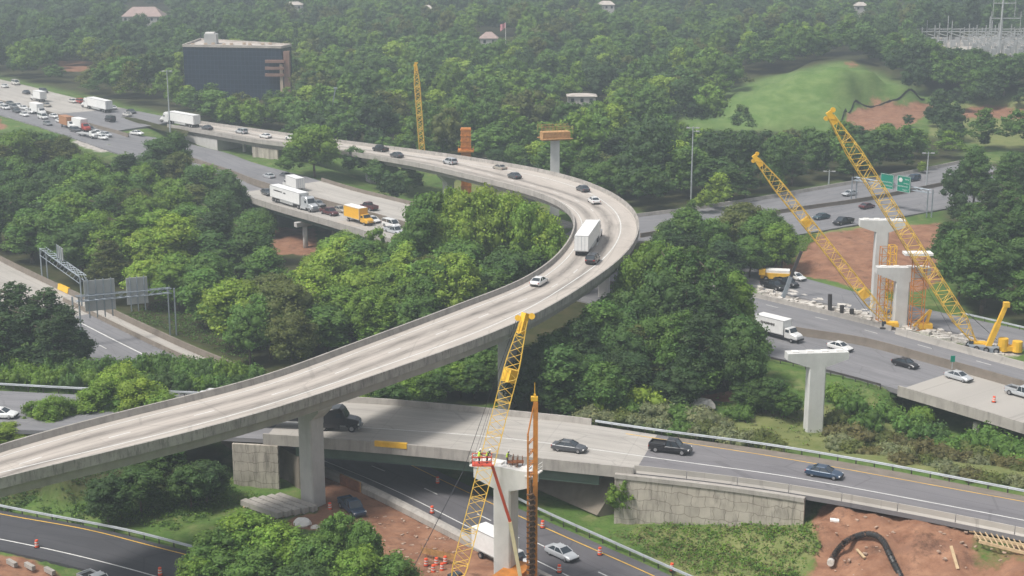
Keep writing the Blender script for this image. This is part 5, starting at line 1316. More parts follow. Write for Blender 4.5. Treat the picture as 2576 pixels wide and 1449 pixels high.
def loft(mb, secs, caps=True):
    """secs: list of (x, [(y, z)...]) rings with equal counts"""
    n = len(secs[0][1]); o = len(mb.v); vs = [(x, y, z) for x, ring in secs for y, z in ring]; fs = []
    for i in range(len(secs) - 1):
        for j in range(n): fs.append((i * n + j, i * n + (j + 1) % n, (i + 1) * n + (j + 1) % n, (i + 1) * n + j))
    if caps: fs += [tuple(range(n))[::-1], tuple((len(secs) - 1) * n + j for j in range(n))]
    mb.add(vs, fs)
def ring(w, zb, zt, r=.12):
    return [(-w + r * .6, zb), (w - r * .6, zb), (w, zb + r), (w * 1.0, (zb + zt) / 2), (w - .04, zt - r), (w - .04 - r, zt), (-w + .04 + r, zt), (-w + .04, zt - r), (-w, (zb + zt) / 2), (-w, zb + r)]

CARS = {}
def car_type(name, Ln, Wd, body, cab_b, cab_t, zbelt, zroof, wr=.33, bed=None, wx=None):
    """body: list (x, halfwidth, zbottom, ztop); cab_b/cab_t: (xrear, xfront, halfwidth) at belt and roof"""
    parts = []
    mb = MB(); loft(mb, [(x, ring(w, zb, zt)) for x, w, zb, zt in body])
    # roof and pillars
    t0, t1, tw = cab_t; b0, b1, bw = cab_b
    mb.hexa([(t0 - .03, -tw, zroof - .05), (t1 + .03, -tw, zroof - .05), (t1 + .03, tw, zroof - .05), (t0 - .03, tw, zroof - .05)],
            [(t0 + .12, -tw + .1, zroof + .03), (t1 - .12, -tw + .1, zroof + .03), (t1 - .12, tw - .1, zroof + .03), (t0 + .12, tw - .1, zroof + .03)])
    for s in (-1, 1):
        for f in (0, .45, 1):
            pb = (b0 + (b1 - b0) * f, s * (bw + .008), zbelt - .03); pt = (t0 + (t1 - t0) * f, s * (tw + .008), zroof - .02); mb.beam(pb, pt, .09, .09)
    if bed:
        x0, x1, zf, zt = bed; w = body[2][1]
        for s in (-1, 1): mb.box(((x0 + x1) / 2, s * (w - .06), (zf + zt) / 2), (x1 - x0, .12, zt - zf + .1))
        mb.box((x0 + .05, 0, (zf + zt) / 2), (.1, 2 * w - .1, zt - zf + .1))
    parts.append(('body', mb.mesh('body', 'car_paint'), None, (0, 0, 0)))
    g = MB(); g.hexa([(b0, -bw, zbelt - .05), (b1, -bw, zbelt - .05), (b1, bw, zbelt - .05), (b0, bw, zbelt - .05)], [(t0, -tw, zroof - .04), (t1, -tw, zroof - .04), (t1, tw, zroof - .04), (t0, tw, zroof - .04)])
    parts.append(('window', g.mesh('window', 'window_glass'), None, (0, 0, 0)))
    if bed:
        fl = MB(); fl.box(((bed[0] + bed[1]) / 2, 0, bed[2] + .02), (bed[1] - bed[0] - .2, 2 * body[2][1] - .3, .04)); parts.append(('truck_bed', fl.mesh('truck_bed', 'black_plastic'), None, (0, 0, 0)))
    xf, xr = body[-1][0], body[0][0]; wf = body[-2][1]; zf = body[-2][3]
    for s in (-1, 1):
        m = MB().box((0, 0, 0), (.16, .38, .16)).mesh('headlight', 'lamp_white'); parts.append(('headlight', m, None, (body[-2][0] + .06, s * (wf - .2), zf - .16)))
        m = MB().box((0, 0, 0), (.12, .3, .18)).mesh('taillight', 'lamp_red'); parts.append(('taillight', m, None, (body[1][0] - .04, s * (body[1][1] - .18), body[1][3] - .2)))
    for xb in (xf - .05, xr + .05): parts.append(('bumper', MB().box((xb, 0, .43), (.16, 1.5, .2)).mesh('bumper', 'black_plastic'), None, (0, 0, 0)))
    wx = wx or (-Ln * .29, Ln * .31)
    k = (.33, .22) if wr < .38 else (.42, .28)
    for x in wx:
        for s in (-1, 1): parts.append(('wheel', WH[k], None, (x, s * (Wd / 2 - .13), k[0])))
    CARS[name] = parts
car_type('sedan', 4.8, 1.84, [(-2.4, .72, .42, .80), (-2.28, .86, .30, .96), (-1.75, .91, .24, 1.0), (-.9, .92, .22, .97), (1.0, .92, .22, .95), (1.65, .90, .24, .86), (2.15, .84, .28, .76), (2.4, .66, .38, .62)],
         (-1.75, 1.12, .83), (-.95, .25, .64), .98, 1.44)
car_type('suv', 4.8, 1.94, [(-2.4, .80, .46, .95), (-2.32, .92, .34, 1.08), (-1.75, .96, .28, 1.1), (-.9, .97, .26, 1.08), (1.05, .97, .26, 1.06), (1.7, .95, .28, 1.02), (2.2, .88, .32, .9), (2.4, .72, .42, .74)],
         (-2.3, 1.2, .88), (-2.05, .45, .74), 1.08, 1.76, .38)
car_type('pickup', 5.8, 2.0, [(-2.9, .86, .5, 1.02), (-2.8, .96, .42, 1.08), (-1.9, .98, .36, 1.02), (-.5, .98, .34, 1.1), (1.2, .98, .34, 1.1), (2.1, .96, .36, 1.06), (2.65, .92, .4, .98), (2.9, .8, .5, .8)],
         (-.55, 1.55, .90), (-.35, .85, .76), 1.1, 1.86, .42, (-2.85, -.6, 1.03, 1.25), (-1.85, 1.85))
car_type('van', 5.2, 2.0, [(-2.6, .9, .42, 1.3), (-2.5, .97, .34, 1.4), (-1.8, .99, .28, 1.4), (-.9, 1.0, .26, 1.3), (1.0, 1.0, .26, 1.2), (1.8, .97, .28, 1.08), (2.4, .88, .34, .9), (2.6, .74, .42, .74)],
         (-2.5, 1.7, .93), (-2.4, .8, .82), 1.3, 2.0, .38)
PAINT = {'white': (.78, .78, .77), 'silver': (.50, .52, .54), 'black': (.018, .018, .022), 'dark grey': (.07, .075, .085), 'grey': (.22, .23, .24), 'maroon': (.11, .025, .03), 'tan': (.36, .33, .28), 'blue': (.03, .06, .11), 'red': (.45, .05, .03), 'yellow': (.78, .42, .03),
         'dark teal': (.03, .07, .085), 'pale': (.62, .60, .56), 'orange': (.40, .19, .09)}
def heading(u, v, z, du, dv):
    a, b = P(u, v, z), P(u + du, v + dv, z); return math.atan2(b.y - a.y, b.x - a.x)
def along(F, u, v, z, rev=False):
    p = P(u, v, z); m = (F['a'] + F['b']) / 2; d = np.hypot(m[:, 0] - p.x, m[:, 1] - p.y); i = int(d.argmin()); i = max(1, min(len(m) - 2, i))
    t = m[i + 1] - m[i - 1]; h = math.atan2(t[1], t[0]); return h + (PI if rev else 0), float(m[i][2]), m[i]
TILT = {}
def vehicle(kind, col, u, v, F, rev, label, cat='car', z=None, group=None, h=None, detail=True):
    if F is not None:
        hd, zr, mi = along(F, u, v, z if z is not None else F['a'][0][2], rev)
        for _ in range(3): hd, zr, mi = along(F, u, v, zr, rev)
        z = zr
    else: hd = h
    p = P(u, v, z)
    nm = {'sedan': 'car', 'suv': 'suv', 'pickup': 'pickup_truck', 'van': 'van'}.get(kind, kind)
    r = thing(nm, label, cat, (p.x, p.y, z + .02), hd, group); r.rotation_euler = (0, 0, hd)
    for pn, me_, _, loc in CARS[kind]:
        if not detail and pn in ('headlight', 'taillight', 'bumper', 'truck_bed'): continue
        o = put(pn, me_, r, PAINT[col] if isinstance(col, str) else col); o.location = loc
    return r

# ---- lorries
def lorry_parts(kind):
    pa = []
    def part(name, mb, mats, loc=(0, 0, 0), c=None): pa.append((name, mb.mesh(name, mats), c, loc))
    def wheels(xs, k=(.52, .32), dual=False, hw=1.08):
        for x in xs:
            for s in (-1, 1): pa.append(('wheel', WH[k], None, (x, s * hw, k[0])))
    def box_body(x0, x1, z0, z1, w=1.29):
        b = MB().box(((x0 + x1) / 2, 0, (z0 + z1) / 2), (x1 - x0, 2 * w, z1 - z0)); part('cargo_box', b, 'box_paint')
        t = MB()
        for s in (-1, 1):
            t.box(((x0 + x1) / 2, s * (w + .01), z0 + .06), (x1 - x0, .06, .14)); t.box(((x0 + x1) / 2, s * (w + .01), z1 - .05), (x1 - x0, .06, .1))
            t.box((x0 + .04, s * w, (z0 + z1) / 2), (.1, .08, z1 - z0)); t.box((x1 - .04, s * w, (z0 + z1) / 2), (.1, .08, z1 - z0))
        t.box((x0 - .015, 0, z1 - .06), (.05, 2 * w, .12)); t.box((x0 - .015, 0, z0 + .06), (.05, 2 * w, .12))
        part('frame_rail', t, 'sign_back')
        d = MB()
        for s in (-1, 1):
            d.box((x0 - .03, s * w * .5, (z0 + z1) / 2), (.04, w * .97, z1 - z0 - .3))
        part('rear_door', d, 'box_paint')
        dl = MB().box((x0 - .06, 0, (z0 + z1) / 2), (.03, .05, z1 - z0 - .3))
        for s in (-1, 1): dl.box((x0 - .06, s * w * .5, (z0 + z1) / 2), (.03, .035, z1 - z0 - .3))
        part('door_seam', dl, 'steel_grey')
    def tractor(x0, zc=3.3, sleeper=2.2):
        # x0 rear of sleeper, nose forward
        c = MB(); loft(c, [(x0, ring(1.2, .9, zc)), (x0 + sleeper, ring(1.22, .9, zc + .3)), (x0 + sleeper + .5, ring(1.2, .9, zc - .1)), (x0 + sleeper + 1.0, ring(1.15, .9, 2.1))]); 
        loft(c, [(x0 + sleeper + .9, ring(1.05, .75, 2.0)), (x0 + sleeper + 2.2, ring(1.0, .7, 1.8)), (x0 + sleeper + 2.75, ring(.9, .65, 1.55))])
        for s in (-1, 1): c.box((x0 + sleeper + 1.9, s * 1.08, .95), (1.5, .32, .5)); c.box((x0 + 1, s * 1.15, .8), (2.6, .28, .55))
        part('cab', c, 'car_paint')
        w = MB(); xw = x0 + sleeper + .55; w.hexa([(xw + .38, -.98, 2.1), (xw + .52, -.98, 2.1), (xw + .52, .98, 2.1), (xw + .38, .98, 2.1)], [(xw - .08, -.9, zc - .22), (xw + .06, -.9, zc - .22), (xw + .06, .9, zc - .22), (xw - .08, .9, zc - .22)]); part('windscreen', w, 'window_glass')
        for s in (-1, 1): part('side_window', MB().box((x0 + sleeper, s * 1.215, 2.35), (.8, .05, .6)), 'window_glass')
        part('grille', MB().box((x0 + sleeper + 2.76, 0, 1.15), (.06, 1.2, .7)), 'steel_grey')
        part('bumper', MB().box((x0 + sleeper + 2.8, 0, .6), (.25, 2.3, .35)), 'rim')
        for s in (-1, 1): part('headlight', MB().box((x0 + sleeper + 2.72, s * .88, 1.1), (.14, .3, .24)), 'lamp_white'); part('exhaust_stack', MB().tube((x0 - .15, s * 1.0, 1.2), (x0 - .15, s * 1.0, zc + .4), .09, .09, 8), 'rim')
        part('chassis', MB().box((x0 - .9, 0, .85), (3.2, .9, .25)), 'dark_steel')
    if kind == 'semi':
        box_body(-10.2, 4.6, 1.15, 4.1); part('undercarriage', MB().box((-7.6, 0, .85), (3.4, 2.2, .5)).box((-1, 0, 1.0), (11, .9, .25)), 'dark_steel')
        part('side_skirt', MB().box((-2, 1.25, .8), (6.5, .05, .6)).box((-2, -1.25, .8), (6.5, .05, .6)), 'sign_back')
        tractor(5.0); wheels((-8.9, -7.6, 3.6, 4.9, 9.0))
    elif kind == 'tractor_dark':
        box_body(-10.2, 4.6, 1.15, 3.9); tractor(5.0, 3.15); wheels((-8.9, -7.6, 3.6, 4.9, 9.0))
    elif kind == 'box_truck':
        box_body(-4.6, 2.0, 1.1, 3.8, 1.22)
        c = MB(); loft(c, [(2.15, ring(1.1, .7, 2.5)), (3.0, ring(1.1, .65, 2.55)), (3.55, ring(1.08, .65, 1.75)), (4.6, ring(1.0, .65, 1.5)), (4.85, ring(.9, .6, 1.25))]); part('cab', c, 'car_paint')
        part('windscreen', MB().hexa([(3.50, -.95, 1.78), (3.60, -.95, 1.78), (3.60, .95, 1.78), (3.50, .95, 1.78)], [(3.04, -.85, 2.45), (3.14, -.85, 2.45), (3.14, .85, 2.45), (3.04, .85, 2.45)]), 'window_glass')
        for s in (-1, 1): part('side_window', MB().box((2.75, s * 1.105, 2.05), (.8, .05, .5)), 'window_glass'); part('headlight', MB().box((4.8, s * .75, 1.05), (.12, .3, .2)), 'lamp_white')
        part('bumper', MB().box((4.9, 0, .6), (.2, 2.1, .3)), 'black_plastic'); part('chassis', MB().box((-.5, 0, .8), (8, .9, .3)), 'dark_steel'); wheels((-2.9, 3.7), (.42, .28), hw=.98)
    elif kind == 'dump_truck':
        b = MB(); b.hexa([(-3.9, -1.1, 1.2), (1.2, -1.1, 1.2), (1.2, 1.1, 1.2), (-3.9, 1.1, 1.2)], [(-4.3, -1.25, 2.6), (1.3, -1.25, 2.9), (1.3, 1.25, 2.9), (-4.3, 1.25, 2.6)]); part('dump_bed', b, 'black_plastic')
        c = MB(); loft(c, [(1.5, ring(1.1, .8, 2.7)), (2.6, ring(1.1, .8, 2.75)), (3.0, ring(1.08, .8, 1.95)), (4.3, ring(1.0, .75, 1.75))]); part('cab', c, 'car_paint')
        part('windscreen', MB().hexa([(2.98, -.9, 1.95), (3.06, -.9, 1.95), (3.06, .9, 1.95), (2.98, .9, 1.95)], [(2.64, -.85, 2.65), (2.72, -.85, 2.65), (2.72, .85, 2.65), (2.64, .85, 2.65)]), 'window_glass'); wheels((-2.9, -1.6, 3.4))
    elif kind == 'flatbed':
        part('load_bed', MB().box((-1, 0, 1.15), (6.6, 2.3, .16)), 'sign_back')
        c = MB(); loft(c, [(2.4, ring(1.05, .6, 2.2)), (3.2, ring(1.05, .6, 2.25)), (3.7, ring(1.03, .6, 1.45)), (4.7, ring(.95, .6, 1.25))]); part('cab', c, 'car_paint'); part('windscreen', MB().box((3.5, 0, 1.85), (.1, 1.7, .55)), 'window_glass'); wheels((-2.6, 3.7), (.42, .28), hw=.95)
    return pa
LOR = {k: lorry_parts(k) for k in ('semi', 'tractor_dark', 'box_truck', 'flatbed')}
def lorry(kind, col, u, v, F, rev, label, cab=None, z=None, h=None, name='truck', cat='truck', detail=True, group=None):
    if F is not None:
        zr = F['a'][0][2] if z is None else z
        for _ in range(4): hd, zr, mi = along(F, u, v, zr, rev)
        z = zr
    else: hd = h
    p = P(u, v, z); r = thing(name, label, cat, (p.x, p.y, z + .02), hd, group)
    for pn, me_, _, loc in LOR[kind]:
        if not detail and pn in ('headlight', 'exhaust_stack', 'door_seam', 'grille', 'side_window', 'bumper', 'frame_rail'): continue
        c = PAINT[cab] if (cab and pn == 'cab') else PAINT[col]
        par = r
        if pn in ('windscreen', 'side_window', 'grille', 'headlight'): par = cab_o
        if pn == 'door_seam': par = door_o
        o = put(pn, me_, par, c); o.location = loc
        if pn == 'cab': cab_o = o
        if pn == 'rear_door': door_o = o
    return r

# flyover (traffic climbs away from the camera and leaves to the upper left)
gF = None
vehicle('sedan', 'white', 1356, 716, FLY, False, 'white sedan alone on the flyover behind the white trailer', z=16.3)
vehicle('suv', 'black', 1491, 660, FLY, False, 'black suv close behind the white trailer on the flyover curve', 'suv', z=15.8)
lorry('semi', 'white', 1482, 618, FLY, False, 'long white trailer truck seen from behind on the flyover curve', z=15.8, name='semi_truck')
vehicle('sedan', 'white', 1494, 511, FLY, False, 'white sedan ahead of the trailer near the top of the curve', z=15)
vehicle('sedan', 'dark grey', 1466, 481, FLY, False, 'dark sedan at the top of the flyover curve', z=15)
vehicle('sedan', 'dark grey', 1294, 448, FLY, False, 'dark sedan with pale roof on the far leg nearest the bend', z=14)
vehicle('sedan', 'tan', 1257, 427, FLY, False, 'tan silver sedan in the outer lane of the far leg', z=14)
vehicle('suv', 'silver', 1132, 413, FLY, False, 'silver suv in the middle of the far flyover leg', 'suv', z=12)
vehicle('sedan', 'dark grey', 998, 395, FLY, False, 'dark sedan just behind the black pickup on the far leg', z=11)
vehicle('pickup', 'black', 957, 381, FLY, False, 'black pickup on the far flyover leg right of the big tree', 'pickup', z=10.5)
vehicle('suv', 'white', 735, 352, FLY, False, 'white suv half hidden by the tree beside the flyover', 'suv', z=9.4)
vehicle('sedan', 'white', 668, 347, FLY, False, 'small white car above the slim columns of the flyover', z=9.2)
vehicle('suv', 'silver', 608, 336, FLY, False, 'silver suv on the flyover above the far abutment', 'suv', z=9)
vehicle('sedan', 'dark grey', 521, 326, FLY, False, 'dark car following the white trailer onto the far highway', z=8.6)
lorry('semi', 'white', 452, 314, FLY, False, 'white trailer truck where the flyover joins the far highway', z=8.3, name='semi_truck')
def lettering(root, x0, x1, z, side, seed, h=.35, mat='dark_steel'):
    rr = random.Random(seed); m = MB(); x = x0
    while x < x1:
        w = rr.uniform(.12, .3); m.box((x + w / 2, side, z), (w, .03, h * rr.uniform(.6, 1))); x += w + .09
    q = put('lettering', m.mesh('lettering', mat), root); q['kind'] = 'stuff'
# far-left highway
lorry('semi', 'white', 243, 276, S1, True, 'white trailer truck beside the red car at far left', z=8, name='semi_truck')
lorry('box_truck', 'white', 97, 254, S1, True, 'white box truck furthest away on the far left highway', z=8)
for k, (kd, c, u, v, lab) in enumerate((('suv', 'red', 200, 259, 'red suv left of the far white trailer truck'), ('sedan', 'pale', 184, 258, 'pale car just left of the red suv'), ('sedan', 'white', 283, 275, 'white car right of the far trailer truck'), ('sedan', 'dark grey', 331, 285, 'dark car beside the grass strip of the far highway'),
                                        ('sedan', 'pale', 320, 292, 'pale car at the tip of the grass strip'), ('sedan', 'tan', 118, 268, 'tan car below the far box truck'), ('sedan', 'dark grey', 66, 236, 'dark car left of the far box truck'), ('van', 'pale', 40, 213, 'pale yellow van at the far left edge of the highway'),
                                        ('sedan', 'white', 12, 220, 'white car at the left edge of the far highway'), ('suv', 'dark grey', 110, 233, 'dark maroon suv behind the far box truck'))):
    vehicle(kd, c, u, v, S1, k % 2 == 0, lab, kd if kd in ('suv', 'van') else 'car', z=8, detail=False, group='vehicles on the far left highway')
vehicle('van', 'black', 277, 305, S1, True, 'black van alone in the asphalt lanes below the far trailer truck', 'van', z=7.8)
jam = [('sedan', 'white', 2, 266, 'white car at the left edge of the jam'), ('suv', 'grey', -20, 268, 'grey suv cut off by the left edge of the jam'), ('suv', 'white', 14, 275, 'white suv second into the jam from the left edge'), ('sedan', 'dark grey', 26, 264, 'dark car in the far lane of the jam near the left edge'),
       ('suv', 'grey', 34, 273, 'grey suv left of the jam gap'), ('sedan', 'white', 46, 269, 'white car in the far jam lane before the white pickup'), ('sedan', 'white', 60, 275, 'white car in the middle jam lane left of the white pickup'), ('sedan', 'dark grey', 42, 283, 'dark car in the near jam lane by the clay patch'),
       ('pickup', 'white', 78, 285, 'white pickup in the jam above the left tree tops'), ('sedan', 'white', 62, 292, 'white car in the near jam lane below the white pickup'), ('van', 'white', 108, 299, 'white van behind the tall white box truck in the jam'), ('sedan', 'white', 136, 296, 'white car in the far jam lane right of the tall box truck'),
       ('sedan', 'silver', 174, 303, 'silver car by the median in the jam'), ('suv', 'dark grey', 190, 332, 'dark grey suv before the orange sided box truck'), ('sedan', 'dark grey', 228, 329, 'dark car right of the red cab truck in the jam'),
       ('sedan', 'white', 243, 338, 'white car in the middle jam lane right of the red cab truck'), ('sedan', 'silver', 266, 343, 'silver car by the median at the right end of the jam'), ('sedan', 'white', 256, 350, 'white car in the near lane at the right end of the jam'), ('sedan', 'grey', 120, 315, 'grey car in the near jam lane beside the bank'),
       ('sedan', 'white', 152, 308, 'white car between the two white box trucks of the jam'), ('sedan', 'silver', 214, 318, 'silver car beside the median next to the red cab truck'), ('sedan', 'white', 345, 339, 'white car alone near the median right of the jam')]
for kd, c, u, v, lab in jam:
    vehicle(kd, c, u, v, RI, False, lab, {'suv': 'suv', 'van': 'van', 'pickup': 'pickup'}.get(kd, 'car'), z=8, detail=False, group='vehicles stuck in the jam at far left')
lorry('box_truck', 'white', 97, 288, RI, False, 'tall white box truck in the jam above the left trees', z=8, detail=False, group='vehicles stuck in the jam at far left')
lorry('box_truck', 'orange', 172, 322, RI, False, 'box truck with orange sides in the jam', cab='white', z=8, detail=False, group='vehicles stuck in the jam at far left')
lorry('box_truck', 'white', 206, 328, RI, False, 'white box truck with a red cab in the jam', cab='red', z=8, detail=False, group='vehicles stuck in the jam at far left')
lorry('flatbed', 'white', 220, 345, RI, False, 'flatbed truck in the near lane at the right end of the jam', z=8, detail=False, group='vehicles stuck in the jam at far left')
# highway bridge on the left
sm1 = lorry('semi', 'white', 742, 519, RI, False, 'white semi truck with pale silver cab heading right on the highway bridge', cab='silver', z=6, name='semi_truck')
for kd, c, u, v, rv, lab in (('sedan', 'silver', 677, 448, True, 'silver car at the far end of the upper bridge carriageway'), ('sedan', 'grey', 718, 446, True, 'grey car beside the far parapet of the highway bridge'), ('sedan', 'dark grey', 672, 489, False, 'dark grey sedan just behind the white semi truck on the bridge'),
                             ('sedan', 'grey', 800, 518, False, 'grey sedan hidden beside the nose of the white semi truck'), ('pickup', 'maroon', 829, 540, False, 'maroon pickup ahead of the white semi truck'), ('sedan', 'tan', 856, 533, False, 'tan sedan next to the maroon pickup'),
                             ('pickup', 'maroon', 928, 527, True, 'dark maroon pickup on the upper carriageway beyond the median wall'), ('sedan', 'white', 938, 559, False, 'white sedan just right of the yellow box truck'), ('van', 'white', 985, 572, False, 'white minivan at the right end of the visible bridge'), ('pickup', 'silver', 992, 588, False, 'silver pickup entering behind the tree on the highway bridge')):
    vehicle(kd, c, u, v, RI, rv, lab, {'suv': 'suv', 'van': 'van', 'pickup': 'pickup'}.get(kd, 'car'), z=6)
lettering(sm1, -8.2, -4.0, 3.1, -1.33, 4); lettering(sm1, -3.2, -2.2, 3.0, -1.33, 5)
lorry('box_truck', 'white', 738, 478, RI, True, 'white box truck beyond the semi trailer on the upper carriageway', z=6, name='truck')
yt = lorry('box_truck', 'yellow', 903, 561, RI, False, 'yellow box truck with white roof on the highway bridge left of the grove', z=6, name='truck')
put('roof_panel', MB().box((-1.3, 0, 3.86), (6.3, 2.2, .1)).mesh('roof_panel', 'lamp_white'), yt)
# upper right highway
for kd, c, u, v, rv, lab in (('sedan', 'silver', 2137, 492, True, 'silver sedan between the two crane booms on the upper right highway'), ('sedan', 'maroon', 2181, 524, False, 'maroon sedan on the upper right highway below the green signs'), ('sedan', 'dark teal', 2066, 551, True, 'dark teal sedan beside the shorter crane boom'),
                             ('pickup', 'black', 2121, 564, True, 'black pickup on the upper right highway above the dirt cut'), ('sedan', 'silver', 1838, 551, True, 'silver car above the trees on the upper right highway'), ('sedan', 'white', 2438, 411, True, 'white car where the upper right highway meets the trees'), ('suv', 'blue', 2297, 455, True, 'dark blue suv right behind the green signs')):
    vehicle(kd, c, u, v, R8, rv, lab, {'suv': 'suv', 'van': 'van', 'pickup': 'pickup'}.get(kd, 'car'), z=4)
# work zone and collector
vehicle('pickup', 'black', 1944, 726, R7, False, 'black pickup below the yellow truck crane at the work zone', 'pickup', z=2)
vehicle('pickup', 'black', 1978, 719, R7, False, 'second black pickup right against the slanted dark pile', 'pickup', z=2)
vehicle('sedan', 'white', 2002, 703, R7, False, 'white car parked beside the red dirt and yellow truck crane', z=2)
# interstate right
wt = lorry('box_truck', 'white', 1958, 850, RI, False, 'white box truck heading right past the tall grove', z=2)
for kd, c, u, v, lab in (('sedan', 'white', 2113, 880, 'white sedan behind the nearest hammerhead pier'), ('sedan', 'black', 2277, 922, 'black sedan on the interstate between two white cars'), ('sedan', 'silver', 2411, 955, 'silver white sedan on the interstate near the right edge'), ('pickup', 'silver', 2572, 998, 'silver pickup cut by the right edge on the interstate')):
    vehicle(kd, c, u, v, RI, False, lab, 'pickup' if kd == 'pickup' else 'car', z=2)
lettering(wt, -3.2, -.2, 2.7, -1.26, 8, .5)
# ramp C
lorry('tractor_dark', 'black', 735, 1074, RC, False, 'black semi truck coming out from under the flyover', z=7, name='semi_truck')
vehicle('sedan', 'dark grey', 1432, 1134, RC, False, 'dark grey sedan on the concrete deck of the ramp bridge', z=7)
vehicle('pickup', 'black', 1686, 1137, RC, False, 'black pickup on the asphalt part of the ramp', 'pickup', z=7)
vehicle('sedan', 'blue', 2073, 1199, RC, False, 'dark blue sedan on the ramp below the shrubs', z=7)
vehicle('sedan', 'white', 4, 1050, RC, False, 'white car cut by the left edge on the ramp', z=7)
vehicle('sedan', 'white', 540, 1003, RC, False, 'white car roof just visible behind the flyover parapet', z=7)
# lower highway, yard
vehicle('sedan', 'silver', 1413, 1401, RL, False, 'silver sedan on the lower highway beside the drill rig', z=0)
vehicle('pickup', 'blue', 886, 1287, None, False, 'dark blue pickup parked in the dirt under the ramp bridge', 'pickup', z=-.3, h=heading(886, 1287, 0, 40, 34))
lorry('box_truck', 'white', 1262, 1418, None, False, 'white roofed service truck parked behind the near new pier', z=-.3, h=heading(1262, 1418, 0, 60, 30), cat='truck')
vehicle('pickup', 'white', 245, 1478, None, False, 'white pickup at the bottom edge below the slip road', 'pickup', z=0, h=heading(245, 1478, 0, 60, 30))
# ================================================================== CONSTRUCTION WORKS
def newpier(u, vbase, vtop, zb, colw, cold, capl, caph, taper, ang, label, mat='new_concrete', y=None):
    p = P(u, vbase, zb); top = PY(u, vtop, p.y).z
    t = (math.sin(ang), math.cos(ang))
    root = thing('bridge_pier', label, 'pier', (p.x, p.y, zb), 0, 'new hammerhead piers waiting for their bridge')
    g = tz(p.x, p.y) - .5
    col, cap = pier_mesh((p.x, p.y), t, min(g, zb - .5), top, colw, cold, capl, caph, taper)
    col.build('column', mat, root); cap.build('pier_cap', mat, root)
    n = MB(); tt = Vector((t[0], t[1], 0)); xx = Vector((tt.y, -tt.x, 0))
    for k in range(4):
        q = Vector((p.x, p.y, top + .09)) + xx * (capl * (-.36 + .24 * k)); n.box(q, (1.0, .9, .2), math.atan2(xx.y, xx.x))
    pb = n.build('bearing_pad', 'white_wall', root); pb['kind'] = 'stuff'
    return root, Vector((p.x, p.y, top)), xx, tt
N1 = newpier(1273, 1480, 1168, -.4, 2.3, 2.3, 7.5, 1.9, .9, R(28), 'new pier in the foreground standing between the yellow crane and drill rig')
newpier(2045, 1085, 884, -.2, 2.7, 1.9, 9.6, 1.1, 1.2, R(-6), 'new hammerhead pier standing alone above the shrubs at right')
newpier(2262, 822, 671, 1.6, 2.6, 1.9, 10.0, 1.2, 1.5, R(2), 'lower front one of the pair of new piers under the crane booms')
newpier(2205, 797, 552, 1.6, 2.5, 2.0, 8.6, 1.3, 1.0, R(4), 'taller rear one of the pair of new piers under the crane booms')
# pier with formwork on top
p = P(1395, 540, 1.5); top = PY(1395, 322, p.y).z; capb = PY(1395, 356, p.y).z; sc = proj(*p)[2]
root = thing('bridge_pier', 'white pier topped with brown timber formwork behind the flyover bend', 'pier', (p.x, p.y, 1.5), 0, 'new hammerhead piers waiting for their bridge')
MB().box((p.x, p.y, (capb + .5) / 2), (2.3, 2.2, capb + 1)).build('column', 'new_concrete', root)
a = R(14)
MB().box((p.x, p.y, (top + capb) / 2 - .2), (7.2, 3.0, (top - capb) * .62), a).build('formwork', 'formwork', root)
pl = MB()
for s in (-1, 1): pl.box((p.x - math.sin(a) * s * 1.9, p.y + math.cos(a) * s * 1.9, capb + .9), (8.2, 1.0, .15), a)
for k in range(9):
    for s in (-1, 1):
        dx = -4 + k; q = (p.x + dx * math.cos(a) - math.sin(a) * s * 2.3, p.y + dx * math.sin(a) + math.cos(a) * s * 2.3); pl.box((q[0], q[1], top - .2), (.08, .08, 2.0))
for s in (-1, 1):
    for h in (.1, .6): pl.box((p.x - math.sin(a) * s * 2.3, p.y + math.cos(a) * s * 2.3, top + h), (8.2, .08, .08), a)
w_ = pl.build('work_platform', 'formwork', root)
# rust column form
p = P(1173, 484, 1.5); top = PY(1173, 322, p.y).z; r = thing('column_form', 'rust orange steel column form standing behind the flyover', 'formwork', (p.x, p.y, 1.5))
mb = MB().box((p.x, p.y, top / 2 + .5), (2.7, 2.4, top - 1))
for k in range(12): mb.box((p.x, p.y, 2 + (top - 2.4) * k / 11), (2.95, 2.65, .16))
for k in range(-1, 2): mb.box((p.x + k * .9, p.y - 1.26, top / 2 + .5), (.12, .12, top - 1.2))
mb.build('steel_form', 'orange_steel', r)
zc = PY(1173, 378, p.y).z; mb = MB().box((p.x, p.y, zc), (4.4, 3.9, .5))
for k in range(7): 
    for s in (-1, 1): mb.box((p.x - 2.1 + .7 * k, p.y + s * 1.85, zc + .7), (.07, .07, 1.1))
mb.build('platform', 'orange_steel', r)

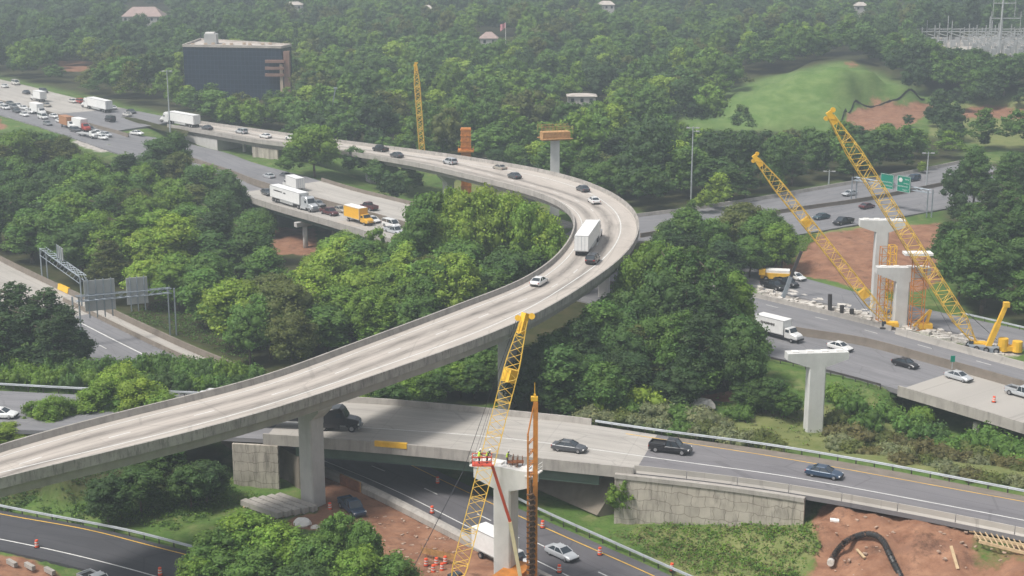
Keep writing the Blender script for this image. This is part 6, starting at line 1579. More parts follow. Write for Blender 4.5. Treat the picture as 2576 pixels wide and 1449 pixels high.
def lattice(mb, a, b, w0, w1, bays, rc=.085, rd=.05, side=None, depth=None):
    """four chords with zig-zag bracing; depth = list of fractions for the tapered ends"""
    a, b = Vector(a), Vector(b); d = (b - a); ln = d.length; d.normalize()
    x = (side or Vector((1, 0, 0))); x = (x - d * x.dot(d)).normalized(); y = d.cross(x)
    def wid(t): return w0 * max(.30, min(1, t / .14 + .25)) * 1 if t < .14 else (w0 if t < .84 else w0 + (w1 - w0) * (t - .84) / .16)
    def corner(t, k): 
        sx, sy = ((-1, -1), (1, -1), (1, 1), (-1, 1))[k]; w = wid(t) / 2
        return a + d * (ln * t) + x * sx * w + y * sy * w
    for i in range(bays):
        t0, t1 = i / bays, (i + 1) / bays
        for k in range(4):
            mb.tube(corner(t0, k), corner(t1, k), rc, rc, 4, False)
            k2 = (k + 1) % 4
            if i % 2 == 0: mb.tube(corner(t0, k), corner(t1, k2), rd, rd, 4, False)
            else: mb.tube(corner(t0, k2), corner(t1, k), rd, rd, 4, False)
            if i % 4 == 0: mb.tube(corner(t0, k), corner(t0, k2), rd, rd, 4, False)
    return corner

def crawler(root, p, hd, mat='yellow_paint', sz=1.):
    c, s = math.cos(hd) * sz, math.sin(hd) * sz
    def at(x, y, z): return (p.x + x * c - y * s, p.y + x * s + y * c, p.z + z * sz)
    b = MB().box(at(-1.2, 0, 2.1), (5.4 * sz, 2.8 * sz, 1.5 * sz), hd).box(at(-3.4, 0, 1.9), (1.4 * sz, 3.4 * sz, 1.3 * sz), hd); b.build('crane_house', mat, root)
    MB().box(at(1.4, 1.1, 2.4), (1.5 * sz, 1.0 * sz, 1.7 * sz), hd).build('cab', 'window_glass', root)
    for sd in (-1, 1):
        MB().box(at(0, sd * 1.9, .55), (5.6 * sz, .8 * sz, 1.0 * sz), hd).build('crawler_track', 'dark_steel', root)

def crane(label, base, tip, w, bays, zone, rc=.085, rd=.05, head=1.0, body=True, cables=(), panel=(), cat='crane'):
    base, tip = Vector(base), Vector(tip)
    root = thing('crawler_crane', label, cat, tuple(base - Vector((0, 0, 1.2))))
    mb = MB(); corner = lattice(mb, base, tip, w, w * .45, bays, rc, rd); mb.build('boom', 'boom_yellow', root)
    d = (tip - base).normalized()
    x = Vector((1, 0, 0)); x = (x - d * x.dot(d)).normalized(); y = d.cross(x)
    hb = MB(); hb.beam(tip - d * 1.6, tip + d * .9, w * .42, w * .42)
    hb.tube(tip + d * .7 + x * head * .9 - y * .2, tip + d * .7 + x * head * .9 + y * .2, .45 * head, .45 * head, 12); hb.beam(tip + d * .3, tip + d * .7 + x * head * .9, .3, .3)
    hb.tube(tip + d * .1 - x * head * .9 - y * .2, tip + d * .1 - x * head * .9 + y * .2, .42 * head, .42 * head, 12); hb.beam(tip - d * .2, tip + d * .1 - x * head * .9, .3, .3)
    hb.build('boom_head', 'yellow_paint', root)
    if panel:
        for t in panel:
            q = base + (tip - base) * t; MB().beam(q - d * .8, q + d * .8, w * .75, w * .75).build('boom_plate', 'yellow_paint', root)
    for k, (q0, q1, rr) in enumerate(cables):
        MB().tube(q0, q1, rr, rr, 5).build('cable', 'cable', root)
    if body: crawler(root, Vector((base.x, base.y, base.z - 1.2)), math.atan2(tip.y - base.y, tip.x - base.x), sz=body)
    return root
# foreground crane
b1 = P(1138, 1500, 1.5); t1 = PY(1318, 806, b1.y + 8)
crane('yellow lattice boom crane in the foreground reaching up over the flyover deck', b1, t1, 1.75, 34, None, .06, .035, .85, True,
      [(t1 + Vector((-.9, 0, 0)), P(1165, 1185, 6.5), .035), (P(1165, 1185, 6.5), P(1038, 1432, 1), .05), (t1 + Vector((-.7, 0, 0)), P(1195, 1140, 9), .02), (t1 + Vector((-.6, .2, 0)), P(1205, 1130, 9), .02)], panel=(.80,))
# drill rig
pb = P(1336, 1500, 0); tp = PY(1337, 1010, pb.y); tp2 = PY(1342, 985, pb.y)
root = thing('drill_rig', 'orange drill rig mast with a dark muddy auger in front of the new pier', 'drill rig', (pb.x, pb.y, 0))
mb = MB(); zt = tp.z
for sx, sy in ((-.42, -.3), (-.42, .3)): mb.beam((pb.x + sx, pb.y + sy, 1), (pb.x + sx, pb.y + sy, zt - 4), .22, .22)
for k in range(26):
    z = 1.5 + k * (zt - 6) / 26; z2 = z + (zt - 6) / 26
    for sy in (-.3, .3): mb.tube((pb.x - .42, pb.y + sy, z), (pb.x + .22, pb.y + sy, z2 if k % 2 else z), .06, .06, 4)
for sy in (-.3, .3): mb.tube((pb.x - .42, pb.y + sy, zt - 4), (pb.x + .2, pb.y + sy, zt - .6), .07, .07, 5)
mb.build('mast_lattice', 'orange_steel', root)
MB().beam((pb.x + .45, pb.y, 1), (pb.x + .45, pb.y, zt), .55, .6).build('mast', 'orange_steel', root)
MB().beam((pb.x + .35, pb.y, zt), (pb.x + .35, pb.y, zt + .9), .25, .25).tube((pb.x + .35, pb.y, zt + .9), (pb.x + .35, pb.y, zt + 2.3), .05, .03, 5).box((pb.x + .3, pb.y, zt + .35), (.8, .5, .5)).build('mast_head', 'yellow_paint', root)
au = MB(); ax, ay = pb.x - .05, pb.y - .75
au.tube((ax, ay, 0), (ax, ay, zt * .62), .17, .17, 10)
n = 240
for k in range(n):
    a0, a1 = k * .52, (k + 1) * .52; z0, z1 = zt * .55 * k / n, zt * .55 * (k + 1) / n
    au.add([(ax + .12 * math.cos(a0), ay + .12 * math.sin(a0), z0), (ax + .55 * math.cos(a0), ay + .55 * math.sin(a0), z0), (ax + .55 * math.cos(a1), ay + .55 * math.sin(a1), z1), (ax + .12 * math.cos(a1), ay + .12 * math.sin(a1), z1),
            (ax + .12 * math.cos(a0), ay + .12 * math.sin(a0), z0 + .1), (ax + .55 * math.cos(a0), ay + .55 * math.sin(a0), z0 + .1), (ax + .55 * math.cos(a1), ay + .55 * math.sin(a1), z1 + .1), (ax + .12 * math.cos(a1), ay + .12 * math.sin(a1), z1 + .1)],
           [(0, 1, 2, 3), (7, 6, 5, 4), (1, 5, 6, 2)])
plain('mud_steel', (.10, .06, .035), .8, var=.5, scale=3)
au.build('auger', 'mud_steel', root)
crawler(root, Vector((pb.x - 1.5, pb.y + 2.2, 0)), R(60), 'orange_steel')
# two tall booms at right
b3 = P(2232, 812, 3); t3 = PY(1903, 400, b3.y + 3); crane('shorter yellow crane boom leaning left from the pair of new piers', b3, t3, 1.9, 34, None, .075, .045, .8, .5, [(t3, b3 + Vector((-3, 2, 1)), .03)], panel=(.18, .62))
b4 = P(2452, 862, 3); t4 = PY(2090, 292, b4.y + 4); crane('tallest yellow crane boom leaning left at the right side', b4, t4, 2.3, 40, None, .085, .05, 1.0, .5, [(t4, b4 + Vector((-3.4, 2, 1)), .03), (b4 + Vector((0, 0, 2)) + (t4 - b4) * .12, b4 + Vector((4, 0, .5)), .05)])
# far boom
b6 = P(1066, 430, 5); t6 = PY(1046, 165, b6.y); crane('thin yellow crane boom standing far behind the flyover', b6, t6, 1.5, 30, None, .11, .07, .5, False)
# dark boom far left of it
p0 = P(822, 320, 6); p1 = PY(844, 222, p0.y); r = thing('pile_leader', 'thin dark slanted mast rising above the big tree by the flyover', 'mast', tuple(p0)); MB().beam(p0 - Vector((0, 0, 3)), p1, .35, .35).box(p1, (1.2, .6, .6)).build('mast', 'steel_grey', r)
# telescopic stub boom with machine
b5 = P(2487, 868, 3); t5 = PY(2530, 770, b5.y); r = thing('mobile_crane', 'short thick yellow telescopic boom raised at the right edge', 'crane', (b5.x, b5.y, 2))
d = (t5 - b5).normalized(); MB().beam(b5 - d * 1, b5 + (t5 - b5) * .55, .8, .9).build('boom_section', 'yellow_paint', r); MB().beam(b5 + (t5 - b5) * .55, t5, .6, .7).build('boom_section', 'yellow_paint', r)
MB().box(t5 + d * .3, (1.0, .9, .9), 0).build('boom_head', 'yellow_paint', r)
MB().box((b5.x - 1, b5.y, 2.5), (5.5, 2.2, .8), R(-25)).build('carrier', 'steel_grey', r)
for k in range(4):
    for s in (-1, 1):
        a = R(-25); xx = -2.6 + k * 1.7; o = put('wheel', WH[(.52, .32)], r); o.location = (-1 + xx * math.cos(a) - s * 1.2 * math.sin(a), xx * math.sin(a) + s * 1.2 * math.cos(a), .5); o.rotation_euler = (0, 0, a)
pm = P(2543, 882, 2); r = thing('generator', 'yellow machine with two rounded tanks at the right edge', 'machine', (pm.x, pm.y, 2))
MB().tube((pm.x - 1.5, pm.y, 2), (pm.x - 1.5, pm.y, 4.3), .95, .9, 12).build('tank', 'yellow_paint', r); MB().tube((pm.x + .9, pm.y - .5, 2), (pm.x + .9, pm.y - .5, 3.9), .95, .9, 12).build('tank', 'yellow_paint', r); MB().box((pm.x - .3, pm.y, 2.5), (4, 1.6, .8)).build('skid', 'yellow_paint', r)
# yellow truck crane left of the works
pt = P(1951, 702, 2.2); r = thing('truck_crane', 'yellow and white truck crane parked at the foot of the red dirt cut', 'crane', (pt.x, pt.y, 2))
MB().box((pt.x, pt.y, 3.1), (6.2, 2.4, 1.2), R(-12)).build('body', 'yellow_paint', r); MB().box((pt.x + .4, pt.y, 4.0), (5.0, 2.2, .6), R(-12)).build('roof_cover', 'white_wall', r)
MB().box((pt.x - 2.9, pt.y - .2, 3.9), (1.3, 2.0, 1.1), R(-12)).build('cab', 'yellow_paint', r)
for k in range(3):
    for s in (-1, 1): o = put('wheel', WH[(.52, .32)], r); o.location = (-2.2 + 2.1 * k, s * 1.1 - .2 * (k - 1), .5)
q0, q1 = P(1968, 748, 2), None; q1 = PY(2016, 632, q0.y); r = thing('pile_lead', 'dark steel pile leaning right beside the yellow truck crane', 'pile', tuple(q0)); MB().beam(q0 - Vector((0, 0, .5)), q0 + (q1 - q0) * .45, .7, .7).build('lower_section', 'steel_grey', r); MB().beam(q0 + (q1 - q0) * .45, q1, .55, .55).build('upper_section', 'dark_steel', r)
# scaffold towers
def scaffold(u, vb, vt, wx, label, mat='orange_steel', z=1.8):
    p = P(u, vb, z); top = PY(u, vt, p.y).z; r = thing('scaffold_tower', label, 'scaffold', (p.x, p.y, z), 0, 'shoring towers round the new piers'); mb = MB()
    for sx in (-1, 1):
        for sy in (-1, 1): mb.beam((p.x + sx * wx / 2, p.y + sy * .9, z - .5), (p.x + sx * wx / 2, p.y + sy * .9, top), .14, .14)
    n = int((top - z) / 1.5)
    for k in range(n + 1):
        zz = z + (top - z) * k / n; z2 = z + (top - z) * min(n, k + 1) / n
        for s in (-1, 1):
            mb.beam((p.x - wx / 2, p.y + s * .9, zz), (p.x + wx / 2, p.y + s * .9, zz), .09, .09); mb.beam((p.x + s * wx / 2, p.y - .9, zz), (p.x + s * wx / 2, p.y + .9, zz), .09, .09)
            mb.beam((p.x - wx / 2 * (1 if k % 2 else -1), p.y + s * .9, zz), (p.x + wx / 2 * (1 if k % 2 else -1), p.y + s * .9, z2), .06, .06)
    mb.build('frame', mat, r)
    return r, p, top
scaffold(2216, 806, 622, 1.5, 'rust coloured shoring tower left of the front pier of the pair')
scaffold(2234, 812, 618, 1.2, 'yellow shoring tower between the two piers of the pair', 'yellow_paint')
r, p, top = scaffold(2303, 828, 640, 2.3, 'orange shoring tower with a white platform right of the paired piers')
MB().box((p.x - .5, p.y, top + .2), (5.2, 2.4, .45)).build('platform', 'white_wall', r)
px_ = P(2327, 826, 2); r = thing('concrete_pump', 'small yellow machine arm between the shoring tower and tallest boom', 'machine', tuple(px_))
MB().beam(px_, px_ + Vector((.8, 0, 3.6)), .5, .5).beam(px_ + Vector((.8, 0, 3.6)), px_ + Vector((-2.2, 0, .4)), .35, .35).box(px_ + Vector((0, 0, .5)), (2.4, 1.6, 1.0)).build('arm', 'yellow_paint', r)
for k, (u, vb, vt) in enumerate(((2088, 777, 740), (2118, 783, 768), (2143, 789, 777))):
    a_ = P(u, vb, 2); b_ = PY(u, vt, a_.y); nm = ('tallest dark steel pile stub beside the barrier', 'middle dark steel pile stub beside the barrier', 'shortest dark steel pile stub beside the barrier')[k]
    o = MB().tube(a_ - Vector((0, 0, .5)), b_, .42, .42, 10).build('pile_stub', 'dark_steel'); tag(o, nm, 'pile', 'pile stubs beside the barrier')

# red boom lift reaching the foreground pier
bb = P(1318, 1500, 1.2); bj = PY(1283, 1312, bb.y); bt = PY(1238, 1170, bb.y - 1.0)
r = thing('boom_lift', 'red and beige boom lift raised against the foreground pier', 'boom lift', (bb.x, bb.y, 0))
MB().beam(bb, bj, .42, .46).build('lower_boom', 'beige_paint', r); MB().beam(bj - (bt - bj) * .05, bt, .32, .34).build('upper_boom', 'red_paint', r)
bk = MB(); bc = bt + Vector((-1.15, 0, .1)); bk.box(bc, (2.2, 1.2, .12))
for h in (.55, 1.1):
    for s in (-1, 1): bk.box(bc + Vector((0, s * .6, h)), (2.2, .07, .07)); bk.box(bc + Vector((s * 1.1, 0, h)), (.07, 1.2, .07))
for sx in (-1.1, 0, 1.1):
    for sy in (-.6, .6): bk.box(bc + Vector((sx, sy, .55)), (.07, .07, 1.1))
bk.build('basket', 'red_paint', r)
MB().box((bb.x + .5, bb.y, .9), (3.4, 2.2, 1.1)).build('chassis', 'red_paint', r)
for sx in (-1, 1):
    for sy in (-1, 1): o = put('wheel', WH[(.52, .32)], r); o.location = (.5 + sx * 1.3, sy * 1.15, .5)
# platform rails and reinforcing bars on the foreground pier
_, ptop, px, pt_ = N1
pr = thing('work_platform', 'white and orange work platforms hung round the foreground pier head', 'platform', tuple(ptop))
mb = MB()
for s in (-1, 1):
    c = ptop + px * s * 3.7; mb.box(c - Vector((0, 0, .5)), (1.1, 2.6, .14), math.atan2(px.y, px.x))
    for k in range(5):
        q = c + px * s * .5 + pt_ * (-1.2 + .6 * k); mb.box(q + Vector((0, 0, .1)), (.06, .06, 1.2))
    for h in (.2, .7): mb.box(c + px * s * .5 + Vector((0, 0, h - .1)), (.06, 2.4, .06), math.atan2(px.y, px.x))
mb.build('railing', 'white_wall', pr)
mb = MB()
for k in range(6):
    q = ptop + px * (.5 + .3 * k) + pt_ * (.4 if k % 2 else -.4); mb.tube(q, q + Vector((0, 0, 1.3)), .05, .05, 5)
mb.box(ptop + px * 1.3 + Vector((0, 0, .55)), (1.9, .9, .1)); mb.build('rebar_cage', 'rust', pr)

# ---- workers
def person(loc, hd, label, bend=0.):
    r = thing('person', label, 'person', loc, hd)
    me = bpy.data.meshes.new('body')
    J = {'pel': (0, 0, .95), 'chest': (.10 * bend * 3, 0, 1.30), 'neck': (.16 * bend * 3, 0, 1.48), 'head': (.18 * bend * 3 + .02, 0, 1.64), 'top': (.18 * bend * 3 + .02, 0, 1.74)}
    v = [J['pel'], J['chest'], J['neck'], J['head'], J['top']]; rad = [.15, .17, .065, .105, .08]; e = [(0, 1), (1, 2), (2, 3), (3, 4)]
    for s in (-1, 1):
        k = len(v); v += [(0.02, s * .10, .88), (.05, s * .12, .50), (-.02, s * .13, .08), (.12, s * .13, .03)]; rad += [.10, .065, .045, .045]; e += [(0, k), (k, k + 1), (k + 1, k + 2), (k + 2, k + 3)]
        k = len(v); cx = J['chest'][0]; v += [(cx, s * .20, 1.40), (cx + .10, s * .27, 1.14), (cx + .34, s * .22, 1.06), (cx + .42, s * .2, 1.06)]; rad += [.065, .048, .036, .04]; e += [(1, k), (k, k + 1), (k + 1, k + 2), (k + 2, k + 3)]
    me.from_pydata(v, e, []); me.materials.append(MATS['trouser']); b = put('body', me, r)
    sk = b.modifiers.new('skin', 'SKIN'); me.skin_vertices[0].data[0].use_root = True
    for i, q in enumerate(rad): me.skin_vertices[0].data[i].radius = (q, q)
    b.modifiers.new('sub', 'SUBSURF').levels = 1; b.modifiers['sub'].render_levels = 1
    vs = MB(); cx = J['chest'][0]; loft_z = [(0, 0, .95, .20, .15), (cx * .5, 0, 1.15, .21, .155), (cx, 0, 1.42, .235, .15), (cx, 0, 1.47, .12, .1)]
    n = 10; o = 0
    for x, y, z, a_, b_ in loft_z: vs.v += [(x + b_ * math.cos(2 * PI * i / n), y + a_ * math.sin(2 * PI * i / n), z) for i in range(n)]
    for q in range(3):
        for i in range(n): vs.f.append((q * n + i, q * n + (i + 1) % n, (q + 1) * n + (i + 1) % n, (q + 1) * n + i))
    vs.m = [0] * len(vs.f); put('vest', vs.mesh('vest', 'hivis'), r)
    hx = J['head'][0]; fc = MB().tube((hx, 0, 1.56), (hx, 0, 1.72), .098, .10, 10); fc.box((hx + .105, 0, 1.64), (.04, .03, .04)); put('face', fc.mesh('face', 'skin'), r)
    hm = MB().tube((hx, 0, 1.69), (hx, 0, 1.76), .135, .125, 12).tube((hx, 0, 1.76), (hx, 0, 1.83), .125, .06, 12).box((hx + .12, 0, 1.70), (.12, .2, .02)); put('hard_hat', hm.mesh('hard_hat', 'lamp_white'), r)
    return r
person(tuple(bc + Vector((-.35, 0, .06))), R(20), 'worker in yellow green vest standing in the red lift basket', .3)
person(tuple(bc + Vector((.55, .15, .06))), R(-30), 'second worker stooping at the right side of the lift basket', .8)
person(tuple(ptop + px * .15 + Vector((0, 0, .01))), R(-10), 'worker in a pale vest standing on top of the foreground pier head', .4)
# ================================================================== BUILDINGS, SIGNS, SMALL THINGS
def base_of(u, v, y): return PY(u, v, y)
# ---- dark glass office block
yb = 585.
zt = PY(588, 114, yb).z; fl_ = PY(460, 115, yb); fr_ = PY(708, 113, yb - 6); bl_ = PY(460, 97, yb); 
def zp(u, y): return ((u - 1288) / FPX * y * 1.0)
A_ = Vector((fl_.x, yb, 0)); B_ = Vector((fr_.x, yb - 6, 0)); 
Cc = Vector((B_.x + 2.5, yb + 2, 0)); D_ = Vector((B_.x - 6, yb + 8, 0)); E_ = Vector((A_.x + 1.5, yb + 26, 0))
ob = thing('office_building', 'dark blue glass office block with pale roof and brick corner', 'building', (A_.x, A_.y, 4))
foot = [A_, B_, Cc, D_, E_]
mb = MB(); mb.uv = []; s = 0
for i, p in enumerate(foot):
    q = foot[(i + 1) % len(foot)]; ln = (q - p).length; k = len(mb.v)
    mb.v += [(p.x, p.y, 2), (q.x, q.y, 2), (q.x, q.y, zt - .5), (p.x, p.y, zt - .5)]; mb.uv += [(s, 2), (s + ln, 2), (s + ln, zt - .5), (s, zt - .5)]; mb.f.append((k, k + 1, k + 2, k + 3)); s += ln
mb.m = [0] * len(mb.f); mb.build('curtain_wall', 'curtain_glass', ob)
rf = MB(); n = len(foot); rf.add([(p.x, p.y, zt - .5) for p in foot] + [(p.x, p.y, zt - .35) for p in foot], [tuple(range(n, 2 * n))] + [(i, (i + 1) % n, n + (i + 1) % n, n + i) for i in range(n)]); rf.build('roof', 'roof_pale', ob)
pr_ = MB()
for i, p in enumerate(foot):
    q = foot[(i + 1) % n]; pr_.beam((p.x, p.y, zt - .1), (q.x, q.y, zt - .1), .5, .9)
pr_.build('roof_parapet', 'roof_pale', ob)
ph = PY(532, 108, yb + 10); MB().box((ph.x, yb + 10, zt + 1.6), (4.6, 4.5, 3.8)).build('penthouse', 'sign_back', ob); MB().box((ph.x - .3, yb + 10, zt + 3.7), (3.4, 3.0, .7)).build('plant_unit', 'white_wall', ob)
ru = MB()
for k in range(9): ru.box((A_.x + 3 + k * 3.6 + (k % 2), yb + 3.5 + (k % 3) * 1.5, zt + .1), (1.2, .9, .7))
o = ru.build('roof_vent', 'tan_block', ob); o['kind'] = 'stuff'
bz = MB()
for k, v in enumerate((154, 171, 188)):
    p0, p1 = PY(668, v, yb - 6), PY(716, v, yb - 6); bz.box(((p0.x + p1.x) / 2, yb - 6.6, p0.z), (p1.x - p0.x, 1.6, 1.0))
bz.build('brick_band', 'brick', ob)
p0 = PY(721, 132, yb - 5); MB().box((p0.x, yb - 5, (p0.z + 3) / 2), (2.2, 3, p0.z - 2)).build('brick_tower', 'brick', ob)
MB().box((PY(708, 150, yb - 5).x, yb - 6.2, 14), (1.1, 1.2, 12)).build('corner_pier', 'tan_block', ob)
# ---- houses and roofs in the woods
def house(u, v, y, w, d, h, roofh, label, wallm='house_wall', roofm='house_roof', cat='house', rz=0., gz=None):
    p = PY(u, v, y); zr = p.z; r = thing('house', label, cat, (p.x, y, zr - h - roofh), 0)
    MB().box((p.x, y, zr - roofh - h / 2 - 2), (w, d, h + 4), rz).build('wall', wallm, r)
    c, s = math.cos(rz), math.sin(rz); T = lambda x, yy, z: (p.x + x * c - yy * s, y + x * s + yy * c, z)
    rm = MB(); z0 = zr - roofh
    rm.add([T(-w / 2 - .5, -d / 2 - .5, z0), T(w / 2 + .5, -d / 2 - .5, z0), T(w / 2 + .5, d / 2 + .5, z0), T(-w / 2 - .5, d / 2 + .5, z0), T(-w / 2 + d * .35, 0, zr), T(w / 2 - d * .35, 0, zr)], [(0, 1, 5, 4), (1, 2, 5), (2, 3, 4, 5), (3, 0, 4), (3, 2, 1, 0)])
    rm.build('roof', roofm, r)
    wn = MB()
    for k in range(max(2, int(w / 3))): 
        x = -w / 2 + (k + .5) * w / max(2, int(w / 3)); q = T(x, -d / 2 - .02, z0 - 1.4); wn.box(q, (1.1, .1, 1.3), rz)
    q = wn.build('window', 'window_glass', r); q['kind'] = 'stuff'
    return r
house(362, 17, 800, 20, 12, 3.5, 4.5, 'large building with a broad faded pink roof among the trees at top left')
house(1230, 80, 690, 7.5, 7, 3, 2.6, 'small white house with brown roof left of the flagpole')
house(1298, 122, 660, 3.5, 5, 3, 1.6, 'pale shed just below the flagpole')
house(1463, 234, 560, 10, 7, 2.4, .8, 'low building with a white flat roof in the middle woods', roofm='roof_pale')
house(1075, 12, 850, 6, 6, 3, 2, 'white gabled house at the top edge left of the flagpole', roofm='roof_pale')
house(1525, 2, 880, 9, 6, 3, 2, 'white house at the top edge right of the flagpole', roofm='roof_pale')
house(740, 4, 870, 9, 6, 3, 1.6, 'white house at the top edge behind the office block', roofm='roof_pale')
house(2165, 5, 860, 7, 6, 3, 1.8, 'white house at the top edge left of the substation', roofm='roof_pale')
p = PY(1272, 98, 690); q = PY(1272, 56, 690); r = thing('flagpole', 'white flagpole with a pale red flag in the far woods', 'flagpole', (p.x, 690, p.z)); MB().tube((p.x, 690, p.z - 10), (p.x, 690, q.z), .16, .1, 6).build('pole', 'white_wall', r)
fm_ = MB(); n = 7
for k in range(n): fm_.v += [(p.x - .1 - k * .38, 690 + .25 * math.sin(k * 1.3), q.z - .3 - k * .12), (p.x - .1 - k * .38, 690 + .25 * math.sin(k * 1.3), q.z - 2.4 - k * .28)]
for k in range(n - 1): fm_.f.append((2 * k, 2 * k + 1, 2 * k + 3, 2 * k + 2))
fm_.m = [0] * len(fm_.f); fm_.build('flag', 'flag_cloth', r)
# ---- high mast lamps
def lamp(u, vb, vt, zb, label, arms=2):
    p = P(u, vb, zb); t = PY(u, vt, p.y); r = thing('street_lamp', label, 'street lamp', tuple(p)); MB().tube((p.x, p.y, zb - .5), (p.x, p.y, t.z), .24, .13, 8).build('pole', 'galvanised', r)
    for k in range(arms):
        s = -1 if k % 2 else 1; z = t.z - .4 - .9 * (k // 2)
        MB().beam((p.x, p.y, z), (p.x + s * 1.0, p.y, z + .1), .12, .12).box((p.x + s * 1.2, p.y, z + .05), (.9, .5, .3)).build('lamp_head', 'sign_back', r)
lamp(1738, 512, 318, 4, 'tall grey lamp pole beside the upper right highway', 3); lamp(428, 330, 176, 8.2, 'tall slender lamp pole next to the far white trailer'); lamp(2330, 472, 382, 4, 'grey lamp pole on the median right of the green signs'); lamp(2085, 460, 428, 4, 'short lamp pole beside the bright shrub left of the tallest boom')
# ---- gantries
def truss(mb, a, b, w, n=12, r=.08):
    a, b = Vector(a), Vector(b); d = (b - a).normalized(); y = Vector((0, 0, 1)); x = d.cross(y).normalized()
    cs = [x * (-w / 2) - y * w / 2, x * (w / 2) - y * w / 2, x * (w / 2) + y * w / 2, x * (-w / 2) + y * w / 2]
    for i in range(n):
        p0, p1 = a + (b - a) * (i / n), a + (b - a) * ((i + 1) / n)
        for k in range(4):
            mb.tube(p0 + cs[k], p1 + cs[k], r, r, 4, False); mb.tube(p0 + cs[k], p1 + cs[(k + 1) % 4], r * .6, r * .6, 4, False)
def gantry(name, label, a, b, bases, w=1.1, mat='steel_grey'):
    r = thing(name, label, 'sign gantry', tuple(bases[0])); mb = MB(); truss(mb, a, b, w); mb.build('truss', mat, r)
    for q in bases:
        top = a if (Vector(q).xy - Vector(a).xy).length < (Vector(q).xy - Vector(b).xy).length else b
        for s in (-.6, .6): MB().beam((q[0] + s, q[1], q[2] - .5), (top[0] + s, top[1], top[2] + .4), .26, .26).build('post', mat, r)
    return r
ga, gb = PY(108, 632, 324), PY(209, 703, 302)
g1 = gantry('sign_gantry', 'grey sign gantry at far left behind the left road parapet', ga, gb, [Vector((ga.x, ga.y, 0)), Vector((gb.x, gb.y, 0))], 1.5)
def panel(root, c, xdir, w, h, face, back='sign_back', th=.1, rib=0):
    xd = Vector(xdir).normalized(); z = Vector((0, 0, 1)); nn = xd.cross(z)
    q = [c - xd * w / 2 - z * h / 2, c + xd * w / 2 - z * h / 2, c + xd * w / 2 + z * h / 2, c - xd * w / 2 + z * h / 2]
    m = MB().hexa([p - nn * th for p in (q[0], q[1])] + [p + nn * th for p in (q[1], q[0])], [p - nn * th for p in (q[3], q[2])] + [p + nn * th for p in (q[2], q[3])])
    o = m.build('sign_panel', face, root)
    if rib:
        rb = MB()
        for k in range(rib):
            p = c + xd * w * (-.5 + (k + .5) / rib) + nn * (.22 if nn.y < 0 else -.22); rb.box((p.x, p.y, p.z - .5), (.18, .18, h + 1.6))
        rb.build('bracket', 'steel_grey', root)
    return xd, nn if nn.y < 0 else -nn
d1 = (gb - ga); sc_ = PY(151, 636, 314); panel(g1, sc_, d1, 3.8, 2.6, 'sign_back', rib=3)
ha, hb = PY(190, 752, 274), PY(430, 730, 283)
g2 = gantry('sign_gantry', 'grey gantry across the left road carrying two large sign backs', ha, hb, [Vector((ha.x, ha.y, 0)), Vector((hb.x, hb.y, 0))], .95)
panel(g2, PY(251, 742, 276.8), hb - ha, 5.7, 5.8, 'sign_back', rib=4); panel(g2, PY(345, 731, 280.2), hb - ha, 4.0, 5.1, 'sign_back', rib=3)
ka, kb = PY(2150, 449, 393), PY(2341, 482, 375)
g3 = gantry('sign_gantry', 'gantry with two green direction signs over the upper right highway', ka, kb, [Vector((ka.x, ka.y, 4)), Vector((kb.x, kb.y, 4))], .8)
for k, (u, v, w, h) in enumerate(((2232, 456, 4.0, 3.7), (2274, 463, 4.0, 4.0))):
    c = PY(u, v, 384 - k * 4); xd, nn = panel(g3, c, kb - ka, w, h, 'sign_green'); c2 = c + nn * .125
    bd = MB()
    for s in (-1, 1):
        bd.beam(c2 + xd * s * w * .48 - Vector((0, 0, h * .48)), c2 + xd * s * w * .48 + Vector((0, 0, h * .48)), .12, .04); bd.beam(c2 - xd * w * .48 + Vector((0, 0, s * h * .48)), c2 + xd * w * .48 + Vector((0, 0, s * h * .48)), .12, .04)
    sgn = [o for o in g3.children if o.name.startswith('sign_panel')][-1]
    def sub_(mb_, nm_, mt_):
        o_ = mb_.build(nm_, mt_, g3); o_.parent = sgn; return o_
    sub_(bd, 'sign_border', 'white_mark')
    tx = MB(); rr = random.Random(k + 4)
    rows = ((-.05, -.42, .40), (-.28, -.25, .40)) if k == 0 else ((.30, .08, .38), (.05, .0, .40), (-.15, -.42, .30), (-.36, -.05, .22))
    for (zz, x0, x1) in rows:
        x = x0 * w
        while x < x1 * w:       # letter strokes, too far away to read
            lw = rr.uniform(.16, .26); tx.box(c2 + xd * (x + lw / 2) + Vector((0, 0, zz * h)), (lw * .35, .03, .38 * rr.uniform(.75, 1)), math.atan2(xd.y, xd.x)); tx.box(c2 + xd * (x + lw / 2) + Vector((0, 0, zz * h + rr.uniform(-.12, .12))), (lw, .03, .09), math.atan2(xd.y, xd.x)); x += lw + .12
    q = sub_(tx, 'lettering', 'white_mark'); q['kind'] = 'stuff'
    if k == 1:
        sh = MB(); sh.tube(c2 - xd * w * .24 + Vector((0, 0, h * .24)) - nn * .02, c2 - xd * w * .24 + Vector((0, 0, h * .24)) + nn * .03, .62, .62, 6); sub_(sh, 'route_shield', 'white_mark')
        MB().beam(c2 + xd * w * .30 - Vector((0, 0, h * .40)), c2 + xd * w * .44 - Vector((0, 0, h * .26)), .14, .04).build('arrow', 'white_mark', g3)
p = P(2395, 925, 2.9); r = thing('road_sign', 'small green mile sign on the median wall right of the black sedan', 'road sign', tuple(p)); MB().box(p + Vector((0, 0, .9)), (.12, .1, 2.2)).build('post', 'galvanised', r); MB().box(p + Vector((0, -.08, 1.6)), (.75, .06, 1.1)).build('sign_panel', 'sign_green', r)
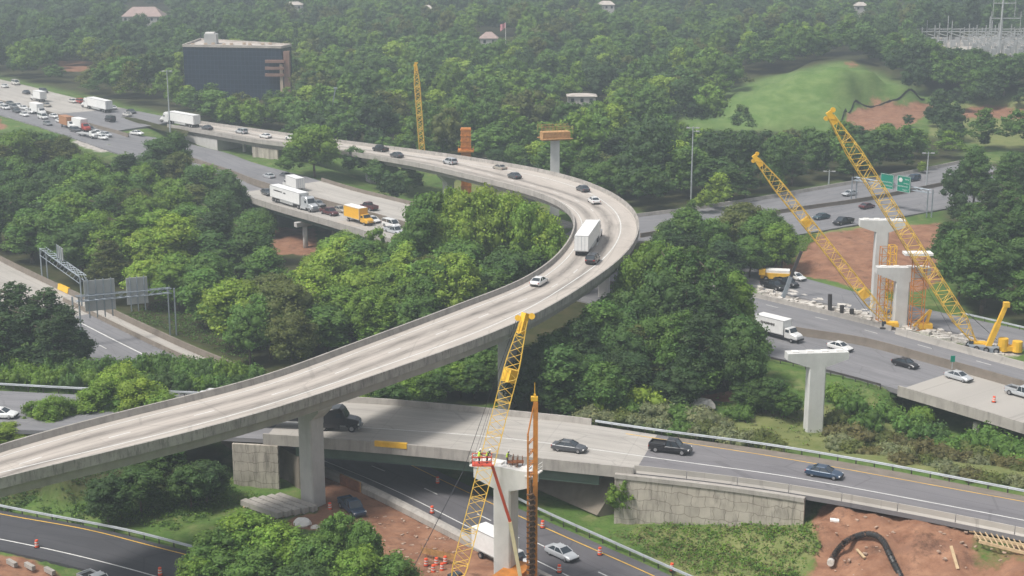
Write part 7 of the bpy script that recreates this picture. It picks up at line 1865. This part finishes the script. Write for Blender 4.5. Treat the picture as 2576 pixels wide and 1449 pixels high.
# ---- substation
ys_ = 700.; zb = 13.
r = thing('substation', 'grey electrical substation of steel frames at the upper right', 'substation', (PY(2450, 110, ys_).x, ys_, zb)); st = MB(); eq = MB()
for row in range(5):
    y = ys_ - 20 + row * 14
    for k in range(9):
        x = PY(2350 + k * 33, 110, ys_).x; h = 8 + (row * 7 + k * 5) % 4; hh = h * (1.3 if (k + row) % 5 == 0 else 1)
        if k < 3 and row < 3: continue
        st.beam((x, y, zb - 3), (x, y, zb + hh), .35, .35); st.beam((x, y, zb + 7), (x + 6, y, zb + 7.2), .35, .4); st.beam((x, y, zb + 5), (x, y + 14, zb + 5), .25, .25); eq.box((x + 2.6, y - 1, zb + 1.6), (2.2, 2, 3.2)); eq.box((x + 4.6, y - 2, zb + 2.2), (.5, .5, 4.4))
st.build('steel_frame', 'sign_back', r)['kind'] = 'stuff'; eq.build('switchgear', 'sign_back', r)['kind'] = 'stuff'
p = PY(2512, 128, 690); q = PY(2526, -20, 690); r = thing('transmission_tower', 'tall pale steel transmission pole rising from the substation', 'pylon', (p.x, 690, 10)); mb = MB().tube((p.x, 690, 8), (q.x, 690, q.z), .7, .35, 8); mb.build('pole', 'sign_back', r)
mb = MB()
for v, a, b in ((46, 2494, 2568), (8, 2500, 2555)):
    z = PY(2500, v, 690).z; xa, xb = PY(a, v, 690).x, PY(b, v, 690).x; mb.beam((xa, 690, z), (xb, 690, z), .4, .4)
    for x in (xa, xb): mb.tube((x, 690, z - 6), (x, 690, z + 3), .14, .14, 5)
mb.build('cross_arm', 'sign_back', r)
# ---- silt fence round the clay pad
def PT(u, v, z=3.):
    p = P(u, v, z)
    yy = np.arange(400, 640, 1.0); pts = [PY(u, v, y) for y in yy]; tt = terr([q.x for q in pts], [q.y for q in pts])
    k = next((i for i in range(len(yy)) if pts[i].z <= tt[i]), 90); return (pts[k].x, pts[k].y, tt[k])
F_ = dense([PT(u, v, 5.) for u, v in ((2116, 312), (2124, 285), (2165, 266), (2250, 260), (2330, 255))], 2.0)
mb = MB(); g_ = terr(F_[:, 0], F_[:, 1])
for i in range(len(F_) - 1):
    a, b = F_[i], F_[i + 1]; mb.beam((a[0], a[1], g_[i] + .4), (b[0], b[1], g_[i + 1] + .4), .1, .8)
    mb.box((a[0], a[1], g_[i] + .5), (.1, .1, 1.2))
r = thing('silt_fence', 'black silt fence curving along the foot of the grassy mound', 'fence', (F_[0][0], F_[0][1], g_[0])); mb.build('fabric', 'silt_fence', r)
# ---- traffic drums
dm = MB(); dm.mi = 0
dm.tube((0, 0, .06), (0, 0, .34), .30, .28, 12); dm.tube((0, 0, .50), (0, 0, .66), .27, .26, 12); dm.tube((0, 0, .82), (0, 0, 1.02), .25, .22, 12); dm.mi = 1
dm.tube((0, 0, .34), (0, 0, .50), .28, .27, 12); dm.tube((0, 0, .66), (0, 0, .82), .26, .25, 12)
DRUM = dm.mesh('barrel', ['orange_drum', 'white_mark']); DB = MB().tube((0, 0, 0), (0, 0, .08), .42, .40, 12).mesh('base', 'black_rubber')
for u, v, z, lab in ((93, 1377, 0, 'orange drum on the dark slip road nearest the left edge'), (403, 1447, 0, 'orange drum on the dark slip road right of the white pickup'), (1087, 1291, .9, 'orange drum on the concrete barrier left of the crane boom'), (1101, 1216, 0, 'orange drum under the ramp bridge by the yellow line'),
                     (1365, 1328, 0, 'orange drum on the yellow line right of the drill rig'), (1509, 1396, 0, 'orange drum on the yellow line past the silver sedan'), (1407, 1440, 0, 'orange drum on the barrier below the silver sedan'), (1690, 1436, 0, 'orange drum by the guardrail at the bottom edge'),
                     (1072, 1424, -.2, 'leftmost orange drum of the cluster left of the crane boom'), (1090, 1440, -.2, 'lowest orange drum of the cluster left of the crane boom'), (1098, 1422, -.2, 'rearmost orange drum of the cluster left of the crane boom'), (1112, 1436, -.2, 'orange drum of the cluster touching the crane boom'),
                     (1120, 1418, -.2, 'orange drum behind the foot of the crane boom'), (830, 1282, -.2, 'orange drum between the tall pier and dark pickup'), (2500, 1012, 2, 'orange cone on the bridge deck at right')):
    p = P(u, v, z); r = thing('traffic_drum', lab, 'traffic drum', tuple(p), 0, 'orange traffic drums'); put('barrel', DRUM, r); put('base', DB, r)
    r.scale = (.92, .92, 1.0)
mb = MB()
for k in range(7):
    p = P(1060 + k * 14, 1402 + k * 3, -.3); mb.box((p.x, p.y, .5), (.07, .07, 2.0)); 
    if k: mb.beam((pp.x, pp.y, .7), (p.x, p.y, .7), .05, .8)
    pp = p
r = thing('safety_fence', 'orange mesh fence posts in the red dirt left of the crane boom', 'fence', tuple(P(1100, 1410, -.3))); mb.build('mesh_panel', 'formwork', r)
# ---- stacked precast beams
a, b = P(612, 1268, .2), P(705, 1302, .2); d = (b - a); ln = d.length; d.normalize(); nrm = Vector((-d.y, d.x, 0)); 
if nrm.y < 0: nrm = -nrm
for k, lab in enumerate(('nearest long pale concrete beam lying beside the tall pier', 'second long concrete beam of the row beside the tall pier', 'middle long concrete beam of the row beside the tall pier', 'fourth long concrete beam of the row beside the tall pier', 'rearmost long concrete beam of the row beside the abutment wall')):
    c = a + d * (ln / 2 + k * .5) + nrm * (k * 1.12); r_ = thing('concrete_beam', lab, 'beam', (c.x, c.y, tz(c.x, c.y)), 0, 'row of precast beams beside the pier'); z = max(tz(c.x, c.y), -.4) + .55
    MB().box((c.x, c.y, z), (ln, .95, .75), math.atan2(d.y, d.x)).build('beam', 'barrier_concrete', r_)
    t = MB()
    for s in (-.4, .4): t.box((c.x + d.x * ln * s, c.y + d.y * ln * s, z - .47), (.3, 1.2, .2), math.atan2(d.y, d.x))
    t.build('timber_bearer', 'wood', r_)['kind'] = 'stuff'
# ---- rubble, blocks
def rock(name, label, u, v, z, sx, sy, sz, mat, seed, cat):
    rg_ = np.random.default_rng(seed); iv, if_ = ICO2; q = iv * rg_.uniform(.75, 1.2, (len(iv), 1)) * [sx, sy, sz]; p = P(u, v, z); m = MB(); m.add([(p.x + a[0], p.y + a[1], p.z + a[2] + sz * .5) for a in q], [tuple(f) for f in if_.tolist()])
    return tag(m.build(name, mat), label, cat)
rock('spoil_heap', 'white broken concrete heap at the foot of the tall pier', 762, 1322, -.2, 1.3, 1.0, .7, 'white_wall', 3, 'rubble'); rock('spoil_heap', 'small pale rubble lump right of the white heap', 792, 1330, -.2, .7, .5, .35, 'rubble', 5, 'rubble')
p = P(1702, 1030, 1.5); tag(MB().box((p.x, p.y, 2.2), (2.4, 1.6, 1.9), .3).box((p.x + 1.9, p.y + 1.5, 1.9), (1.6, 1.5, 1.2), .1).build('concrete_block', 'rubble'), 'pale concrete blocks among the shrubs above the ramp', 'block')
rock('spoil_heap', 'grey broken slabs right of the pale concrete blocks', 1760, 1022, 1.6, 2.8, 1.6, .8, 'rubble', 8, 'rubble')
rg3 = random.Random(31); k = 0
mb = MB()
for i in range(230):
    t = rg3.random(); u = 1905 + t * 620; lo = 741 + t * 160; v = lo - 4 - rg3.random() * 26
    p = P(u, v, 1.8); s = rg3.uniform(.25, 1.1); mb.box((p.x, p.y, tz(p.x, p.y) + s * .2), (s * 1.6, s, s * .6), rg3.uniform(0, 3))
q = mb.build('rubble', 'rubble'); tag(q, kind='stuff')
mb = MB()
for i in range(110):
    u = rg3.uniform(2080, 2576); v = rg3.uniform(1330, 1449); p = P(u, v, 3.5); s = rg3.uniform(.08, .28); mb.box((p.x, p.y, tz(p.x, p.y) + s * .1), (s * 2, s, s * .6), rg3.uniform(0, 3))
for i in range(120):
    u = rg3.uniform(830, 1180); v = rg3.uniform(1290, 1449); p = P(u, v, -.2)
    if not on_road(p.x, p.y, 1): s = rg3.uniform(.08, .28); mb.box((p.x, p.y, tz(p.x, p.y) + s * .1), (s * 2, s, s * .6), rg3.uniform(0, 3))
q = mb.build('stones', 'stone_brown'); tag(q, kind='stuff')
# ---- drainage pipe
pts = []
for u, v in ((2090, 1414), (2104, 1388), (2124, 1366), (2152, 1350), (2182, 1343), (2206, 1348), (2222, 1362), (2234, 1386), (2248, 1415), (2268, 1455), (2290, 1500)):
    p = P(u, v, 3.5)
    for _ in range(3): p = P(u, v, tz(p.x, p.y) + .35)
    pts.append(tuple(p))
c = dense(pts, .22); mb = MB()
for i in range(len(c) - 1): mb.tube(c[i], c[i + 1], .40 if i % 2 else .33, .40 if i % 2 else .33, 10, False)
r = thing('drainage_pipe', 'black corrugated pipe arching over the red dirt at bottom right', 'pipe', pts[0]); mb.build('pipe', 'black_plastic', r)
e = Vector(c[0]); dd = (Vector(c[0]) - Vector(c[3])).normalized(); MB().tube(e - dd * .2, e + dd * .35, .46, .42, 12).build('pipe_end', 'rubble', r)
# ---- timber lying in the dirt
def plank(u, v, du, dv, label, w=.35, z=4):
    p = P(u, v, z); p = P(u, v, tz(p.x, p.y)); q = P(u + du, v + dv, p.z); q.z = tz(q.x, q.y); tag(MB().beam(p + Vector((0, 0, .12)), q + Vector((0, 0, .12)), w, .15).build('plank', 'wood'), label, 'plank', 'planks lying in the red dirt')
plank(2392, 1376, 20, 22, 'pale plank lying in the dirt left of the timber frame'); plank(2155, 1384, 20, 20, 'short plank lying inside the arch of the black pipe', .3)
r = thing('timber_frame', 'long timber formwork frame lying on the dirt at the right edge', 'formwork', tuple(P(2500, 1385, 4.5))); mb = MB()
for k in range(3):
    a, b = P(2436 + k * 12, 1368 + k * 12, 4.6), P(2610, 1400 + k * 14, 4.6); a.z = tz(a.x, a.y) + .3; b.z = tz(b.x, b.y) + .3; mb.beam(a, b, .18, .35)
for k in range(12):
    a = P(2446 + k * 14, 1370 + k * 2.7, 4.6); b = P(2466 + k * 14, 1394 + k * 3, 4.6); a.z = tz(a.x, a.y) + .4; b.z = tz(b.x, b.y) + .4; mb.beam(a, b, .12, .12)
mb.build('frame', 'wood', r)
# precast blocks at bottom left, white slab above the dirt
for k, (u, v, lab) in enumerate(((30, 1416, 'leftmost pale kerb block at the bottom left corner'), (75, 1424, 'middle pale kerb block at the bottom left corner'), (125, 1436, 'third pale kerb block at the bottom left corner'))):
    p = P(u, v, .2); tag(MB().box((p.x, p.y, .2), (1.9, .5, .55), -.75).build('kerb_block', 'barrier_concrete'), lab, 'block')
p = P(2100, 1303, 5.6); tag(MB().box((p.x, p.y, 5.3), (1.1, .8, .25), -.2).build('concrete_slab', 'white_wall'), 'small white slab at the end of the retaining wall', 'slab')
# ================================================================== CAMERA, LIGHT, AIR
cd_ = bpy.data.cameras.new('camera'); cam = bpy.data.objects.new('camera', cd_); COL.objects.link(cam)
cam.location = (0, 0, CAMZ); cam.rotation_euler = (PI / 2 - TH, 0, 0)
cd_.sensor_width = 36; cd_.lens = FPX / 2576 * 36; cd_.clip_start = 1; cd_.clip_end = 9000
scene.camera = cam
SUN_EL, SUN_AZ = R(58), R(-118)      # azimuth of the sun measured from +Y towards +X
w = bpy.data.worlds.new('World'); scene.world = w; w.use_nodes = True; nt = w.node_tree
bg = nt.nodes['Background'] if 'Background' in nt.nodes else nt.nodes.new('ShaderNodeBackground')
sky = nt.nodes.new('ShaderNodeTexSky'); sky.sky_type = 'NISHITA'; sky.sun_disc = False
sky.sun_elevation = SUN_EL; sky.sun_rotation = SUN_AZ; sky.air_density = 1.2; sky.dust_density = 4.0; sky.ozone_density = 1.0
hs = nt.nodes.new('ShaderNodeHueSaturation'); hs.inputs['Saturation'].default_value = .30
nt.links.new(sky.outputs[0], hs.inputs['Color']); nt.links.new(hs.outputs[0], bg.inputs[0]); bg.inputs[1].default_value = .115
sd = bpy.data.lights.new('sun', 'SUN'); sd.energy = 2.9; sd.angle = R(12); sd.color = (1, .955, .89)
so = bpy.data.objects.new('sun', sd); COL.objects.link(so)
dirv = Vector((math.sin(SUN_AZ) * math.cos(SUN_EL), math.cos(SUN_AZ) * math.cos(SUN_EL), math.sin(SUN_EL)))
so.rotation_euler = dirv.to_track_quat('Z', 'Y').to_euler(); so.location = (0, 0, 300)
# haze box round everything
hz = MB(); hz.box((0, 2200, 42), (6400, 4700, 130)); ho = hz.build('haze', [], None) if False else None
mh = bpy.data.materials.new('haze'); mh.use_nodes = True; nt = mh.node_tree; nt.nodes.clear()
o_ = nt.nodes.new('ShaderNodeOutputMaterial'); pv_ = nt.nodes.new('ShaderNodeVolumePrincipled')
pv_.inputs['Color'].default_value = (.80, .91, 1.0, 1); pv_.inputs['Density'].default_value = HAZE; pv_.inputs['Anisotropy'].default_value = .3
nt.links.new(pv_.outputs[0], o_.inputs['Volume']); MATS['haze'] = mh
ho = put('haze', MB().box((0, 2215, 41), (6300, 4760, 118)).mesh('haze', 'haze')); tag(ho, kind='stuff')
ho.display_type = 'BOUNDS'
scene.view_settings.view_transform = 'Standard'; scene.view_settings.look = 'None'
scene.view_settings.exposure = EXPO; scene.view_settings.gamma = 1
scene.cycles.use_denoising = True
try: scene.cycles.denoiser = 'OPENIMAGEDENOISE'
except Exception: pass
scene.cycles.max_bounces = 5; scene.cycles.diffuse_bounces = 3; scene.cycles.glossy_bounces = 2; scene.cycles.transmission_bounces = 2
scene.cycles.volume_bounces = 0; scene.cycles.transparent_max_bounces = 4
scene.cycles.use_adaptive_sampling = True; scene.cycles.adaptive_threshold = .02
scene.cycles.caustics_reflective = False; scene.cycles.caustics_refractive = False
